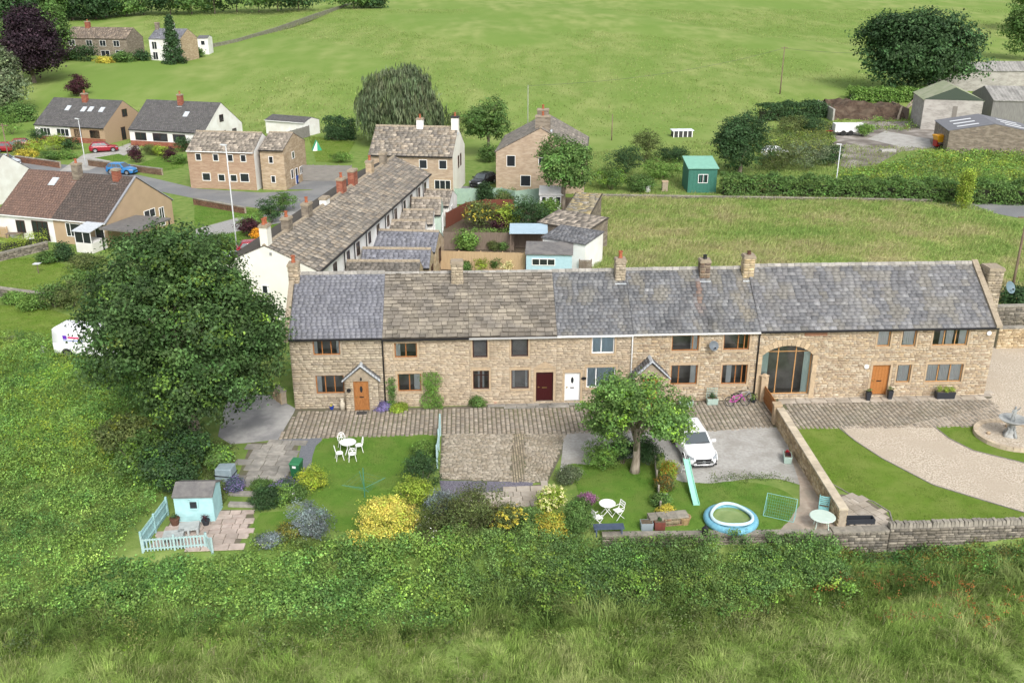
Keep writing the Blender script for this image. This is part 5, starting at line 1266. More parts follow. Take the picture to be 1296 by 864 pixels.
# gate at the wall end
t = thing('timber_gate', 'open brown timber gate hung beside the cart arch', 'gate', g(979.5, 529), 0)
d = g(966, 508) - g(979.5, 529); t.rotation_euler = (0, 0, math.atan2(d.y, d.x)); L = d.length
for i in range(9): m = MB(); m.box(L * i / 9 + .006, L * (i + 1) / 9 - .006, -.02, .02, .06, 1.15); m.build('board', WOOD, t)
for z in (.25, .95): m = MB(); m.box(0, L, .022, .06, z, z + .1); m.build('rail', WOOD, t)
m = MB(); m.box(-.22, .22, -.22, .22, 0, 1.7); m.lathe([(.3, 0), (.3, .08), (.02, .22)], 4, c=(0, 0, 1.7)); one('gate_pier', 'squat stone gate pier before the cart arch', 'pier', m, SURR, loc=g(964.5, 507))
m = MB(); m.box(-.2, .2, -.2, .2, 0, 1.25); m.box(-.26, .26, -.26, .26, 1.25, 1.35); one('gate_pier', 'stone pier with flat cap at the far end of the garden wall', 'pier', m, SURR, loc=g(981, 535.5))

# ------------------------------------------------------------------ sheds and outbuildings
def boards_on(t, T, w, h, mat, n, z0=0.0, hz=True):
    for i in range(n):
        m = MB()
        if hz: m.hexa([(0, .0, z0 + h * i / n), (w, .0, z0 + h * i / n), (w, .0, z0 + h * (i + 1) / n), (0, 0, z0 + h * (i + 1) / n), (0, -.03, z0 + h * i / n), (w, -.03, z0 + h * i / n), (w, -.008, z0 + h * (i + 1) / n), (0, -.008, z0 + h * (i + 1) / n)])
        else: m.box(w * i / n + .004, w * (i + 1) / n - .004, -.02, .0, z0, z0 + h)
        o = m.build('board', mat, t); o.matrix_local = T
FELT = M('shed_felt', (.12, .115, .115), (.16, .155, .15), sc=4, c3=(.19, .18, .17), sc3=1.0, bump=.3)
SHEDB = M('shed_aqua', (.36, .58, .59), (.32, .53, .545), sc=4, c3=(.28, .46, .47), sc3=1.8, rough=.7, f3=.7)
s = house('garden_shed', 'little turquoise garden shed with grey felt roof on the flagged patio', 'shed', g(224, 661), R(2), 1.9, 1.45, 1.55, .34, SHEDB, deck=FELT, oh=.09, ov=.05, gutter=None, front=[dict(r=(.72, 1.2, .78, 1.3), lights=1, frame=SHEDB, inset=-.10)])
boards_on(s, wallT('front', 1.9, 1.45), 1.9, 1.5, SHEDB, 9); boards_on(s, wallT('right', 1.9, 1.45), 1.45, 1.5, SHEDB, 9)
GSH = M('green_cabin', (.045, .165, .125), (.04, .145, .11), sc=3, rough=.6)
a = g(870, 244); t = thing('field_cabin', 'dark green boarded cabin with mint mono pitch roof by the lane', 'cabin', a, R(0)); W, D = 3.5, 4.2
m = MB(); m.prism([(0, 0, 0), (0, 0, 3.0), (0, D, 3.6), (0, D, 0)], (W, 0, 0)); m.build('wall', GSH, t)
for i in range(8): m = MB(); m.box(W * i / 8 + .16, W * i / 8 + .24, -.035, -.002, 0, 2.95); m.build('batten', GSH, t)
m = MB(); m.hexa([(-.15, -.2, 2.98), (W + .15, -.2, 2.98), (W + .15, D + .2, 3.64), (-.15, D + .2, 3.64), (-.15, -.2, 3.08), (W + .15, -.2, 3.08), (W + .15, D + .2, 3.74), (-.15, D + .2, 3.74)]); m.build('roof', M('mint_sheet', (.20, .42, .33), (.18, .38, .30), sc=2), t)
window(t, Matrix.Identity(4), 1.2, 2.4, 1.2, 2.3, WHITE, 2, inset=-.05, glass=DARKGLASS)
a = g(1, 1); 
def outhouse(name, label, fl, fr, zr, ze, D, wall, roofm, yaw=None, front=(), cat='shed', pitch=None, rev=False):
    """mono pitch building; front edge from pixel corners at roof height"""
    A, B = g(*fl, ze), g(*fr, ze); d = B - A; W = d.length; y = math.atan2(d.y, d.x); t = thing(name, label, cat, (A.x, A.y, 0), y)
    m = MB(); m.prism([(0, 0, -.05), (0, 0, ze), (0, D, zr), (0, D, -.05)], (W, 0, 0)); m.build('wall', wall, t)
    m = MB(); m.hexa([(-.1, -.15, ze + .01), (W + .1, -.15, ze + .01), (W + .1, D + .1, zr + .01), (-.1, D + .1, zr + .01), (-.1, -.15, ze + .1), (W + .1, -.15, ze + .1), (W + .1, D + .1, zr + .1), (-.1, D + .1, zr + .1)]); ro = m.build('roof', roofm, t)
    for f in front:
        f = dict(f)
        if f.pop('door', 0): door(t, Matrix.Identity(4), *f.pop('r'), inset=-.05, **f)
        else: window(t, Matrix.Identity(4), *f.pop('r'), **{**dict(frame=WHITE, inset=-.05, glass=DARKGLASS), **f})
    return t, W, ro
t, W, ro = outhouse('blue_shed', 'pale blue shed with grey felt roof behind the terrace', (666, 322), (724, 323), 2.5, 2.0, 2.2, M('sky_paint', (.38, .55, .62), (.34, .5, .57), sc=4), FELT, front=[dict(r=(.5, 2.6, 1.0, 1.65), lights=3)])
t, W, ro = outhouse('white_outhouse', 'white outhouse with sloping slate roof at the meadow edge', (687, 301), (741, 310), 3.0, 2.6, 3.4, RENDER, DECK, front=[dict(r=(.6, 2.0, 1.5, 1.85), lights=1, frame=M('maroon_frame', (.1, .02, .03)))])
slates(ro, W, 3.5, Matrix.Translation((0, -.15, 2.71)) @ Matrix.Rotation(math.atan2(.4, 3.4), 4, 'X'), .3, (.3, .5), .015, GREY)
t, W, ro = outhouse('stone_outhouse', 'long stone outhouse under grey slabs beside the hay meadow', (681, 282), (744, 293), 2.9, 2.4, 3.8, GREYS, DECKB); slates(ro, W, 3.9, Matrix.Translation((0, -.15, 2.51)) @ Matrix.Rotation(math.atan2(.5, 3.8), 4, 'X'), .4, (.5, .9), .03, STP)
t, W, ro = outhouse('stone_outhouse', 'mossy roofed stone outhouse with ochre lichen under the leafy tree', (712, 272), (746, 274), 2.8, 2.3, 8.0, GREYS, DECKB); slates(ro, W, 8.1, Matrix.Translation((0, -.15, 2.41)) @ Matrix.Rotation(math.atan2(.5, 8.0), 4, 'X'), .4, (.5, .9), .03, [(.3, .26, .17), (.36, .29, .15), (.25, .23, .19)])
t = thing('canopy_shelter', 'open shelter with pale blue sheet roof over brown boards', 'shelter', g(646, 322), R(-1)); a0 = 0
W = 3.6
m = MB(); m.hexa([(-.1, -.2, 2.1), (W, -.2, 2.1), (W, 2.6, 2.35), (-.1, 2.6, 2.35), (-.1, -.2, 2.18), (W, -.2, 2.18), (W, 2.6, 2.43), (-.1, 2.6, 2.43)]); m.build('roof', M('pale_blue_sheet', (.36, .47, .55), (.32, .43, .5), sc=2), t)
m = MB(); m.box(0, W - .1, 2.4, 2.48, 0, 2.2); m.build('back_boards', BRNW, t)
for x in (0, W - .12): m = MB(); m.box(x, x + .08, -.1, -.02, 0, 2.1); m.build('post', BRNW, t)
house('summerhouse', 'small white summerhouse with black paned windows under the leafy tree', 'summerhouse', g(683, 266), R(-4), 2.6, 2.2, 1.9, .7, WHITE, deck=RENDER, front=[dict(r=(.2, .75, .9, 1.6), lights=1), dict(r=(1.0, 1.55, .9, 1.6), lights=1), dict(r=(1.8, 2.4, .5, 1.6), lights=1)], gutter=None, oh=.15, ov=.1)
m = MB(); t = thing('hen_hut', 'white roofed animal shelter with open bays in the paddock', 'hut', gt(852, 174), R(4))
m.box(0, 3.2, 0, 1.6, 0, 1.0); m.build('wall', M('hut_dark', (.05, .05, .05)), t); m = MB(); m.box(-.2, 3.4, -.15, 1.8, 1.0, 1.12); m.build('roof', M('hut_roof', (.62, .66, .72)), t)
for i in range(5): m = MB(); m.box(i * .76, i * .76 + .14, -.1, 0, 0, 1.0); m.build('divider', WHITE, t)

# ------------------------------------------------------------------ garden things
def put(o, p, yaw=0.0): o.location = p; o.rotation_euler = (0, 0, yaw); return o
def thing_at(name, label, cat, px, py, yaw=0.0, z=0.0, group=None): return thing(name, label, cat, g(px, py, z), yaw, group)
def slatted(label, px, py, yaw, W=.95, D=.85, h=.32):
    t = thing_at('pallet_table', label, 'table', px, py, yaw, .04); mt = M('grey_wash_wood', (.40, .43, .42), (.33, .36, .355), sc=5)
    for i in range(7): m = MB(); m.box(-W / 2, W / 2, -D / 2 + D * i / 7, -D / 2 + D * (i + .72) / 7, h - .025, h); m.build('slat', mt, t)
    for x in (-W / 2, -.05, W / 2 - .1): m = MB(); m.box(x, x + .1, -D / 2, D / 2 - .04, 0, h - .027); m.build('bearer', mt, t)
slatted('grey pallet table close to the shed front', 240, 672, R(12)); slatted('grey pallet table beside the side picket fence', 220, 683, R(10))
def pot(label, px, py, r=.2, h=.32, mat=TERRA, leaf=None, lr=.22, ln=70, ls=.08, name='flower_pot', z=.02, flower=None, sq=False):
    t = thing_at(name, label, 'plant pot', px, py, R(45) if sq else 0, z)
    m = MB(); n = 4 if sq else 14; m.lathe([(r * .7, 0), (r, h * .9), (r * 1.08, h * .9), (r * 1.08, h), (r * .9, h), (r * .88, h * .9), (.001, h * .88)], n); m.build('pot', mat, t)
    if leaf:
        P, O, k = crown_points((0, 0, h + lr * .6), (lr, lr, lr * .9), 5, .5, ln // 6); foliage('plant', P, O, 8, lr * .25, ls, LEAF[leaf], t)
    if flower: P, O, k = crown_points((0, 0, h + lr * .75), (lr, lr, lr), 5, .5, 12, shell=.95); foliage('flowers', P, O, 5, .04, .06, LEAF[flower], t)
    return t
DKPOT = M('slate_pot', (.03, .033, .04), rough=.5); SAGE = M('sage_planter', (.35, .45, .40), (.31, .41, .36), sc=5)
pot('black pot with dark red plant at the shed corner', 261, 664, .2, .3, DKPOT, 'purple')
pot('brown barrel tub between shed and picket fence', 222, 664, .24, .4, M('barrel', (.12, .06, .04)), 'dark', .2)
pot('tall slate grey pot with greenery beside the oak door, nearer the cart arch', 1098, 506.5, .22, .62, DKPOT, 'olive', .2, sq=True)
pot('tall slate grey pot with greenery between oak door and small window', 1125.5, 505, .22, .62, DKPOT, 'olive', .2, sq=True)
pot('blue glazed pot with yellow flowers by the porch', 420, 517.5, .14, .2, M('cobalt', (.02, .05, .3), rough=.2), 'yellow', .12, ls=.05)
pot('terracotta pot before the leaded lower window', 627, 511, .16, .2, M('pink_pot', (.5, .25, .2)), None)
pot('large round brick coloured pot at the corner of the pool lawn', 866, 662, .3, .42, M('ochre_pot', (.4, .28, .15), (.3, .2, .1), sc=5), None, name='garden_urn')
pot('stone pot with a silver plant beside the car bonnet border', 840, 632, .2, .3, M('grey_pot', (.3, .3, .3)), 'lime', .28)
def trough(label, px, py, yaw, W, D, h, mat, plants, z=.02, name='planter_box'):
    t = thing_at(name, label, 'planter', px, py, yaw, z); m = MB()
    m.hexa([(-W * .46, -D * .44, 0), (W * .46, -D * .44, 0), (W * .46, D * .44, 0), (-W * .46, D * .44, 0), (-W / 2, -D / 2, h), (W / 2, -D / 2, h), (W / 2, D / 2, h), (-W / 2, D / 2, h)]); m.build('box', mat, t, bevel=.015)
    m = MB(); m.box(-W * .45, W * .45, -D * .4, D * .4, h - .01, h + .005); m.build('soil', SOIL, t)
    for i, (lf, r) in enumerate(plants):
        x = (i - (len(plants) - 1) / 2) * W / max(len(plants), 1) * .9
        P, O, k = crown_points((x, 0, h + r * .7), (r, r, r), 6, .5, 30); foliage('plant', P, O, 10, r * .2, .06, LEAF[lf], t)
    return t
trough('long black trough with three lime green topiary balls below the triple window', 1195, 504, TY, 1.25, .42, .5, DKPOT, [('lime', .24)] * 3)
trough('sage green planter with red flowers against the garden wall', 996, 583, R(80), .8, .45, .42, SAGE, [('purple', .16), ('red', .1)])
t = trough('sage green planter with lattice back between the cottage windows', 901, 511, TY, .72, .4, .42, SAGE, [('dark', .22)])
for i in range(6): m = MB(); m.box(-.34 + i * .126, -.31 + i * .126, .18, .2, .4, 1.05); m.build('lattice_bar', SAGE, t)
for i in range(4): m = MB(); m.box(-.36, .36, .2, .215, .48 + i * .17, .51 + i * .17); m.build('lattice_rail', SAGE, t)
trough('teal planter below the wooden window behind the fruit tree', 868, 514, TY, .9, .35, .4, SAGE, [('fresh', .2), ('fresh', .18)])
pot('small leafy pot beside the black downpipe', 953, 509, .18, .25, DKPOT, 'fresh', .3)
# covered box, wheelie bin, blue bin
t = thing_at('covered_seat', 'grey blue weatherproof cover over garden furniture', 'cover', 287, 609, R(-8), .03)
m = MB(); W, D, H = 1.0, .8, .95
m.hexa([(-W / 2, -D / 2, 0), (W / 2, -D / 2, 0), (W / 2, D / 2, 0), (-W / 2, D / 2, 0), (-W * .47, -D * .40, H * .92), (W * .47, -D * .44, H), (W * .45, D * .45, H * 1.05), (-W * .47, D * .45, H * .95)]); m.build('cover', M('tarpaulin', (.20, .26, .29), (.25, .31, .34), sc=3, bump=.5, bsc=6, rough=.5), t, bevel=.06)
m = MB()
for z in (.12, .5): m.box(-W / 2 - .012, W / 2 + .012, -D / 2 - .012, D / 2 + .012, z, z + .03)
m.build('strap', BLACK, t)
def wheelie(label, px, py, yaw, body, lid):
    t = thing_at('wheelie_bin', label, 'bin', px, py, yaw, .03); m = MB()
    m.hexa([(-.22, -.26, .1), (.22, -.26, .1), (.22, .24, .1), (-.22, .24, .1), (-.28, -.34, .95), (.28, -.34, .95), (.28, .32, .95), (-.28, .32, .95)]); m.build('body', body, t, bevel=.03)
    m = MB(); m.hexa([(-.3, -.37, .955), (.3, -.37, .955), (.3, .36, .955), (-.3, .36, .955), (-.27, -.33, 1.03), (.27, -.33, 1.03), (.27, .3, 1.08), (-.27, .3, 1.08)]); m.build('lid', lid, t, bevel=.02)
    for x in (-.28, .23): m = MB(); m.tube([(x, .24, .1), (x + .05, .24, .1)], .1, 10); m.build('wheel', BLACK, t)
    m = MB(); m.tube([(-.24, .39, .92), (.24, .39, .92)], .018, 6); m.build('handle', BLACK, t)
    m = MB(); m.quad((-.1, -.335, .74), (.1, -.335, .74), (.1, -.345, .88), (-.1, -.345, .88)); m.build('sticker', WHITE, t)
GB = M('bin_green', (.02, .115, .05), rough=.45); wheelie('green wheelie bin beside the flagstone terrace', 376.5, 604, R(-10), GB, M('bin_lid_green', (.03, .16, .07), rough=.45))
BB = M('bin_blue', (.02, .06, .25), rough=.45); GRB = M('bin_grey', (.045, .05, .055), rough=.45)
wheelie('blue wheelie bin against the rough stone wing', 375, 233, R(-5), BB, BB); wheelie('charcoal wheelie bin against the rough stone wing', 368.5, 234, R(-5), GRB, GRB)
# white cast garden set on the lawn
CAST = M('white_cast_iron', (.8, .8, .79), rough=.4)
def cast_chair(label, px, py, yaw):
    t = thing_at('garden_chair', label, 'chair', px, py, yaw, .022, 'white cast chairs round the lawn table'); m = MB(); m.lathe([(.001, .40), (.2, .40), (.22, .42), (.2, .445), (.001, .45)], 14); m.build('seat', CAST, t)
    for x, y in ((-.16, -.16), (.16, -.16), (.16, .16), (-.16, .16)): m = MB(); m.tube([(x * .9, y * .9, .41), (x * 1.15, y * 1.15, .2), (x * 1.35, y * 1.35, 0)], .018, 6); m.build('leg', CAST, t)
    bm = MB(); pts = [(-.2, .18, .43), (-.22, .23, .65), (-.14, .26, .85), (0, .27, .92), (.14, .26, .85), (.22, .23, .65), (.2, .18, .43)]; bm.tube(pts, .018, 6)
    for a, b in (((-.15, .2, .45), (.1, .27, .88)), ((.15, .2, .45), (-.1, .27, .88)), ((0, .19, .44), (0, .27, .9)), ((-.21, .22, .62), (.21, .22, .62)), ((-.2, .24, .75), (.2, .24, .75))): bm.tube([a, b], .014, 5)
    bm.build('backrest', CAST, t); return t
t = thing_at('garden_table', 'round white cast table on the lawn with chairs about it', 'table', 441.5, 573, 0, .022)
m = MB(); m.lathe([(.001, .68), (.44, .68), (.46, .70), (.44, .72), (.001, .72)], 24); m.build('table_top', CAST, t)
for i in range(3): a = i * 2.094; m = MB(); m.tube([(.05 * math.cos(a), .05 * math.sin(a), .68), (.08 * math.cos(a), .08 * math.sin(a), .35), (.3 * math.cos(a), .3 * math.sin(a), 0)], .025, 6); m.build('leg', CAST, t)
cast_chair('white cast garden chair with its back towards the setts lane, by the path side', 434, 567, R(25)); cast_chair('white cast garden chair on the house side turned to the dark shrub', 454.5, 571, R(-75))
cast_chair('white cast garden chair turned towards the wheelie bin', 430, 581, R(110)); cast_chair('white cast garden chair on the field side of the round table', 446, 582, R(195))
# rotary airer
t = thing_at('rotary_airer', 'green rotary washing line folded wide over the lawn', 'washing line', 461.7, 629, R(20), .02); AM = M('airer_green', (.06, .22, .15), rough=.5)
m = MB(); m.tube([(0, 0, 0), (0, 0, 1.75)], .025, 8); m.build('pole', AM, t)
for i in range(4): a = i * 1.571; m = MB(); m.tube([(0, 0, .55), (1.15 * math.cos(a), 1.15 * math.sin(a), .95)], .014, 6); m.build('arm', AM, t)
for rr in (.35, .6, .85, 1.1):
    m = MB(); z = .55 + .4 * rr / 1.15
    for i in range(4): a, b = i * 1.571, (i + 1) * 1.571; m.tube([(rr * math.cos(a), rr * math.sin(a), z), (rr * math.cos(b), rr * math.sin(b), z)], .004, 4)
    m.build('line', AM, t)
# bistro set
t = thing_at('bistro_table', 'round white folding bistro table on the tree lawn', 'table', 768, 652, 0, .022); m = MB(); m.lathe([(.001, .70), (.41, .70), (.42, .715), (.41, .73), (.001, .73)], 24); m.build('table_top', CAST, t)
for sx in (-1, 1):
    for y in (-.2, .2): m = MB(); m.tube([(.28 * sx, y, 0), (-.24 * sx, y * .9, .7)], .016, 6); m.build('leg', CAST, t)
def bistro_chair(label, px, py, yaw):
    t = thing_at('bistro_chair', label, 'chair', px, py, yaw, .022, 'white bistro chairs')
    for i in range(5): m = MB(); m.box(-.2, .2, -.2 + i * .082, -.135 + i * .082, .44, .46); m.build('slat', CAST, t)
    for x in (-.2, .2):
        m = MB(); m.tube([(x, -.22, 0), (x, .2, .5), (x, .27, .88)], .014, 6); m.build('leg', CAST, t)
        m = MB(); m.tube([(x, .24, 0), (x, -.18, .44)], .014, 6); m.build('leg', CAST, t)
        m = MB(); m.tube([(x, -.15, .62), (x, .22, .64)], .014, 6); m.build('armrest', CAST, t)
    for z in (.62, .74, .86): m = MB(); m.box(-.2, .2, .21 + (z - .5) * .15, .23 + (z - .5) * .15, z, z + .06); m.build('back_slat', CAST, t)
bistro_chair('white folding chair under the fruit tree side of the bistro table', 782, 655, R(-60)); bistro_chair('white folding chair beside the round clipped bush', 756, 664, R(120))
t = thing_at('slatted_bench', 'navy blue slatted bench beside the clipped bush', 'bench', 770, 676, R(3), .02); NB = M('navy_paint', (.055, .075, .12), (.075, .1, .15), sc=4, rough=.5)
for i in range(7): m = MB(); m.box(-.75, .75, -.26 + i * .076, -.2 + i * .076, .44, .47); m.build('slat', NB, t)
for x in (-.65, .6):
    for y in (-.22, .2): m = MB(); m.box(x, x + .06, y, y + .05, 0, .44); m.build('leg', NB, t)
trough('grey glazed cold frame box beside the blue bench', 818, 669, R(2), .62, .5, .42, M('zinc', (.22, .26, .28), rough=.5), [], name='cold_frame')
trough('rusty red square planter beside the cold frame', 834, 668, R(2), .55, .5, .45, M('rust', (.17, .05, .035), (.12, .04, .03), sc=6), [('dark', .1)])
t = thing_at('lantern', 'small black lantern on the low garden wall', 'lantern', 892, 676, 0, .1); m = MB(); m.box(-.13, .13, -.13, .13, 0, .36); m.build('case', BLACK, t, bevel=.02); m = MB(); m.lathe([(.2, .36), (.05, .5), (.02, .56)], 4); m.build('lid', BLACK, t)
# paddling pool
t = thing_at('paddling_pool', 'inflatable blue and white paddling pool on the lawn', 'paddling pool', 924.5, 660, 0, .024); PB = M('pool_blue', (.13, .34, .46), (.18, .42, .52), sc=6, rough=.35); PWH = M('pool_white', (.50, .66, .72), rough=.35)
def ring(m, r, z, tr, sx=1.0, sy=1.0, n=40, k=10, sh=None):
    vs = []; 
    for i in range(n):
        a = 6.28319 * i / n; q = sh(a) if sh else 1.0
        for j in range(k): b = 6.28319 * j / k; rr = r * q + tr * math.cos(b); vs.append((rr * math.cos(a) * sx, rr * math.sin(a) * sy, z + tr * math.sin(b)))
    m.add(vs, [(i * k + j, ((i + 1) % n) * k + j, ((i + 1) % n) * k + (j + 1) % k, i * k + (j + 1) % k) for i in range(n) for j in range(k)])
tri = lambda a: 1 + .07 * math.cos(3 * a + 1.57)
m = MB(); ring(m, 1.18, .17, .19); m.build('lower_ring', PB, t, smoothf=True); m = MB(); ring(m, 1.0, .42, .085, sh=tri); m.build('upper_ring', PWH, t, smoothf=True)
m = MB(); m.lathe([(.96, .16), (.97, .36)], 40, caps=False); m.build('liner', PB, t)
wm = M('pool_water', (.16, .24, .07), (.22, .29, .10), sc=2.5, rough=.08, spec=.5); m = MB(); m.lathe([(.001, .26), (.95, .26)], 40); m.build('water', wm, t)
# slide
t = thing_at('garden_slide', 'mint green plastic slide running down onto the pool lawn', 'slide', 874, 620, 0, .024); d = g(881, 640) - g(866, 600); t.rotation_euler = (0, 0, math.atan2(d.y, d.x) - R(-90)); MI = M('mint_plastic', (.32, .66, .52), rough=.35)
m = MB(); n = 10; L = d.length * .96
f = lambda s: .95 * (1 - s) ** 1.3 + .06
for i in range(n):
    s0, s1 = i / n, (i + 1) / n; y0, y1 = L / 2 - L * s0, L / 2 - L * s1; z0, z1 = f(s0), f(s1)
    for x0, x1, e in ((-.14, .14, 0), (-.17, -.14, .07), (.14, .17, .07)): m.hexa([(x0, y0, z0 - .03), (x1, y0, z0 - .03), (x1, y1, z1 - .03), (x0, y1, z1 - .03), (x0, y0, z0 + e), (x1, y0, z0 + e), (x1, y1, z1 + e), (x0, y1, z1 + e)])
m.build('chute', MI, t)
for x in (-.15, .15): m = MB(); m.tube([(x, L / 2 + .35, 0), (x, L / 2, .95)], .025, 6); m.build('ladder_rail', WHITE, t)
for i in range(3): m = MB(); z = .22 + i * .25; m.tube([(-.15, L / 2 + .35 - z * .37, z), (.15, L / 2 + .35 - z * .37, z)], .02, 6); m.build('rung', WHITE, t)
# football goal
t = thing_at('goal_net', 'small teal framed goal with green net beside the pool', 'goal', 988, 648, R(155), .024); GM = M('goal_teal', (.22, .46, .46), rough=.4); W, H, D = 1.5, .95, .7
for p in ([(-W / 2, 0, 0), (-W / 2, 0, H)], [(W / 2, 0, 0), (W / 2, 0, H)], [(-W / 2, 0, H), (W / 2, 0, H)], [(-W / 2, 0, .02), (-W / 2, D, .02)], [(W / 2, 0, .02), (W / 2, D, .02)], [(-W / 2, D, .02), (W / 2, D, .02)], [(-W / 2, 0, H), (-W / 2, D, .02)], [(W / 2, 0, H), (W / 2, D, .02)]): m = MB(); m.tube(p, .012, 6); m.build('tube', GM, t)
m = MB()
for i in range(15): x = -W / 2 + W * i / 14; m.tube([(x, 0, H), (x, D, .02)], .006, 3)
for i in range(9): s = i / 8; m.tube([(-W / 2, D * s, H * (1 - s)), (W / 2, D * s, H * (1 - s))], .006, 3)
m.build('net', M('net_green', (.12, .36, .26)), t)
# patio table and chair
t = thing_at('patio_table', 'round pale sage patio table by the wall corner', 'table', 1039, 668, 0, .03); TS = M('pale_sage', (.50, .60, .53), (.46, .56, .49), sc=5, rough=.5)
m = MB(); m.lathe([(.001, .66), (.6, .66), (.63, .68), (.6, .705), (.001, .705)], 28); m.build('table_top', TS, t)
for i in range(4): a = i * 1.571 + .6; m = MB(); m.tube([(.35 * math.cos(a), .35 * math.sin(a), .66), (.45 * math.cos(a), .45 * math.sin(a), 0)], .025, 6); m.build('leg', TS, t)
t = thing_at('deck_chair', 'teal folding garden chair against the buff garden wall', 'chair', 1041, 653, R(-20), .03); TC = M('teal_wood', (.22, .46, .46), rough=.5)
for i in range(5): m = MB(); m.box(-.24, .24, -.22 + i * .09, -.15 + i * .09, .42, .445); m.build('slat', TC, t)
for i in range(5): m = MB(); z = .52 + i * .09; m.box(-.24, .24, .22 + (z - .45) * .3, .24 + (z - .45) * .3, z, z + .065); m.build('back_slat', TC, t)
for x in (-.24, .24): m = MB(); m.tube([(x, -.25, 0), (x, .2, .44), (x, .4, 1.0)], .018, 6); m.build('leg', TC, t); m = MB(); m.tube([(x, .3, 0), (x, -.2, .43)], .018, 6); m.build('leg', TC, t)
# black tub on the circle patio
t = thing_at('sunken_tub', 'black rectangular tub sunk in the circle patio by the wall', 'tub', 1087, 661, R(1), .03); m = MB(); W, D = 1.45, .42
for x0, x1, y0, y1 in ((-W / 2, W / 2, -D / 2, -D / 2 + .05), (-W / 2, W / 2, D / 2 - .05, D / 2), (-W / 2, -W / 2 + .05, -D / 2 + .05, D / 2 - .05), (W / 2 - .05, W / 2, -D / 2 + .05, D / 2 - .05)): m.box(x0, x1, y0, y1, 0, .3)
m.build('rim', DKPOT, t); m = MB(); m.box(-W / 2 + .05, W / 2 - .05, -D / 2 + .05, D / 2 - .05, 0, .12); m.build('bottom', M('tub_black', (.008, .008, .012), rough=.2), t)
# fountain in its gravel ring
fc = g(1277.6, 553); t = thing('fountain', 'grey stone fountain with cherub figure and wide bowl in a gravel ring', 'fountain', fc); FM = M('fountain_stone', (.30, .315, .31), (.22, .235, .235), sc=5, c3=(.42, .42, .40), sc3=1.5, bump=.3)
m = MB(); m.lathe([(.42, 0), (.44, .1), (.33, .16), (.26, .3), (.3, .42), (.2, .52), (.13, .7), (.2, .86), (.16, .92)], 18); m.build('pedestal', FM, t, smoothf=True)
for i in range(4): a = i * 1.571 + .4; m = MB(); m.tube([(.42 * math.cos(a), .42 * math.sin(a), .08), (.34 * math.cos(a), .34 * math.sin(a), .3), (.2 * math.cos(a), .2 * math.sin(a), .55), (.3 * math.cos(a), .3 * math.sin(a), .78)], [.1, .09, .06, .02], 8); m.build('dolphin', FM, t, smoothf=True)
m = MB(); m.lathe([(.16, .92), (.3, .95), (.6, 1.06), (.78, 1.2), (.80, 1.22), (.76, 1.22), (.56, 1.1), (.1, 1.02)], 24); m.build('bowl', FM, t, smoothf=True)
def skinned(name, mat, parent, joints, bones, sub=2):
    me = bpy.data.meshes.new(name); me.from_pydata([j[:3] for j in joints], bones, []); me.materials.append(mat); o = link(name, me, parent)
    sk = o.modifiers.new('skin', 'SKIN'); 
    if not me.skin_vertices: pass
    for i, j in enumerate(joints): me.skin_vertices[0].data[i].radius = (j[3], j[3]); me.skin_vertices[0].data[i].use_root = (i == 0)
    s = o.modifiers.new('sub', 'SUBSURF'); s.levels = sub; s.render_levels = sub; return o
try:
    me = bpy.data.meshes.new('cherub_figure'); J = [(0, 0, 1.45, .09), (0, 0, 1.62, .10), (0, 0, 1.76, .085), (0, 0, 1.84, .04), (0, -.01, 1.92, .085), (0, -.01, 2.02, .07), (.12, 0, 1.75, .04), (.2, -.06, 1.88, .033), (.24, -.08, 2.02, .028), (-.12, 0, 1.74, .04), (-.2, -.08, 1.62, .033), (-.16, -.16, 1.55, .028), (.07, 0, 1.38, .06), (.09, -.06, 1.2, .045), (.08, .02, 1.04, .035), (-.07, 0, 1.38, .06), (-.1, .04, 1.2, .045), (-.08, .06, 1.04, .035)]
    B = [(0, 1), (1, 2), (2, 3), (3, 4), (4, 5), (2, 6), (6, 7), (7, 8), (2, 9), (9, 10), (10, 11), (0, 12), (12, 13), (13, 14), (0, 15), (15, 16), (16, 17)]
    me.from_pydata([j[:3] for j in J], B, []); me.materials.append(FM); o = link('cherub_figure', me, t); o.modifiers.new('skin', 'SKIN')
    sv = me.skin_vertices[0].data if me.skin_vertices else me.attributes.new('skin', 'FLOAT', 'POINT').data
    for i, j in enumerate(J): sv[i].radius = (j[3], j[3]); sv[i].use_root = (i == 0)
    s = o.modifiers.new('sub', 'SUBSURF'); s.levels = 1; s.render_levels = 1
except Exception as e: print('figure', e)
ringt = thing('fountain_ring', 'circular low kerb of buff stone blocks filled with pink gravel', 'kerb ring', fc); m = MB(); m.lathe([(.001, .12), (1.75, .12)], 36); m.build('gravel', GRAVEL, ringt)
BK = M('ring_block', (.50, .42, .31), (.42, .34, .25), sc=5, orand=.15); nb_ = 34; q = MB(); q.hexa([(1.72, -.155, 0), (2.0, -.18, 0), (2.0, .18, 0), (1.72, .155, 0), (1.74, -.15, .26), (1.98, -.17, .26), (1.98, .17, .26), (1.74, .15, .26)]); bm_ = q.mesh('kerb_block', BK)
for i in range(nb_): o = link('kerb_block', bm_, ringt); o.rotation_euler = (0, 0, 6.28319 * i / nb_); o.scale = (1, 1, random.uniform(.92, 1.08))
for i in range(5): a = random.uniform(0, 6.28); pot_ = MB(); pot_.lathe([(.001, 0), (.1, .0), (.13, .1), (.05, .17), (.001, .18)], 7); one('ornamental_stone', 'small rounded stone lying on the fountain gravel', 'stone', pot_, SURR, group='stones on the fountain gravel', loc=(fc.x + 1.2 * math.cos(a), fc.y + 1.2 * math.sin(a), .12), yaw=a)
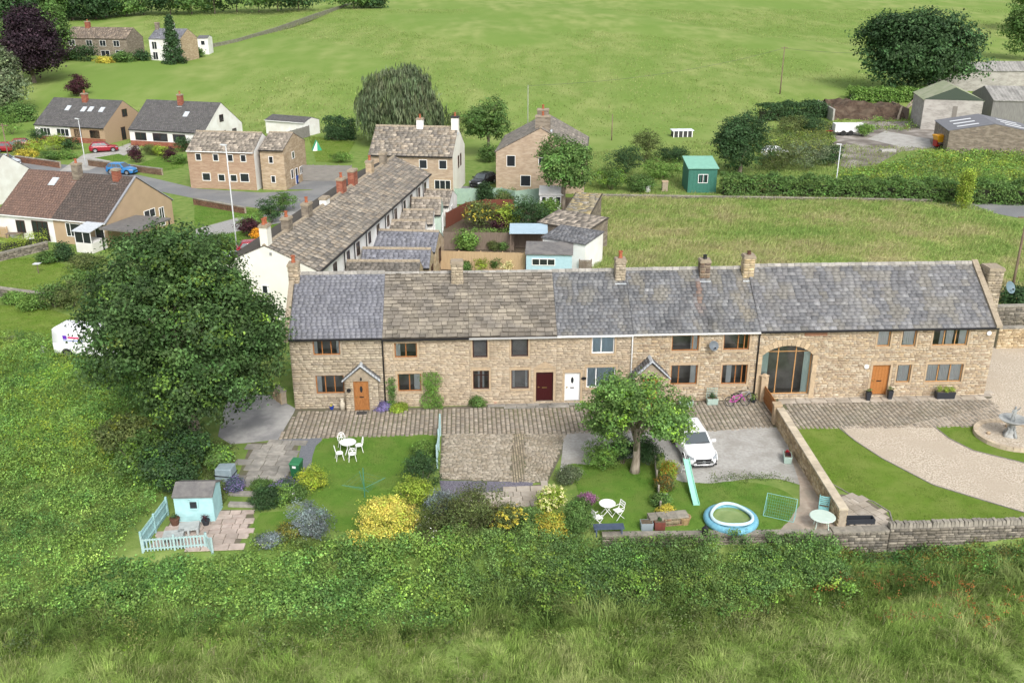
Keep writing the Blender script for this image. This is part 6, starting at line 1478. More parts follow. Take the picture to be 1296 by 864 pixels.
# bicycles
def bike(label, p, yaw, lean, paint, s=1.0):
    t = thing('bicycle', label, 'bicycle', p, yaw); t.rotation_euler = (lean, 0, yaw); t.scale = (s, s, s)
    for x in (-.5, .5):
        m = MB(); ring(m, .30, 0, .028, n=24, k=6); o = m.build('wheel', BLACK, t); o.matrix_local = Matrix.Translation((x, 0, .33)) @ Matrix.Rotation(R(90), 4, 'X')
        m = MB()
        for i in range(8): a = i * .785; m.tube([(0, 0, 0), (.29 * math.cos(a), .29 * math.sin(a), 0)], .004, 3)
        sp = m.build('spokes', GALV, o)
    m = MB()
    for a, b in (((-.5, 0, .33), (-.12, 0, .3)), ((-.12, 0, .3), (-.2, 0, .72)), ((-.5, 0, .33), (-.18, 0, .66)), ((-.12, 0, .3), (.34, 0, .66)), ((-.18, 0, .64), (.32, 0, .74)), ((.32, 0, .82), (.5, 0, .33))): m.tube([a, b], .025, 6)
    m.build('frame', paint, t); m = MB(); m.tube([(.3, -.26, .95), (.32, 0, .86), (.3, .26, .95)], .015, 6); m.build('handlebar', BLACK, t)
    m = MB(); m.hexa([(-.34, -.07, .74), (-.08, -.02, .74), (-.08, .02, .74), (-.34, .07, .74), (-.34, -.08, .79), (-.06, -.025, .78), (-.06, .025, .78), (-.34, .08, .79)]); m.build('saddle', BLACK, t, bevel=.01)
p = g(934, 514); bike('pink and purple bicycle leaning by the cottage wall', p, TY + R(4), R(-38), M('pink_paint', (.48, .07, .34), rough=.3), 1.0)
p = g(941, 509.5); bike('grey bicycle propped upright behind the pink one', p, TY, R(-12), M('grey_bike', (.25, .26, .28), rough=.3), 1.0)
# cottage doorstep details
m = MB(); m.box(-.32, .32, -.2, .2, 0, .02); one('doormat', 'dark doormat on the setts before the porch', 'doormat', m, M('mat_dark', (.05, .05, .05)), loc=(*tloc(4.25, -.85)[:2], .05), yaw=TY)
t = thing('milk_churn', 'pale painted milk churn standing beside the porch', 'churn', (*tloc(3.0, -.28)[:2], .0)); m = MB(); m.lathe([(.16, 0), (.17, .5), (.1, .64), (.12, .74), (.001, .75)], 14); m.build('body', M('cream_paint', (.5, .45, .36)), t, smoothf=True); m = MB(); m.lathe([(.13, .75), (.13, .8), (.001, .81)], 14); m.build('lid', M('cream_paint', (.5, .45, .36)), t)
for lab, u_, z_ in (('round white wall lamp beside the barn door', 36.3, 2.2), ('round white alarm box under the barn eaves', 43.9, 4.35)):
    m = MB(); m.lathe([(.001, -.06), (.13, -.05), (.15, 0), (.15, .04), (.001, .05)], 14); o = one('wall_fitting', lab, 'wall fitting', m, WHITE); o.matrix_world = Matrix.Translation((*tloc(u_, -.06)[:2], z_)) @ Matrix.Rotation(TY, 4, 'Z') @ Matrix.Rotation(R(90), 4, 'X')
m = MB(); m.lathe([(.001, -.02), (.17, -.02), (.17, .02), (.001, .02)], 14, sy=.6); o = one('house_sign', 'dark oval house sign between the white door and window', 'sign', m, BLACK); o.matrix_world = Matrix.Translation((*tloc(18.2, -.05)[:2], 1.75)) @ Matrix.Rotation(TY, 4, 'Z') @ Matrix.Rotation(R(90), 4, 'X')
m = MB(); m.lathe([(.001, -.02), (.13, -.02), (.13, .02), (.001, .02)], 14); o = one('house_sign', 'round dark house sign beside the porch door', 'sign', m, BLACK); o.matrix_world = Matrix.Translation((*tloc(3.5, -.52)[:2], 1.45)) @ Matrix.Rotation(TY, 4, 'Z') @ Matrix.Rotation(R(90), 4, 'X')
for i in range(2):
    m = MB(); m.box(-.75, .75, -.18, .18, 0, .16 - .0 * i); one('stone_step', ['worn stone step at the shed patio entrance', 'worn stone step above the other towards the flagstone terrace'][i], 'step', m, FLAG, loc=g(308, 640 - i * 14, 0.0), yaw=R(-4), bevel=.02)
# ------------------------------------------------------------------ vehicles
TYRE = M('tyre', (.02, .02, .02), rough=.8); RIM = M('alloy', (.45, .46, .48), rough=.35, metal=.8); CARG = M('car_glass', (.07, .085, .095), rough=.04, spec=.7)
LAMPG = M('headlamp_glass', (.25, .27, .29), rough=.08, spec=.6); REDL = M('tail_lamp', (.3, .01, .01), rough=.2); PLAS = M('black_plastic', (.018, .018, .02), rough=.5)
def car_group(name, label, loc, yaw, paint, L=4.3, W=1.8, H=1.45, cat='car', kind='hatch', detail=False, group=None):
    """nose towards local +x"""
    t = thing(name, label, cat, loc, yaw, group); hl, hw = L / 2, W / 2
    if kind == 'van': st = [(-1, .93, .32, 1.0 * H * .55), (-.985, .97, .22, H * .56), (-.5, 1, .2, H * .56), (.3, 1, .2, H * .56), (.55, .99, .2, H * .55), (.82, .95, .2, H * .50), (.96, .86, .22, H * .40), (1, .72, .3, H * .32)]
    else: st = [(-1, .78, .38, .58 * H), (-.97, .90, .26, .66 * H), (-.75, .97, .2, .685 * H), (-.3, 1, .19, .675 * H), (.15, 1, .19, .665 * H), (.42, .985, .19, .655 * H), (.66, .96, .19, .615 * H), (.86, .90, .19, .56 * H), (.96, .80, .20, .49 * H), (1.0, .62, .26, .40 * H)]
    sec = lambda w, zb, zt: [(0, zt + .025), (w * .55, zt + .02), (w * .86, zt - .015), (w * .985, zt - .10), (w, zt - .28), (w * 1.0, (zt + zb) / 2 - .05), (w * .98, zb + .10), (w * .90, zb), (0, zb)]
    vs = []; fs = []; k = 16
    for f, w, zb, zt in st:
        s = sec(w * hw, zb, zt); pts = [(y, z) for y, z in s] + [(-y, z) for y, z in s[-2:0:-1]]
        vs += [(f * hl, y, z) for y, z in pts]
    for i in range(len(st) - 1):
        for j in range(k): fs.append((i * k + j, i * k + (j + 1) % k, (i + 1) * k + (j + 1) % k, (i + 1) * k + j))
    fs += [tuple(range(k)), tuple((len(st) - 1) * k + j for j in range(k - 1, -1, -1))]
    m = MB(); m.add(vs, fs); m.build('body', paint, t, smoothf=True, sub=1)
    if kind == 'van': b0, b1, t0, t1, zb, tw, bw = -.985, .60, -.97, .34, H * .52, .86, .975
    elif kind == 'sedan': b0, b1, t0, t1, zb, tw, bw = -.78, .40, -.48, .10, .64 * H, .70, .90
    else: b0, b1, t0, t1, zb, tw, bw = -.93, .42, -.70, .10, .64 * H, .72, .92
    def G(f, s, z):   # point on the cabin: f 0 rear..1 front, s -1..1, z 0..1
        zz = 1 - (1 - z) ** 1.35 if False else z
        x = (b0 + (b1 - b0) * f) * (1 - zz) + (t0 + (t1 - t0) * f) * zz
        return Vector((x * hl, s * hw * (bw * (1 - zz) + tw * zz), zb + (H - zb) * zz))
    m = MB(); n = 6; R0 = []
    for z, e in ((0, 0), (.5, .0), (.86, .0), (.97, .10), (1.0, .24)):
        ringp = []
        for f, s in ((0, -1), (.25, -1), (.5, -1), (.75, -1), (1, -1), (1, -.4), (1, .4), (1, 1), (.75, 1), (.5, 1), (.25, 1), (0, 1), (0, .4), (0, -.4)):
            p = G(.5 + (f - .5) * (1 - e * .8), s * (1 - e), z); ringp.append(p)
        R0.append(ringp)
    kk = 14; vv = [p for r in R0 for p in r]
    ff = [(i * kk + j, i * kk + (j + 1) % kk, (i + 1) * kk + (j + 1) % kk, (i + 1) * kk + j) for i in range(4) for j in range(kk)] + [tuple(4 * kk + j for j in range(kk))]
    m.add(vv, ff); m.build('cabin', paint, t, smoothf=True)
    def patch(nm, f0, f1, s0, s1, z0, z1, mat, off):
        q = MB(); c = [G(f0, s0, z0), G(f1, s1, z0), G(f1, s1, z1), G(f0, s0, z1)]; c = [p + Vector(off) for p in c]; q.poly(c); return q.build(nm, mat, t)
    patch('windscreen', 1, 1, -.88, .88, .06, .90, CARG, (.018, 0, .008))
    if kind == 'van':
        for s in (-1, 1): patch('side_window', .80, .97, s, s, .12, .80, CARG, (0, s * .014, 0))
        for s in (-1, 1): patch('rear_window', 0, 0, s * .08, s * .8, .25, .75, CARG, (-.012, 0, 0))
    else:
        patch('rear_window', 0, 0, -.82, .82, .14, .86, CARG, (-.018, 0, .008))
        for s in (-1, 1):
            for a, b in ((.06, .30), (.33, .60), (.63, .93)): patch('side_window', a, b, s, s, .12, .84, CARG, (0, s * .014, .004))
    r = .33 if H < 1.8 else .36
    for x in (-.60, .62):
        for s in (-1, 1):
            w = MB(); w.tube([(0, -.11, 0), (0, .11, 0)], r, 20); o = w.build('wheel', TYRE, t); o.location = (x * hl, s * (hw - .09), r)
            w = MB(); w.tube([(0, s * .10, 0), (0, s * .125, 0)], r * .66, 12); w.build('rim', RIM, o)
            a = MB(); pts = []
            for i in range(13):
                an = math.pi * i / 12; pts.append((x * hl + (r + .045) * math.cos(an), s * (hw + .004), r + (r + .045) * math.sin(an)))
            a.tube(pts, .03, 5); a.build('wheel_arch', PLAS if not detail else paint, t)
    for s in (-1, 1):
        m = MB(); z = .47 * H
        if kind == 'van': m.hexa([(hl * .90, s * hw * .55, z - .1), (hl * .985, s * hw * .60, z - .12), (hl * .90, s * hw * .93, z - .1), (hl * .84, s * hw * .93, z - .1), (hl * .90, s * hw * .55, z + .12), (hl * .96, s * hw * .60, z + .06), (hl * .88, s * hw * .92, z + .1), (hl * .82, s * hw * .93, z + .1)])
        else: m.hexa([(hl * .88, s * hw * .52, z - .07), (hl * 1.0, s * hw * .56, z - .09), (hl * .93, s * hw * .86, z - .05), (hl * .80, s * hw * .95, z - .02), (hl * .88, s * hw * .52, z + .045), (hl * .965, s * hw * .57, z + .04), (hl * .88, s * hw * .87, z + .08), (hl * .80, s * hw * .925, z + .10)])
        m.build('headlight', LAMPG, t, bevel=.02)
        m = MB(); m.box(-hl * .995, -hl * .94, min(s * hw * .6, s * hw * .88), max(s * hw * .6, s * hw * .88), .48 * H, .6 * H); m.build('tail_light', REDL, t, bevel=.02)
        m = MB(); xm = (b1 * .72) * hl; m.hexa([(xm - .08, s * (hw * .95), zb + .02), (xm + .10, s * (hw * .95), zb + .02), (xm + .06, s * (hw + .2), zb + .03), (xm - .08, s * (hw + .2), zb + .03), (xm - .08, s * (hw * .95), zb + .14), (xm + .08, s * (hw * .95), zb + .14), (xm + .04, s * (hw + .2), zb + .16), (xm - .08, s * (hw + .2), zb + .16)]); m.build('mirror', paint, t, bevel=.02)
    m = MB(); m.box(hl * .92, hl * 1.0, -hw * .66, hw * .66, .20, .31); m.build('lower_grille', PLAS, t)
    if detail:
        m = MB(); m.hexa([(hl * .95, -hw * .46, .38), (hl * 1.02, -hw * .40, .38), (hl * 1.02, hw * .40, .38), (hl * .95, hw * .46, .38), (hl * .93, -hw * .54, .66), (hl * 1.0, -hw * .50, .65), (hl * 1.0, hw * .50, .65), (hl * .93, hw * .54, .66)]); gr = m.build('grille', PLAS, t)
        m = MB(); m.box(hl * 1.0, hl * 1.018, -hw * .42, hw * .42, .495, .52); m.build('grille_bar', RIM, gr)
        m = MB(); ring(m, .085, 0, .012, n=20, k=6)
        for i in range(3): a = i * 2.0944 + 1.5708; m.tube([(0, 0, 0), (.085 * math.cos(a), .085 * math.sin(a), 0)], .011, 5)
        o = m.build('star_badge', RIM, t); o.matrix_local = Matrix.Translation((hl * 1.022, 0, .51)) @ Matrix.Rotation(R(90), 4, 'Z') @ Matrix.Rotation(R(82), 4, 'X')
        for s in (-1, 1): m = MB(); m.box(hl * .93, hl * .985, min(s * hw * .66, s * hw * .86), max(s * hw * .66, s * hw * .86), .24, .34); m.build('air_intake', PLAS, t, bevel=.02)
        for s in (-1, 1): m = MB(); m.tube([(hl * b1 * .98, s * hw * .12, zb + .07), (hl * b1 * .93, s * hw * .12 + .55, zb + .10)], .012, 5); m.build('wiper', PLAS, t)
    return t
def paint(n, c): return M('paint_' + n, c, rough=.22, spec=.6)
CW = paint('white', (.78, .79, .80)); CR = paint('red', (.26, .010, .022)); CBL = paint('blue', (.03, .17, .40)); CS = paint('silver', (.46, .50, .54)); CK = paint('black', (.012, .013, .016)); CG = paint('grey', (.16, .19, .23))
car_group('parked_car', 'white hatchback with a three pointed star badge parked by the fruit tree', g(876, 571), R(-84), CW, 4.35, 1.82, 1.44, detail=True)
car_group('parked_car', 'dark red hatchback on the bungalow driveway', g(132, 192), R(22), CR, 4.1, 1.75, 1.5)
car_group('parked_car', 'bright blue hatchback parked on the street', g(155, 220), R(-12), CBL, 4.0, 1.75, 1.5)
car_group('parked_car', 'silver white car parked on the street below the flower bank', g(8, 209), R(-14), CS, 4.2, 1.75, 1.5)
car_group('parked_car', 'red car half hidden by the flowering bungalow hedge', g(32, 187), R(20), CR, 4.0, 1.75, 1.45)
car_group('parked_car', 'red car at the road edge beyond the flowering shrubs', g(12, 192), R(10), CR, 4.0, 1.75, 1.45)
car_group('parked_car', 'black estate car beside the cream gable', g(611, 234), R(-118), CK, 4.6, 1.85, 1.5)
car_group('parked_car', 'slate blue car behind the cream gabled row', g(298, 338), R(15), CG, 4.3, 1.8, 1.45)
car_group('parked_car', 'red car behind the cream chimney of the white row', g(328, 322), R(15), CR, 4.1, 1.75, 1.45)
car_group('parked_car', 'old white car overgrown by elder bushes near the farm', g(982, 198), R(5), CW, 4.1, 1.75, 1.5)
van = car_group('delivery_van', 'white panel van with purple and red logo behind the sycamore', g(122, 449), R(-9), CW, 5.2, 2.0, 2.3, cat='van', kind='van')
m = MB(); m.box(-1.7, -1.42, -1.0, -.955, 1.5, 1.76); m.build('logo_panel', M('logo_purple', (.13, .03, .42), rough=.4), van)
m = MB(); m.box(-1.32, -.5, -1.0, -.955, 1.58, 1.68); m.build('logo_lettering', M('logo_red', (.62, .05, .16), rough=.4), van)
m = MB(); m.box(-1.7, -.2, -1.003, -.958, 1.39, 1.42); m.build('logo_underline', M('logo_blue', (.08, .14, .5), rough=.4), van)

# ------------------------------------------------------------------ poles, lamps, wires
def pole(name, label, base, h, r, mat, lamp=None, arm=(0, 0), cat='lamp post', bars=0, z=0):
    t = thing(name, label, cat, base); m = MB(); m.tube([(0, 0, -.2), (0, 0, h * .25), (0, 0, h)], [r, r * .9, r * .6], 8); m.build('pole', mat, t, smoothf=True)
    if lamp: m = MB(); m.hexa([(-.1, -.12, h - .02), (.55, -.1, h + .03), (.55, .1, h + .03), (-.1, .12, h - .02), (-.1, -.1, h + .09), (.5, -.08, h + .13), (.5, .08, h + .13), (-.1, .1, h + .09)]); o = m.build('lamp_head', lamp, t); o.rotation_euler = (0, 0, arm[0])
    for i in range(bars): m = MB(); m.box(-.7, .7, -.05, .05, h - .3 - i * .5, h - .2 - i * .5); m.build('crossarm', mat, t)
    return t
PG = M('pole_grey', (.52, .54, .55), rough=.5); PW = M('pole_wood', (.14, .10, .07), (.19, .145, .1), sc=4, stretch=(1, 1, .2))
pole('street_lamp', 'slim tall white lamp post before the brick fronted house', g(300, 316), 10.2, .075, PG, PG, (R(170),))
m = MB(); m.box(-.3, .3, -.04, .04, 5.2, 5.4)
pole('street_lamp', 'pale lamp post by the red hatchback driveway', g(109, 212), 6.6, .07, PG, PG, (R(160),))
pole('street_lamp', 'pale lamp post standing on the lane before the clipped hedge', g(1056, 248), 6.2, .08, PG, PG, (R(180),))
pole('street_lamp', 'pale lamp post before the gable on stone house', g(757, 236), 4.4, .07, PG, PG, (R(180),)) if False else pole('street_lamp', 'pale lamp post before the gable on stone house', g(644, 236), 4.6, .07, PG, PG, (R(180),))
pole('telegraph_pole', 'dark wooden telegraph pole at the street corner by the silver car', g(17, 232), 7.6, .11, PW, None, cat='telegraph pole', bars=1)
pole('telegraph_pole', 'wooden telegraph pole standing in the pasture', gt(987, 120), 9.5, .14, PW, cat='telegraph pole', bars=1)
pole('telegraph_pole', 'slender grey pole in the pasture behind the gable on house', gt(668, 165), 7.5, .08, M('pole_pale', (.3, .3, .27)), cat='telegraph pole')
pole('telegraph_pole', 'short dark post beside the garden shrubs', gt(774, 178), 4.2, .1, PW, cat='telegraph pole')
pole('telegraph_pole', 'leaning wooden telegraph pole behind the barn end', g(1281, 366), 6.6, .13, PW, cat='telegraph pole', bars=1)
def wire(label, a, b, sag=.8, r=.012):
    a, b = Vector(a), Vector(b); m = MB(); m.tube([a.lerp(b, i / 12) - Vector((0, 0, 4 * sag * (i / 12) * (1 - i / 12))) for i in range(13)], r, 4, caps=False); one('overhead_wire', label, 'wire', m, M('wire_dark', (.09, .09, .09)))
wire('thin overhead wire from the pasture pole towards the farm tree', gt(987, 120) + Vector((0, 0, 9.2)), gt(1190, 118) + Vector((0, 0, 9)), 1.0, .02)
wire('thin overhead wire crossing the pasture between two poles', gt(668, 165) + Vector((0, 0, 7.4)), gt(987, 120) + Vector((0, 0, 9.2)), 1.4, .02)

# ------------------------------------------------------------------ farmyard things
t = thing('seed_hopper', 'yellow hopper on red frame beside the stone barn', 'farm machine', g(1188, 188), R(10)); YM = M('machine_yellow', (.72, .34, .02), rough=.4); RM = M('machine_red', (.32, .02, .015), rough=.4)
m = MB(); m.hexa([(-.6, -.5, 1.0), (.6, -.5, 1.0), (.6, .5, 1.0), (-.6, .5, 1.0), (-.95, -.7, 1.9), (.95, -.7, 1.9), (.95, .7, 1.9), (-.95, .7, 1.9)]); m.box(-.97, .97, -.72, .72, 1.9, 2.1); m.build('hopper', YM, t, bevel=.04)
m = MB(); m.box(-.8, .8, -.5, .5, .4, .65); m.box(-.8, -.65, -.5, .5, .65, 1.3); m.box(.65, .8, -.5, .5, .65, 1.3); m.build('chassis', RM, t)
for s in (-1, 1): m = MB(); m.tube([(0, s * .6, .4), (0, s * .8, .4)], .4, 14); m.build('wheel', TYRE, t)
t = thing('flatbed_trailer', 'white sided trailer with dark bites in its skirt by the dung heap', 'trailer', g(1056, 172), R(-3)); m = MB(); m.box(0, 4.8, 0, 2.0, .6, 1.9); m.build('body', M('trailer_white', (.68, .69, .68), (.6, .6, .6), sc=2), t, bevel=.05)
for x in (1.4, 2.6): m = MB(); m.tube([(x, -.02, .45), (x, .3, .45)], .45, 14); m.build('wheel', TYRE, t)
m = MB(); m.box(-1.2, 0, .9, 1.1, .6, .7); m.build('drawbar', RM, t)
# dung clamp
t = thing('dung_clamp', 'brown dung heap filling a concrete walled bay', 'dung heap', g(1050, 150), R(-4)); a = 0
m = MB(); m.box(-.5, -.2, -4, 9, -.2, 2.2); m.build('bay_wall', CONC, t); m = MB(); m.box(13.5, 13.8, -1, 9, -.2, 2.0); m.build('bay_wall', BRNW, t)
nx, ny = 56, 44; X, Y = np.meshgrid(np.linspace(-.2, 13.5, nx), np.linspace(-2.5, 10, ny)); Z = 2.3 * smooth(9.9, 8.4, Y) * smooth(-2.6, 4.2, Y + 3.0 * (vnoise(X, Y, 2.4, 5) - .5)) * (.55 + .7 * vnoise(X, Y, 2.2, 4)) + .7 * vnoise(X, Y, .9, 9) - .45
i = np.arange((ny - 1) * (nx - 1)); r_ = i // (nx - 1); c_ = i % (nx - 1); k_ = r_ * nx + c_
link('heap', np_mesh('heap', np.stack([X, Y, Z], -1), quads=np.stack([k_, k_ + 1, k_ + nx + 1, k_ + nx], 1), mat=M('dung', (.045, .028, .019), (.09, .06, .04), sc=2.5, c3=(.15, .115, .08), sc3=.6, bump=1, bsc=6, f3=.5)), t)
m = MB(); m.box(0, 3.4, 0, .9, 0, .7); one('salt_bin', 'low rusty box half hidden in the farm hedge', 'box', m, M('rust_box', (.33, .2, .13), (.25, .15, .1), sc=3), loc=g(994, 148), yaw=R(-2), bevel=.04)
m = MB(); m.box(0, 2.2, 0, 1.0, 0, .35); one('concrete_slab', 'pale slab of concrete lying in the farm verge', 'slab', m, CONC, loc=g(1116, 193), yaw=R(4), bevel=.03)
for i, (px, py, dx) in enumerate(((1148, 137, 2.2), (1142, 146, 1.2), (1136, 152, .6))):
    a = gt(px, py); m = MB(); m.tube([a, a + Vector((dx, .6, 1.6 + i * .3)), a + Vector((dx * 1.9, 1.6, 3.0 - i * .4))], [.22, .18, .08], 7); one('fallen_branch', ['long dead branch propped on the yard rubble', 'dead grey bough between dung bay and yard', 'short broken stump of dead wood on the yard'][i], 'branch', m, BARKL)
# street garden ornaments
m = MB(); t = thing('bird_bath', 'pale bird table on the upper small lawn', 'bird table', g(49, 346)); m.tube([(0, 0, 0), (0, 0, .9)], .04, 6); m.build('post', BRNW, t); m = MB(); m.box(-.3, .3, -.25, .25, .9, .96); m.build('tray', PG, t)
t = thing('feed_sack', 'white sack lying by the van on the bank', 'sack', g(56, 446)); m = MB(); m.lathe([(.001, 0), (.3, .05), (.33, .2), (.2, .36), (.001, .38)], 10); m.build('bag', M('sack_white', (.7, .7, .7)), t, smoothf=True); m = MB(); m.box(-.12, .12, -.03, .03, .36, .5); m.build('neck', M('sack_white', (.7, .7, .7)), t)
t = thing('slide_set', 'white and green play tent on the small far lawn', 'play tent', g(402, 191), R(20)); m = MB(); m.prism([(-.7, 0, 0), (.7, 0, 0), (0, 0, 1.5)], (0, 1.2, 0)); m.build('canvas', M('tent_green', (.05, .35, .2)), t); m = MB(); m.prism([(-.75, -.1, 0), (-.05, -.1, 0), (-.02, -.1, 1.5)], (0, .08, 0)); m.build('flap', WHITE, t)
t = thing('water_tank', 'white plastic drum beside the lane verge', 'drum', g(820, 243)); m = MB(); m.lathe([(.3, 0), (.32, .1), (.32, .7), (.2, .85), (.001, .86)], 12); m.build('drum', WHITE, t); m = MB(); m.box(-.1, .1, -.1, .1, .86, .95); m.build('cap', BLACK, t)
t = thing('rain_barrel', 'pale standing stone trough beside the green cabin', 'trough', g(841, 242)); m = MB(); m.box(-.35, .35, -.3, .3, 0, 1.2); m.build('block', SURRG, t, bevel=.04); m = MB(); m.box(-.4, .4, -.35, .35, 1.2, 1.3); m.build('cap', SURR, t)
t = thing('patio_bench', 'dark wooden garden table on the white bungalow patio', 'table', g(20, 304)); m = MB(); m.box(-.8, .8, -.4, .4, .68, .74); m.build('table_top', BRNW, t)
for x in (-.7, .7):
    for y in (-.3, .3): m = MB(); m.box(x - .04, x + .04, y - .04, y + .04, 0, .68); m.build('leg', BRNW, t)
# ------------------------------------------------------------------ trees
tree('sycamore_tree', 'broad dark sycamore towering over the lane end beside the cream gable', (-18.7, -4.5, 0), 14.2, 6.9, 6.0, 6.4, 'syc', trunk_r=.42, clear=.14, lobes=46, lobe=.27, clumps=2100, per=46, cr=.33, ls=.20, shell=.75, core=.5, bark=BARKL, seed=5, limbs=9, cvar=.36, tint=((2.1, 1.9, 1.1), .12), zc=7.6, yaw=2.2, taper=.28)
t = tree('fruit_tree', 'leafy fruit tree with pale forked trunk beside the white car', g(803, 597), 6.0, 3.5, 2.9, 2.45, 'fruit', trunk_r=.24, clear=.15, lobes=30, lobe=.28, clumps=760, per=28, cr=.19, ls=.15, shell=.7, core=.5, bark=BARKL, seed=8, limbs=8, cvar=.3, tint=((1.7, 1.6, .9), .2), zc=3.6)
tree('willow_tree', 'grey green weeping willow at the edge of the pasture', gt(503, 184), 13.6, 7.8, 6.0, 6.2, 'willow', trunk_r=.5, clear=.12, zc=6.6, lobes=22, lobe=.36, clumps=1100, per=26, cr=.5, ls=1.1, seed=3, droop=3.4, cvar=.22)
tree('ash_tree', 'round green tree behind the cream gabled house', gt(618, 200), 9.6, 3.7, 3.4, 4.0, 'mid', trunk_r=.22, lobes=14, clumps=420, per=20, cr=.32, ls=.3, seed=12)
tree('garden_tree', 'leafy green tree over the white summerhouse', g(712, 266), 8.4, 3.9, 3.6, 3.3, 'mid', trunk_r=.28, clear=.3, lobes=16, clumps=700, per=22, cr=.3, ls=.26, seed=13, bark=BARKL)
tree('farm_tree', 'huge spreading dark tree above the farmyard', gt(1150, 120), 17.5, 15.5, 10, 8.6, 'dark', trunk_r=.8, clear=.12, zc=8.6, lobes=36, lobe=.34, clumps=1900, per=22, cr=.75, ls=.6, seed=14, cvar=.28)
tree('dense_tree', 'dense rounded dark tree beside the green cabin', g(936, 222), 8.8, 4.6, 4.0, 4.6, 'dark', trunk_r=.3, clear=.1, zc=4.2, lobes=18, clumps=760, per=22, cr=.32, ls=.26, seed=15)
tree('copper_beech', 'dark purple copper beech beside the hillside houses', gt(44, 108), 18, 9.0, 8.0, 9.0, 'copper', trunk_r=.5, clear=.08, zc=8.2, lobes=24, clumps=1000, per=20, cr=.65, ls=.55, seed=16, cvar=.35)
tree('alder_tree', 'grey green rounded tree below the copper beech', gt(10, 144), 13, 6.4, 5, 6.6, 'willow', trunk_r=.35, clear=.06, zc=6.2, lobes=18, clumps=600, per=20, cr=.55, ls=.5, seed=17)
tree('alder_tree', 'tall mid green tree behind the copper beech', gt(70, 84), 15, 5, 5, 7, 'mid', trunk_r=.35, clear=.1, lobes=16, clumps=450, per=18, cr=.65, ls=.6, seed=18)
tree('hedgerow_tree', 'dark leafy tree at the hillside edge by the copper beech', gt(8, 62), 20, 9, 8, 9.5, 'dark', trunk_r=.5, clear=.1, lobes=18, clumps=600, per=18, cr=.9, ls=.8, seed=19)
tree('copper_shrub_tree', 'small plum coloured tree behind the tan gabled bungalow', gt(101, 124), 4.8, 2.7, 2.4, 2.3, 'purple', trunk_r=.14, clear=.15, lobes=10, clumps=240, per=18, cr=.28, ls=.26, seed=20)
tree('field_edge_tree', 'dark tree at the pasture edge beyond the farm sheds', gt(1297, 78), 15, 6, 7, 7, 'mid', trunk_r=.4, clear=.1, lobes=16, clumps=500, per=18, cr=.7, ls=.6, seed=21)
tree('field_edge_tree', 'second dark tree higher up the pasture edge beyond the farm sheds', gt(1302, 38), 17, 7, 8, 8, 'mid', trunk_r=.4, clear=.1, lobes=16, clumps=450, per=18, cr=.8, ls=.7, seed=22)
for i, (px, py, h, r, lf, lab) in enumerate(((30, 34, 15, 8, 'dark', 'dense woodland tree between copper beech and hedgerow'), (-14, 90, 17, 8, 'mid', 'big leafy tree at the edge of the copper beech'), (62, 30, 13, 7, 'mid', 'woodland tree above the stone pair roof corner'), (92, 26, 12, 7, 'dark', 'woodland tree behind the stone pair chimney'), (-8, 34, 17, 9, 'mid', 'tall woodland tree in the hillside corner'), (122, 24, 11, 7, 'dark', 'woodland tree behind the stone pair gable'))):
    tree('woodland_tree', lab, gt(px, py), h, r, r * .8, h * .52, lf, trunk_r=.4, clear=.06, zc=h * .46, lobes=14, clumps=300, per=16, cr=.85, ls=.75, seed=240 + i, limbs=3)
for i, (px, py, r, h, lf, lab) in enumerate(((92, 80, 3, 1.6, 'mid', 'green shrub before the stone pair, nearest the beech'), (112, 82, 3.4, 2.2, 'dark', 'dark shrub before the stone pair windows'), (137, 84, 2.4, 1.2, 'yellow', 'yellow flowering shrub before the stone pair'), (158, 83, 2.8, 1.6, 'mid', 'green shrub below the stone pair door'), (178, 80, 2.4, 1.5, 'dark', 'shrub between the two hillside houses'), (250, 74, 2.0, 1.2, 'mid', 'shrub beside the white annex'))):
    shrub('hillside_shrub', lab, gt(px, py), r, r * .8, h, lf, clumps=90, per=14, cr=.4, ls=.4)
# spruce before the white hillside house
sp = gt(221, 83); t = thing('spruce_tree', 'slender dark spruce before the white hillside house', 'tree', sp); m = MB(); m.tube([(0, 0, -.2), (0, 0, 11.5)], [.25, .03], 7); m.build('trunk', BARK, t)
n = 420; zz = rng.uniform(.6, 11.5, n); aa = rng.uniform(0, 6.28, n); rr = (11.9 - zz) / 11.5 * 3.3 * rng.uniform(.45, 1, n); P = np.stack([rr * np.cos(aa), rr * np.sin(aa), zz - rr * .22], 1)
foliage('crown', P, np.stack([np.cos(aa), np.sin(aa), .2 + 0 * aa], 1), 14, .34, .42, LEAF['dark'], t)
hx = [(12, 20, 9, 12), (38, 14, 8, 9), (62, 16, 8, 9), (88, 17, 8, 8), (112, 17, 8, 8), (134, 15, 7, 8), (160, 13, 6, 4), (182, 12, 7, 8), (216, 12, 5, 7), (243, 11, 6, 6), (272, 10, 7, 8), (300, 8, 7, 8), (328, 8, 7, 8), (352, 7, 6, 5), (378, 6, 6, 5), (448, 4, 6, 4), (471, 3, 5, 3)]
hlab = ['dark corner tree where the hillside hedgerow starts', 'hedgerow tree behind the copper beech crown', 'hedgerow tree above the stone pair of houses, nearer the beech', 'hedgerow tree straight above the stone pair chimney', 'hedgerow tree above the stone pair end gable', 'hedgerow tree between the stone pair and white house', 'low scrubby bush in the hedgerow gap', 'tall hedgerow tree after the scrubby gap', 'narrow hedgerow tree above the white house', 'small hedgerow tree above the white annex', 'bushy hedgerow tree beyond the white annex', 'bushy hedgerow tree mid way to the drystone wall', 'bushy hedgerow tree near the drystone wall', 'low hedgerow tree close to the drystone wall', 'hedgerow tree meeting the drystone wall', 'dark bush at the top end of the drystone wall', 'smaller bush past the top end of the drystone wall']
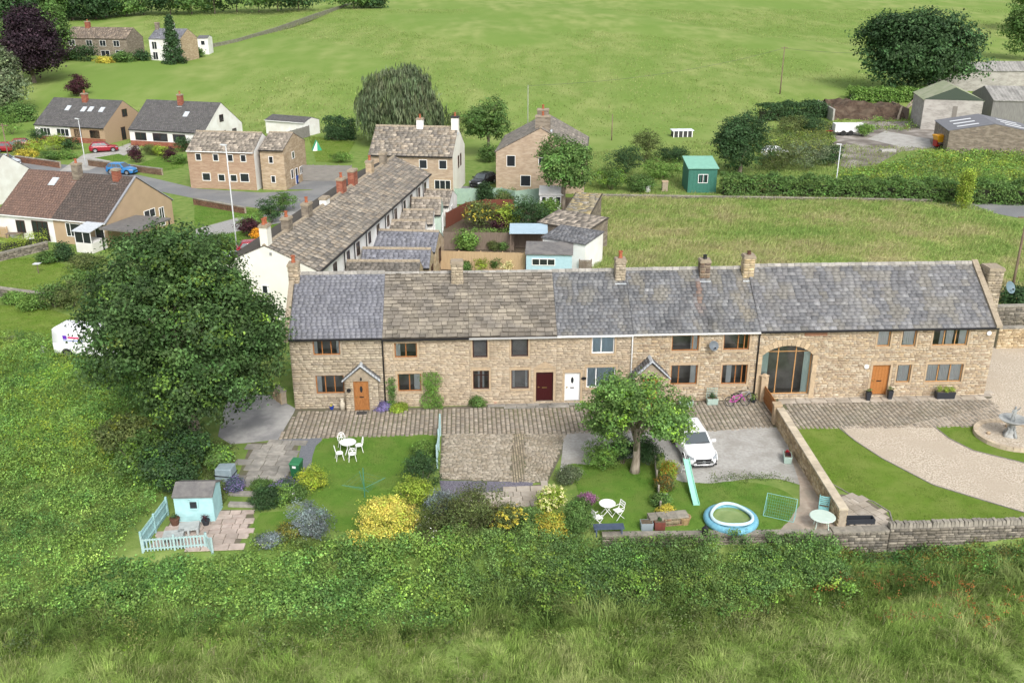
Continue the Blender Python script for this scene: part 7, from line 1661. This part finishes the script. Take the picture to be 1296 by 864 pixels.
for i, (px, py, r, h) in enumerate(hx):
    q = gt(px, py + 7); f = min(2.2, (q - Vector(CAM)).length / 190); r *= f * .95; h *= f * .95
    tree('hedgerow_tree', hlab[i], q, h, r * .95, r * .7, h * .52, 'dark' if i % 3 else 'mid', trunk_r=.25, clear=.04, zc=h * .42, lobes=10, clumps=160, per=14, cr=.9, ls=.85, seed=40 + i, limbs=3, group='hillside hedgerow trees')

# ------------------------------------------------------------------ hedges and shrubs beyond the terrace
hedge('clipped_hedge', 'long clipped dark hedge along the lane below the farm', g(912, 246.5), g(1420, 261), 2.2, 2.3, 'mid', dens=80, ls=.22, cr=.18)
hedge('garden_hedge', 'golden green clipped hedge of the white bungalow', g(-30, 322), g(60, 309), 1.2, 1.15, 'lime', dens=70, ls=.11)
hedge('farm_hedge', 'overgrown dark hedge beside the dung bay', g(962, 153), g(1042, 148), 3.0, 2.6, 'dark', dens=45, ls=.3, cr=.3)
hedge('garden_hedge', 'short low green hedge behind the brown board fence', g(598, 301), g(650, 300), .9, .8, 'fresh', dens=60, ls=.12)
hedge('garden_hedge', 'clipped dark hedge block before the gable on house', g(628, 261), g(662, 259), 1.4, 1.6, 'mid', dens=50, ls=.14)
hedge('boundary_hedge', 'leafy hedge between bungalow garage and willow', gt(414, 176), gt(450, 176), 2.5, 3.0, 'dark', dens=50, ls=.28, cr=.3)
hedge('boundary_hedge', 'rough hedge beyond the tan gabled bungalow', gt(-20, 160), gt(42, 152), 2.5, 2.5, 'mid', dens=45, ls=.3, cr=.35)
hedge('nettle_row', 'tall rough growth along the farm tree foot', gt(1075, 128), gt(1170, 128), 3.5, 2.2, 'fresh', dens=40, ls=.35, cr=.4)
S = lambda px, py, rx, rz, leaf, lab, nm='garden_shrub', **k: shrub(nm, lab, g(px, py), rx, rx * .9, rz, leaf, **k)
far = dict(clumps=150, per=16, cr=.24, ls=.2)
S(790, 222, 2.4, 1.9, 'dark', 'dark rounded shrub beside the gable on stone house', **far); S(773, 240, 2.2, 1.3, 'mid', 'light tipped shrub at the lane end by the stone house', tint=((1.6, 1.5, .8), .3), **far)
S(815, 205, 2.6, 2.2, 'olive', 'loose olive shrub behind the lane garden', **far); S(838, 225, 2.6, 1.2, 'fresh', 'bright green low shrub beside the green cabin', **far); S(850, 205, 2.2, 1.2, 'dark', 'dark low shrub behind the green cabin', **far)
S(812, 242, 1.8, 1.0, 'mid', 'straggling shrub above the white drum', **far); S(620, 205, 1.6, 1.2, 'mid', 'shrub at the foot of the round tree', **far); S(575, 178, 3.0, 2.2, 'olive', 'olive bush between willow and chimney', **far)
S(985, 216, 3.0, 1.7, 'olive', 'grey green elder bush above the clipped hedge', **far); S(1022, 214, 3.4, 2.2, 'willow', 'tall silvery elder bush by the white scrap car', **far); S(1050, 210, 1.8, 1.6, 'dark', 'dark elder bush before the farmyard', **far)
S(960, 246, 2.2, 1.1, 'olive', 'rough bush at the green cabin end of the hedge', **far); S(1030, 168, 2.6, 1.5, 'dark', 'dark bush beside the white sided trailer', **far); S(1092, 172, 1.6, .9, 'fresh', 'fresh green weed bush behind the trailer', **far)
S(1000, 168, 3.2, 1.3, 'olive', 'bramble bush below the rusty box', **far); S(1175, 152, .9, .8, 'fresh', 'weed clump beside the dead branch', **far); S(1218, 264, .9, 2.1, 'lime', 'tall yellow green sapling at the lane corner', **far)
S(1284, 396, 2.0, 1.1, 'dark', 'dark bush behind the barn chimney', **far); S(1256, 236, 2.5, .7, 'fresh', 'weedy bank before the stone barn', **far)
S(613, 289, 1.9, 1.45, 'olive', 'round shrub covered with yellow flowers', flower=('yellow', 160, 9, .14), **far); S(645, 290, 1.7, 1.2, 'lime', 'lime green rounded shrub by the red brown fence', **far)
S(668, 292, 2.4, 1.75, 'dark', 'large dark rounded shrub in the back garden', **far); S(692, 284, 1.5, 1.3, 'fresh', 'fresh green shrub before the summerhouse', **far); S(632, 293, .7, .8, 'purple', 'small purple leaved shrub between two bright ones', **far)
S(614.5, 260, .75, 1.3, 'dark', 'narrow clipped conifer before the green hoarding', **far); S(637, 262, 1.1, .8, 'olive', 'low round bush before the green hoarding', **far); S(588, 317, 1.2, 1.0, 'fresh', 'bright climbing shrub on the brown board fence', **far)
S(630, 342, .75, .65, 'mid', 'round green bush before the larch fence'); S(645, 342, .75, .5, 'cream', 'white flowering bush before the larch fence'); S(609, 342, .7, .6, 'lime', 'pale yellow rose bush before the larch fence'); S(590, 343, .6, .5, 'mid', 'small bush behind the stone slab chimney')
S(625, 317, .6, .5, 'olive', 'small bush against the brown boards'); S(638, 317, .5, .45, 'mid', 'second small bush against the brown boards near the shelter')
for px, py, rx, rz, lf, lab in ((47, 196, 1.6, 1.1, 'lime', 'golden rounded bush on the flower bank'), (25, 196, 1.5, 1.0, 'olive', 'olive bush on the flower bank'), (35, 203, 1.5, .8, 'yellow', 'yellow flowering bush low on the flower bank'), (70, 190, 2.0, 1.2, 'lime', 'large lime bush on the flower bank'), (90, 190, 1.4, 1.0, 'dark', 'dark bush at the driveway end of the bank'),
                            (62, 203, 1.6, .7, 'mid', 'green mound low on the flower bank'), (85, 201, 1.6, .6, 'fresh', 'fresh green mound low by the driveway'), (52, 183, 1.6, 1.2, 'dark', 'dark bush at the bungalow wall'), (173, 206, 1.1, 1.1, 'purple', 'dark clipped ball bush on the smaller lawn'), (216, 205, 1.1, 1.1, 'purple', 'dark clipped ball bush by the house corner'),
                            (192, 196, 1.3, .7, 'olive', 'olive bush between the dark balls'), (205, 197, 1.2, .7, 'lime', 'golden low bush between the dark balls'), (228, 207, 1.6, .6, 'fresh', 'green border mound at the house corner'), (232, 192, 1.2, 1.1, 'dark', 'dark bush before the brick fronted house'), (15, 170, 3.0, 1.8, 'fresh', 'sprawling bright bush behind the flower bank'), (32, 152, 3.2, 2.0, 'mid', 'big shrub at the rough hedge end')):
    S(px, py, rx, rz, lf, lab, clumps=110, per=14, cr=.18, ls=.17)
for px, py, rx, rz, lf, lab in ((320, 290, 1.6, .9, 'fresh', 'bright rounded bush before the white row'), (343, 282, 1.6, 1.3, 'dark', 'dark bush against the white row stack'), (331, 306, 1.0, .8, 'orange', 'orange flowering bush by the red car'), (316, 300, 1.3, 1.0, 'purple', 'copper bush by the red car'), (358, 268, 1.5, 1.2, 'mid', 'green bush before the road bend'), (275, 316, 1.6, .8, 'mid', 'green bush behind the sycamore top'),
                            (83, 330, .9, .9, 'dark', 'dark upright bush at the bungalow corner'), (62, 333, 1.1, .5, 'mid', 'low bush under the bay window'), (110, 340, 1.8, .6, 'olive', 'straggling border below the bungalow porch'), (20, 384, .8, .5, 'fresh', 'weed clump at the wall foot'), (42, 392, 1.1, .6, 'fresh', 'green bush at the lawn wall'), (70, 388, 1.6, .9, 'mid', 'rounded bush at the wall end'), (92, 388, 2.0, 1.1, 'olive', 'big olive bush beside the wall end'), (105, 372, 1.8, 1.0, 'mid', 'hedge bush between lawn and sycamore'), (430, 206, 1.6, .7, 'fresh', 'fresh green bush by the silvered fence'), (425, 178, 3, 1.1, 'dark', 'dark shrub below the willow hedge')):
    S(px, py, rx, rz, lf, lab, clumps=110, per=16, cr=.18, ls=.16)
# ------------------------------------------------------------------ garden planting before the terrace
N_ = dict(clumps=150, per=24, cr=.12, ls=.085)
S(394.6, 618, .85, .62, 'lime', 'yellow variegated bush beside the wheelie bin', tint=((1.5, 1.3, 1.0), .4), **N_)
S(396, 678, 1.05, .85, 'silver', 'silver grey feathery bush on the lawn edge', lobe=.4, **N_); S(366, 682, .5, .35, 'olive', 'small bronze bush beside the silver one', tint=((2.0, 1.4, .8), .5), **N_); S(340, 690, .6, .28, 'silver', 'white flowered low plant at the patio corner', flower=('white', 60, 6, .07), **N_)
S(483, 681, 1.62, .95, 'gold', 'large brilliant golden bush at the lawn end', clumps=330, per=28, cr=.15, ls=.1, lobe=.35, lobes=16, tint=((.75, .95, .8), .2)); S(523, 643, 1.1, .9, 'lime', 'yellow green bush between golden and dark ones', **N_); S(533, 616, 1.05, .95, 'dark', 'dark green dense bush beside the turquoise screen', **N_); S(536, 577, .75, .5, 'fresh', 'pale fresh shrub at the screen foot', **N_)
S(590, 680, 1.9, 1.25, 'olive', 'large olive bush beside the slate chips', clumps=330, per=24, cr=.16, ls=.09, tint=((.7, .6, .7), .3)); S(560, 655, .9, .7, 'silver', 'grey green sage bush behind the olive one', **N_); S(548, 690, 1.2, .7, 'olive', 'feathery brown green bush on the bank', flower=('white', 40, 4, .05), **N_)
S(641, 674, .95, .72, 'olive', 'bush with scattered yellow flowers by the flagged strip', flower=('yellow', 130, 10, .10), **N_); S(624, 668, .6, .5, 'purple', 'dark plum bush behind the yellow flowers', **N_); S(697, 655, .7, .85, 'lime', 'tall cream and yellow bush at the strip end', flower=('cream', 130, 10, .11), **N_); S(697, 678, .8, .6, 'yellow', 'bright yellow low bush beneath the cream one', tint=((.5, .8, 1), .4), **N_)
S(732, 673, .95, .95, 'mid', 'smooth clipped green ball bush beside the bench', clumps=260, per=24, cr=.1, ls=.08, lobes=4); S(722, 612, .6, .5, 'willow', 'grey leafy plant at the setts corner', **N_); S(742, 636, .32, .2, 'pink', 'pink flowering clump by the tree lawn', **N_); S(672, 668, .7, .5, 'nettle', 'dark leafy clump between yellow bushes', **N_)
S(762, 590, 1.25, .72, 'fresh', 'bright laurel bush at the foot of the fruit tree', **N_); S(820, 588, .8, .85, 'dark', 'dark laurel behind the fruit tree trunk', **N_); S(788, 586, .7, .75, 'dark', 'shaded shrub behind the pale trunk', **N_)
S(846, 606, .45, .5, 'lime', 'yellow and green climber by the car bonnet', tint=((1.6, .6, .5), .2), **N_); S(842, 622, .4, .42, 'olive', 'bronze border plant below the climber', tint=((2.2, .9, .6), .3), **N_); S(836, 640, .35, .35, 'mid', 'small border plant along the low fence', **N_); S(843, 655, .35, .3, 'yellow', 'bright yellow plant at the fence end', **N_)
S(352, 632, .9, .42, 'fresh', 'low green border bush below the terrace', **N_); S(360, 626, .75, .4, 'lav', 'lavender clump between path and border', tint=((.35, .7, .25), .5), **N_); S(338, 640, .8, .45, 'dark', 'dark border bush above the little lawn', **N_); S(372, 632, .6, .4, 'mid', 'green border clump beside the pale flowers', flower=('white', 20, 5, .07), **N_); S(299, 622, .35, .4, 'lav', 'blue flower clump by the grey cover', tint=((.3, .6, .3), .5), **N_)
S(330, 622, .5, .3, 'mid', 'weedy clump on the flagstones edge', **N_); S(484, 517, .0 + .5, .2, 'lav', 'lavender mound at the cottage wall', **N_); S(505, 517.5, .7, .18, 'lime', 'low lime mat plant under the brown window', **N_); S(604, 513, .42, .3, 'mid', 'red rose bush under the leaded window', flower=('red', 10, 5, .09), **N_)
def climber(label, u0, u1, z1, lf, n):
    t = thing('wall_climber', label, 'climber', tloc((u0 + u1) / 2, -.05), TY); w = (u1 - u0) / 2; zz = rng.random(n) * z1
    P = np.stack([rng.uniform(-1, 1, n) * w * (1 - .35 * zz / z1 + .25 * np.sin(zz * 4)), -.12 - .25 * (1 - zz / z1) * rng.random(n), zz], 1)
    foliage('foliage', P, np.tile([0, -1, .2], (n, 1)), 18, .11, .09, LEAF[lf], t, zmin=0); m = MB(); m.tube([(0, -.05, 0), (.1, -.04, z1 * .5), (-.05, -.04, z1 * .9)], [.04, .03, .01], 6); m.build('stem', BARK, t)
climber('bright green ivy climbing between the brown window and leaded one', 8.0, 9.2, 2.35, 'fresh', 150); climber('thin climber beside the black downpipe', 5.95, 6.3, 2.1, 'mid', 50)
# shade shrubs under the sycamore
for px, py, rx, rz, lf, lab in ((215, 618, 1.7, 1.2, 'dark', 'dark evergreen bush under the sycamore behind the shed'), (190, 600, 1.9, 1.3, 'mid', 'leafy elder bush under the sycamore'), (240, 596, 1.5, 1.3, 'dark', 'shaded bush at the sycamore trunk'), (165, 575, 2.0, 1.1, 'olive', 'bramble bush at the dark edge of the sycamore'), (276, 590, .6, .6, 'mid', 'small bush between trunk and grey cover')):
    S(px, py, rx, rz, lf, lab, clumps=230, per=24, cr=.18, ls=.15, tint=((2.0, 1.9, 1.0), .12))

# ------------------------------------------------------------------ bank of bramble and nettle, long grass
def scatter(poly, n, z=0):
    P = np.array([p[:2] for p in poly]); lo, hi = P.min(0), P.max(0); out = []
    tot = 0
    while tot < n:
        q = rng.uniform(lo, hi, (n, 2)); q = q[inpoly(q[:, 0], q[:, 1], P)]; out.append(q); tot += len(q)
    return np.vstack(out)[:n]
def bank(name, label, poly, n, hf, lf, per, cr, ls, tint=None, cvar=.25, base=.25, rag=None, pn=2.6, seed=0):
    """leafy growth with patches of lighter and darker plants; rag thins it to islands"""
    q = scatter(poly, n); x, y = q[:, 0], q[:, 1]
    if rag is not None: k = (.6 * vnoise(x, y, rag[0], 90 + seed) + .4 * vnoise(x, y, rag[0] * .35, 91 + seed)) > rag[1]; x, y = x[k], y[k]; n = len(x)
    h = hf(x, y); z = gz(x, y) + h * (base + (1 - base) * rng.random(n) ** .5)
    P = np.stack([x, y, z], 1); O = np.tile([0, -.25, .6], (n, 1)) + rng.normal(size=(n, 3)) * .3
    a = vnoise(x, y, pn, 95 + seed) - .5; b = .6 * vnoise(x, y, pn * 1.6, 96 + seed) + .4 * vnoise(x, y, pn * .4, 97 + seed) - .5
    ct = np.stack([1 + .55 * a + .8 * b, 1 + .55 * a + .38 * b, 1 + .5 * a + .05 * b], 1).clip(.3, 2.2)
    o = foliage(name, P, O, per, cr, ls, LEAF[lf], None, cvar=cvar, tint=tint, kind='stuff', ctint=ct); tag(o, label, 'undergrowth'); return o
bump_ = lambda a, b, s, sd: (lambda x, y: a + b * vnoise(x, y, s, sd))
Lp = [(-42, 12), (-27, 10.5), (-24, 4), (-20.8, -3), (-18.9, -8), (-18.5, -12.5), (-18.9, -16.6), (-20, -19.6), (-36, -18.5), (-44, -14)]
bank('bramble_undergrowth', 'leafy bramble bank sloping below the sycamore', Lp, 8000, bump_(.15, .8, 2.2, 31), 'bramble', 24, .2, .115, tint=((.6, .7, .8), .25), cvar=.3)
bank('flowering_undergrowth', 'pale green meadow growth on the bank beneath the van', [(-44, 12), (-27, 10.5), (-22, 0), (-21, -7), (-30, -9), (-44, -6)], 3800, bump_(.25, .5, 1.6, 33), 'lime', 18, .2, .10, tint=((.55, .75, .85), .55), base=.4, cvar=.16)
prof = lambda h0, e=0.0: (lambda x, y: h0 * smooth(-19.2 + e, -16.2 + e, y + .9 * (vnoise(x, 0 * y, 2.5, 35) - .5)) * (.65 + .6 * vnoise(x, y, 1.3, 36)) * (1 - .85 * smooth(-18.6, -17.2, y) * smooth(-8, -10.5, x)))
bank('bramble_undergrowth', 'bright broad leaved bank of bramble below the garden shrubs', [(-21, -16.6), (-10, -16.3), (-2, -16.0), (-2, -19.8), (-8, -20.6), (-21, -20.6)], 3400, prof(1.2, -1.6), 'bramble', 26, .17, .125, tint=((.6, .7, .8), .25), rag=(1.6, .2), seed=1, cvar=.3)
bank('broadleaf_undergrowth', 'pale lime broad leaved weeds scattered along the bank', [(-21, -16.8), (-2, -16.2), (6, -15.6), (16, -15.2), (16, -18.6), (6, -20), (-8, -21.4), (-21, -21.4)], 2600, prof(1.3, -1.4), 'fresh', 16, .14, .12, tint=((1.3, 1.2, .9), .3), rag=(1.4, .56), seed=2)
bank('mixed_undergrowth', 'dull olive weeds fading into the rough field', [(-30, -18), (-2, -18.5), (16, -16.5), (16, -19.6), (2, -21.2), (-30, -22)], 1500, lambda x, y: .25 + .35 * vnoise(x, y, .8, 45), 'olive', 14, .17, .11, rag=(1.5, .52), seed=3)
bank('nettle_undergrowth', 'dark nettle bank below the tree lawn and pool lawn', [(-3, -15.6), (4, -15.1), (15.6, -14.8), (15.6, -17.4), (8, -19), (-3, -19.8)], 3200, prof(1.3, -.3), 'nettle', 26, .14, .10, tint=((1.5, 1.4, 1.0), .15), rag=(1.3, .2), seed=4, cvar=.3)
bank('weed_undergrowth', 'mixed weeds along the foot of the retaining wall', [(15.6, -14.6), (40, -13.5), (40, -16.2), (15.6, -17.4)], 1900, lambda x, y: .15 + .45 * vnoise(x, y, 1.5, 38), 'fresh', 12, .18, .11, tint=((1.5, .7, .6), .18), rag=(1.2, .35))
bank('wall_foot_weeds', 'brown dead stalks and weeds hugging the retaining wall foot', [(15.6, -14.5), (40, -13.4), (40, -14.5), (15.6, -15.5)], 620, lambda x, y: .15 + .5 * vnoise(x, y, .7, 39), 'olive', 14, .14, .09, tint=((1.6, .9, .6), .35))
bank('yard_scrub', 'scrubby weeds and rubble growth around the dung bay', pix([(1046, 158), (1160, 150), (1172, 162), (1120, 170), (1098, 160), (1052, 166)]), 260, lambda x, y: .2 + .8 * vnoise(x, y, 3, 44), 'fresh', 12, .35, .26, tint=((1.2, .9, .8), .3), rag=(3, .5))
bank('dock_undergrowth', 'rusty brown dock stems in the rough field', [(13, -16.5), (21, -17), (25, -19.5), (20, -21), (12, -19.5)], 160, lambda x, y: .5 + .5 * vnoise(x, y, .8, 39), 'dock', 12, .10, .08, base=.6, rag=(1.5, .5), seed=6)
bank('verge_weeds', 'strip of weeds along the parking ground edge', pix([(898, 600), (1000, 602), (1004, 612), (960, 608), (900, 613)]), 90, lambda x, y: .05 + .12 * vnoise(x, y, .8, 39), 'olive', 14, .14, .07, rag=(.8, .4))
bank('shade_undergrowth', 'dark ivy and weeds about the flagged terrace and trunk', pix([(270, 562), (296, 566), (288, 640), (268, 640), (255, 590)]), 360, lambda x, y: .1 + .3 * vnoise(x, y, .8, 39), 'olive', 14, .14, .09)
bank('border_undergrowth', 'low mixed border plants edging the front gardens', pix([(318, 684), (440, 692), (556, 668), (700, 664), (745, 676), (745, 694), (440, 705), (318, 700)]), 800, lambda x, y: .2 + .5 * vnoise(x, y, .9, 41), 'nettle', 16, .14, .09, tint=((1.5, 1.4, 1), .3))
bank('farm_undergrowth', 'tall weeds between the clipped hedge and farmyard', pix([(1055, 222), (1120, 212), (1190, 192), (1420, 192), (1420, 240), (1055, 238)]), 2200, lambda x, y: .3 + .7 * vnoise(x, y, 3, 43), 'fresh', 12, .35, .26, tint=((1.4, 1.05, .8), .4))
bank('farm_undergrowth', 'rough weeds and brambles beside the dung bay and scrap', pix([(945, 172), (1050, 158), (1056, 178), (1030, 205), (965, 215)]), 900, lambda x, y: .3 + .9 * vnoise(x, y, 3, 44), 'olive', 12, .35, .26, tint=((1.5, 1.5, .9), .3))
GB_ = M('grass_blade', (1, 1, 1), attr=True, rough=.7, trans=.3, spec=.2)
def grass(name, label, poly, n, h, w, cols, lean=.5, hn=2.0, seed=51, wind=(.25, .1)):
    q = scatter(poly, n); x, y = q[:, 0], q[:, 1]
    a = .6 * vnoise(x, y, hn, seed) + .4 * vnoise(x, y, hn * .3, seed + 1); b = .5 * vnoise(x, y, hn * 1.7, seed + 2) + .5 * vnoise(x, y, hn * .25, seed + 3)
    C = np.array(cols); k = np.clip(((a + rng.normal(size=n) * .12) * 1.6 - .3), 0, .999) * (len(C) - 1); i = k.astype(int); f = (k - i)[:, None]
    col = (C[i] * (1 - f) + C[np.minimum(i + 1, len(C) - 1)] * f) * np.exp(rng.normal(size=(n, 1)) * .2)
    P = np.stack([x, y, gz(x, y) - .02], 1)
    me = blades(name, P, h * (.35 + 1.2 * b), w, col, GB_, lean, wind)
    o = link(name, me, kind='stuff'); tag(o, label, 'grass'); return o
def tufts(name, label, poly, nc, per, h, w, cols, hn=2.0, seed=51, spread=.12, lean=.55, flow=.5):
    q = scatter(poly, nc); x, y = q[:, 0], q[:, 1]
    a = .55 * vnoise(x, y, hn, seed) + .45 * vnoise(x, y, hn * .3, seed + 1); b = .5 * vnoise(x, y, hn * 1.3, seed + 2) + .5 * vnoise(x, y, hn * .3, seed + 3)
    C = np.array(cols); k = np.clip((a + rng.normal(size=nc) * .10) * 1.8 - .4, 0, .999) * (len(C) - 1); i = k.astype(int); f = (k - i)[:, None]
    col = (C[i] * (1 - f) + C[np.minimum(i + 1, len(C) - 1)] * f) * np.exp(rng.normal(size=(nc, 1)) * .16)
    th = 6.283 * 1.5 * vnoise(x, y, hn * .9, seed + 5); fl = np.stack([np.cos(th), np.sin(th)], 1) * flow
    rep = lambda v: np.repeat(v, per, 0); n = nc * per
    off = rng.normal(size=(n, 2)) * spread; P2 = rep(q) + off
    D = rep(fl) + off / spread * .28
    P = np.stack([P2[:, 0], P2[:, 1], gz(P2[:, 0], P2[:, 1]) - .02], 1)
    me = blades(name, P, h * (.4 + 1.2 * rep(b)), w, rep(col) * np.exp(rng.normal(size=(n, 1)) * .14), GB_, lean, (0, 0), D=D)
    o = link(name, me, kind='stuff'); tag(o, label, 'grass'); return o
FGC = [(.155, .245, .05), (.195, .285, .062), (.23, .31, .08), (.265, .325, .105), (.33, .34, .16)]
grass('long_grass', 'tangled long green grass of the rough field below the gardens', [(-36, -18.5), (-20, -19.4), (0, -18.4), (15, -15.8), (42, -15.2), (42, -30), (-36, -30)], 130000, .38, .011, FGC, .75, 1.8, 51)
tufts('grass_tussocks', 'bright swirling grass tussocks of the rough field', [(-36, -18.8), (-20, -19.8), (0, -18.8), (15, -16.2), (42, -15.4), (42, -30), (-36, -30)], 8500, 24, .42, .012, [(.18, .29, .058), (.22, .325, .07), (.26, .35, .092), (.32, .37, .135)], 1.9, 151)
tufts('grass_tussocks', 'tall grass at the foot of the bramble bank', [(-30, -18.6), (0, -18), (15.5, -16), (42, -15.2), (42, -16.6), (15.5, -18), (0, -20.6), (-30, -21)], 1500, 18, .8, .016, [(.09, .16, .035), (.15, .23, .05), (.22, .27, .09)], 1.2, 161)
grass('seeding_grass', 'pale seeding grass stems tangled in the rough field', [(-36, -18.5), (0, -18.6), (40, -16.5), (40, -30), (-36, -30)], 4500, .55, .008, [(.30, .27, .16), (.36, .31, .2), (.26, .24, .12)], .9, 1.2, 61)
MC = [(.21, .33, .08), (.27, .37, .10), (.33, .385, .13), (.40, .40, .18), (.42, .375, .20)]
grass('meadow_grass', 'tall tawny hay grass of the meadow behind the terrace', MEADOW, 150000, .5, .022, MC, .7, 6.0, 71, (.35, 0))
FC = [(.18, .255, .062), (.235, .29, .085), (.29, .315, .125)]
grass('pasture_grass', 'short grazed tussocks across the hillside pasture', [(-60, 92), (120, 118), (190, 330), (-140, 330)], 110000, .34, .06, FC, .8, 9.0, 81)
grass('verge_tussocks', 'uneven tussocky grass around the lane gardens', [(5, 60), (62, 60), (66, 92), (30, 100), (5, 84)], 22000, .40, .03, FC, .8, 3.0, 91)
# cropped blades over the lawns: texture and ragged borders
LC = {GR_LAWN.name: [(.09, .185, .028), (.12, .215, .036), (.165, .235, .055)], GR_LAWN2.name: [(.12, .205, .026), (.155, .23, .04), (.20, .25, .06)]}
LLAB = ['cropped grass of the verge lawn beside the tan bungalow', 'cropped grass of the lawn before the white row', 'cropped grass of the lawn with the play tent', 'cropped grass of the upper bungalow lawn', 'cropped grass of the lower bungalow lawn', 'cropped grass by the red hatchback', 'cropped grass between the topiary balls', 'cropped grass of the lawn with the white garden set', 'cropped grass of the little lawn by the flagged patio', 'cropped grass under the fruit tree', 'cropped grass round the paddling pool', 'cropped grass beside the gravel drive', 'cropped grass round the fountain']
for i, (pl, mt) in enumerate(LAWNS):
    A = np.array([p[:2] for p in pl]); ar = abs(np.sum(A[:, 0] * np.roll(A[:, 1], -1) - A[:, 1] * np.roll(A[:, 0], -1))) / 2
    near = A[:, 1].mean() < 0; n = int(min(ar * (520 if near else 90), 26000))
    grass('lawn_grass', LLAB[i], pl, n, .055 if near else .09, .009 if near else .02, LC[mt.name], .7, 1.2, 200 + i, (.1, .05)).location = (0, 0, .024)
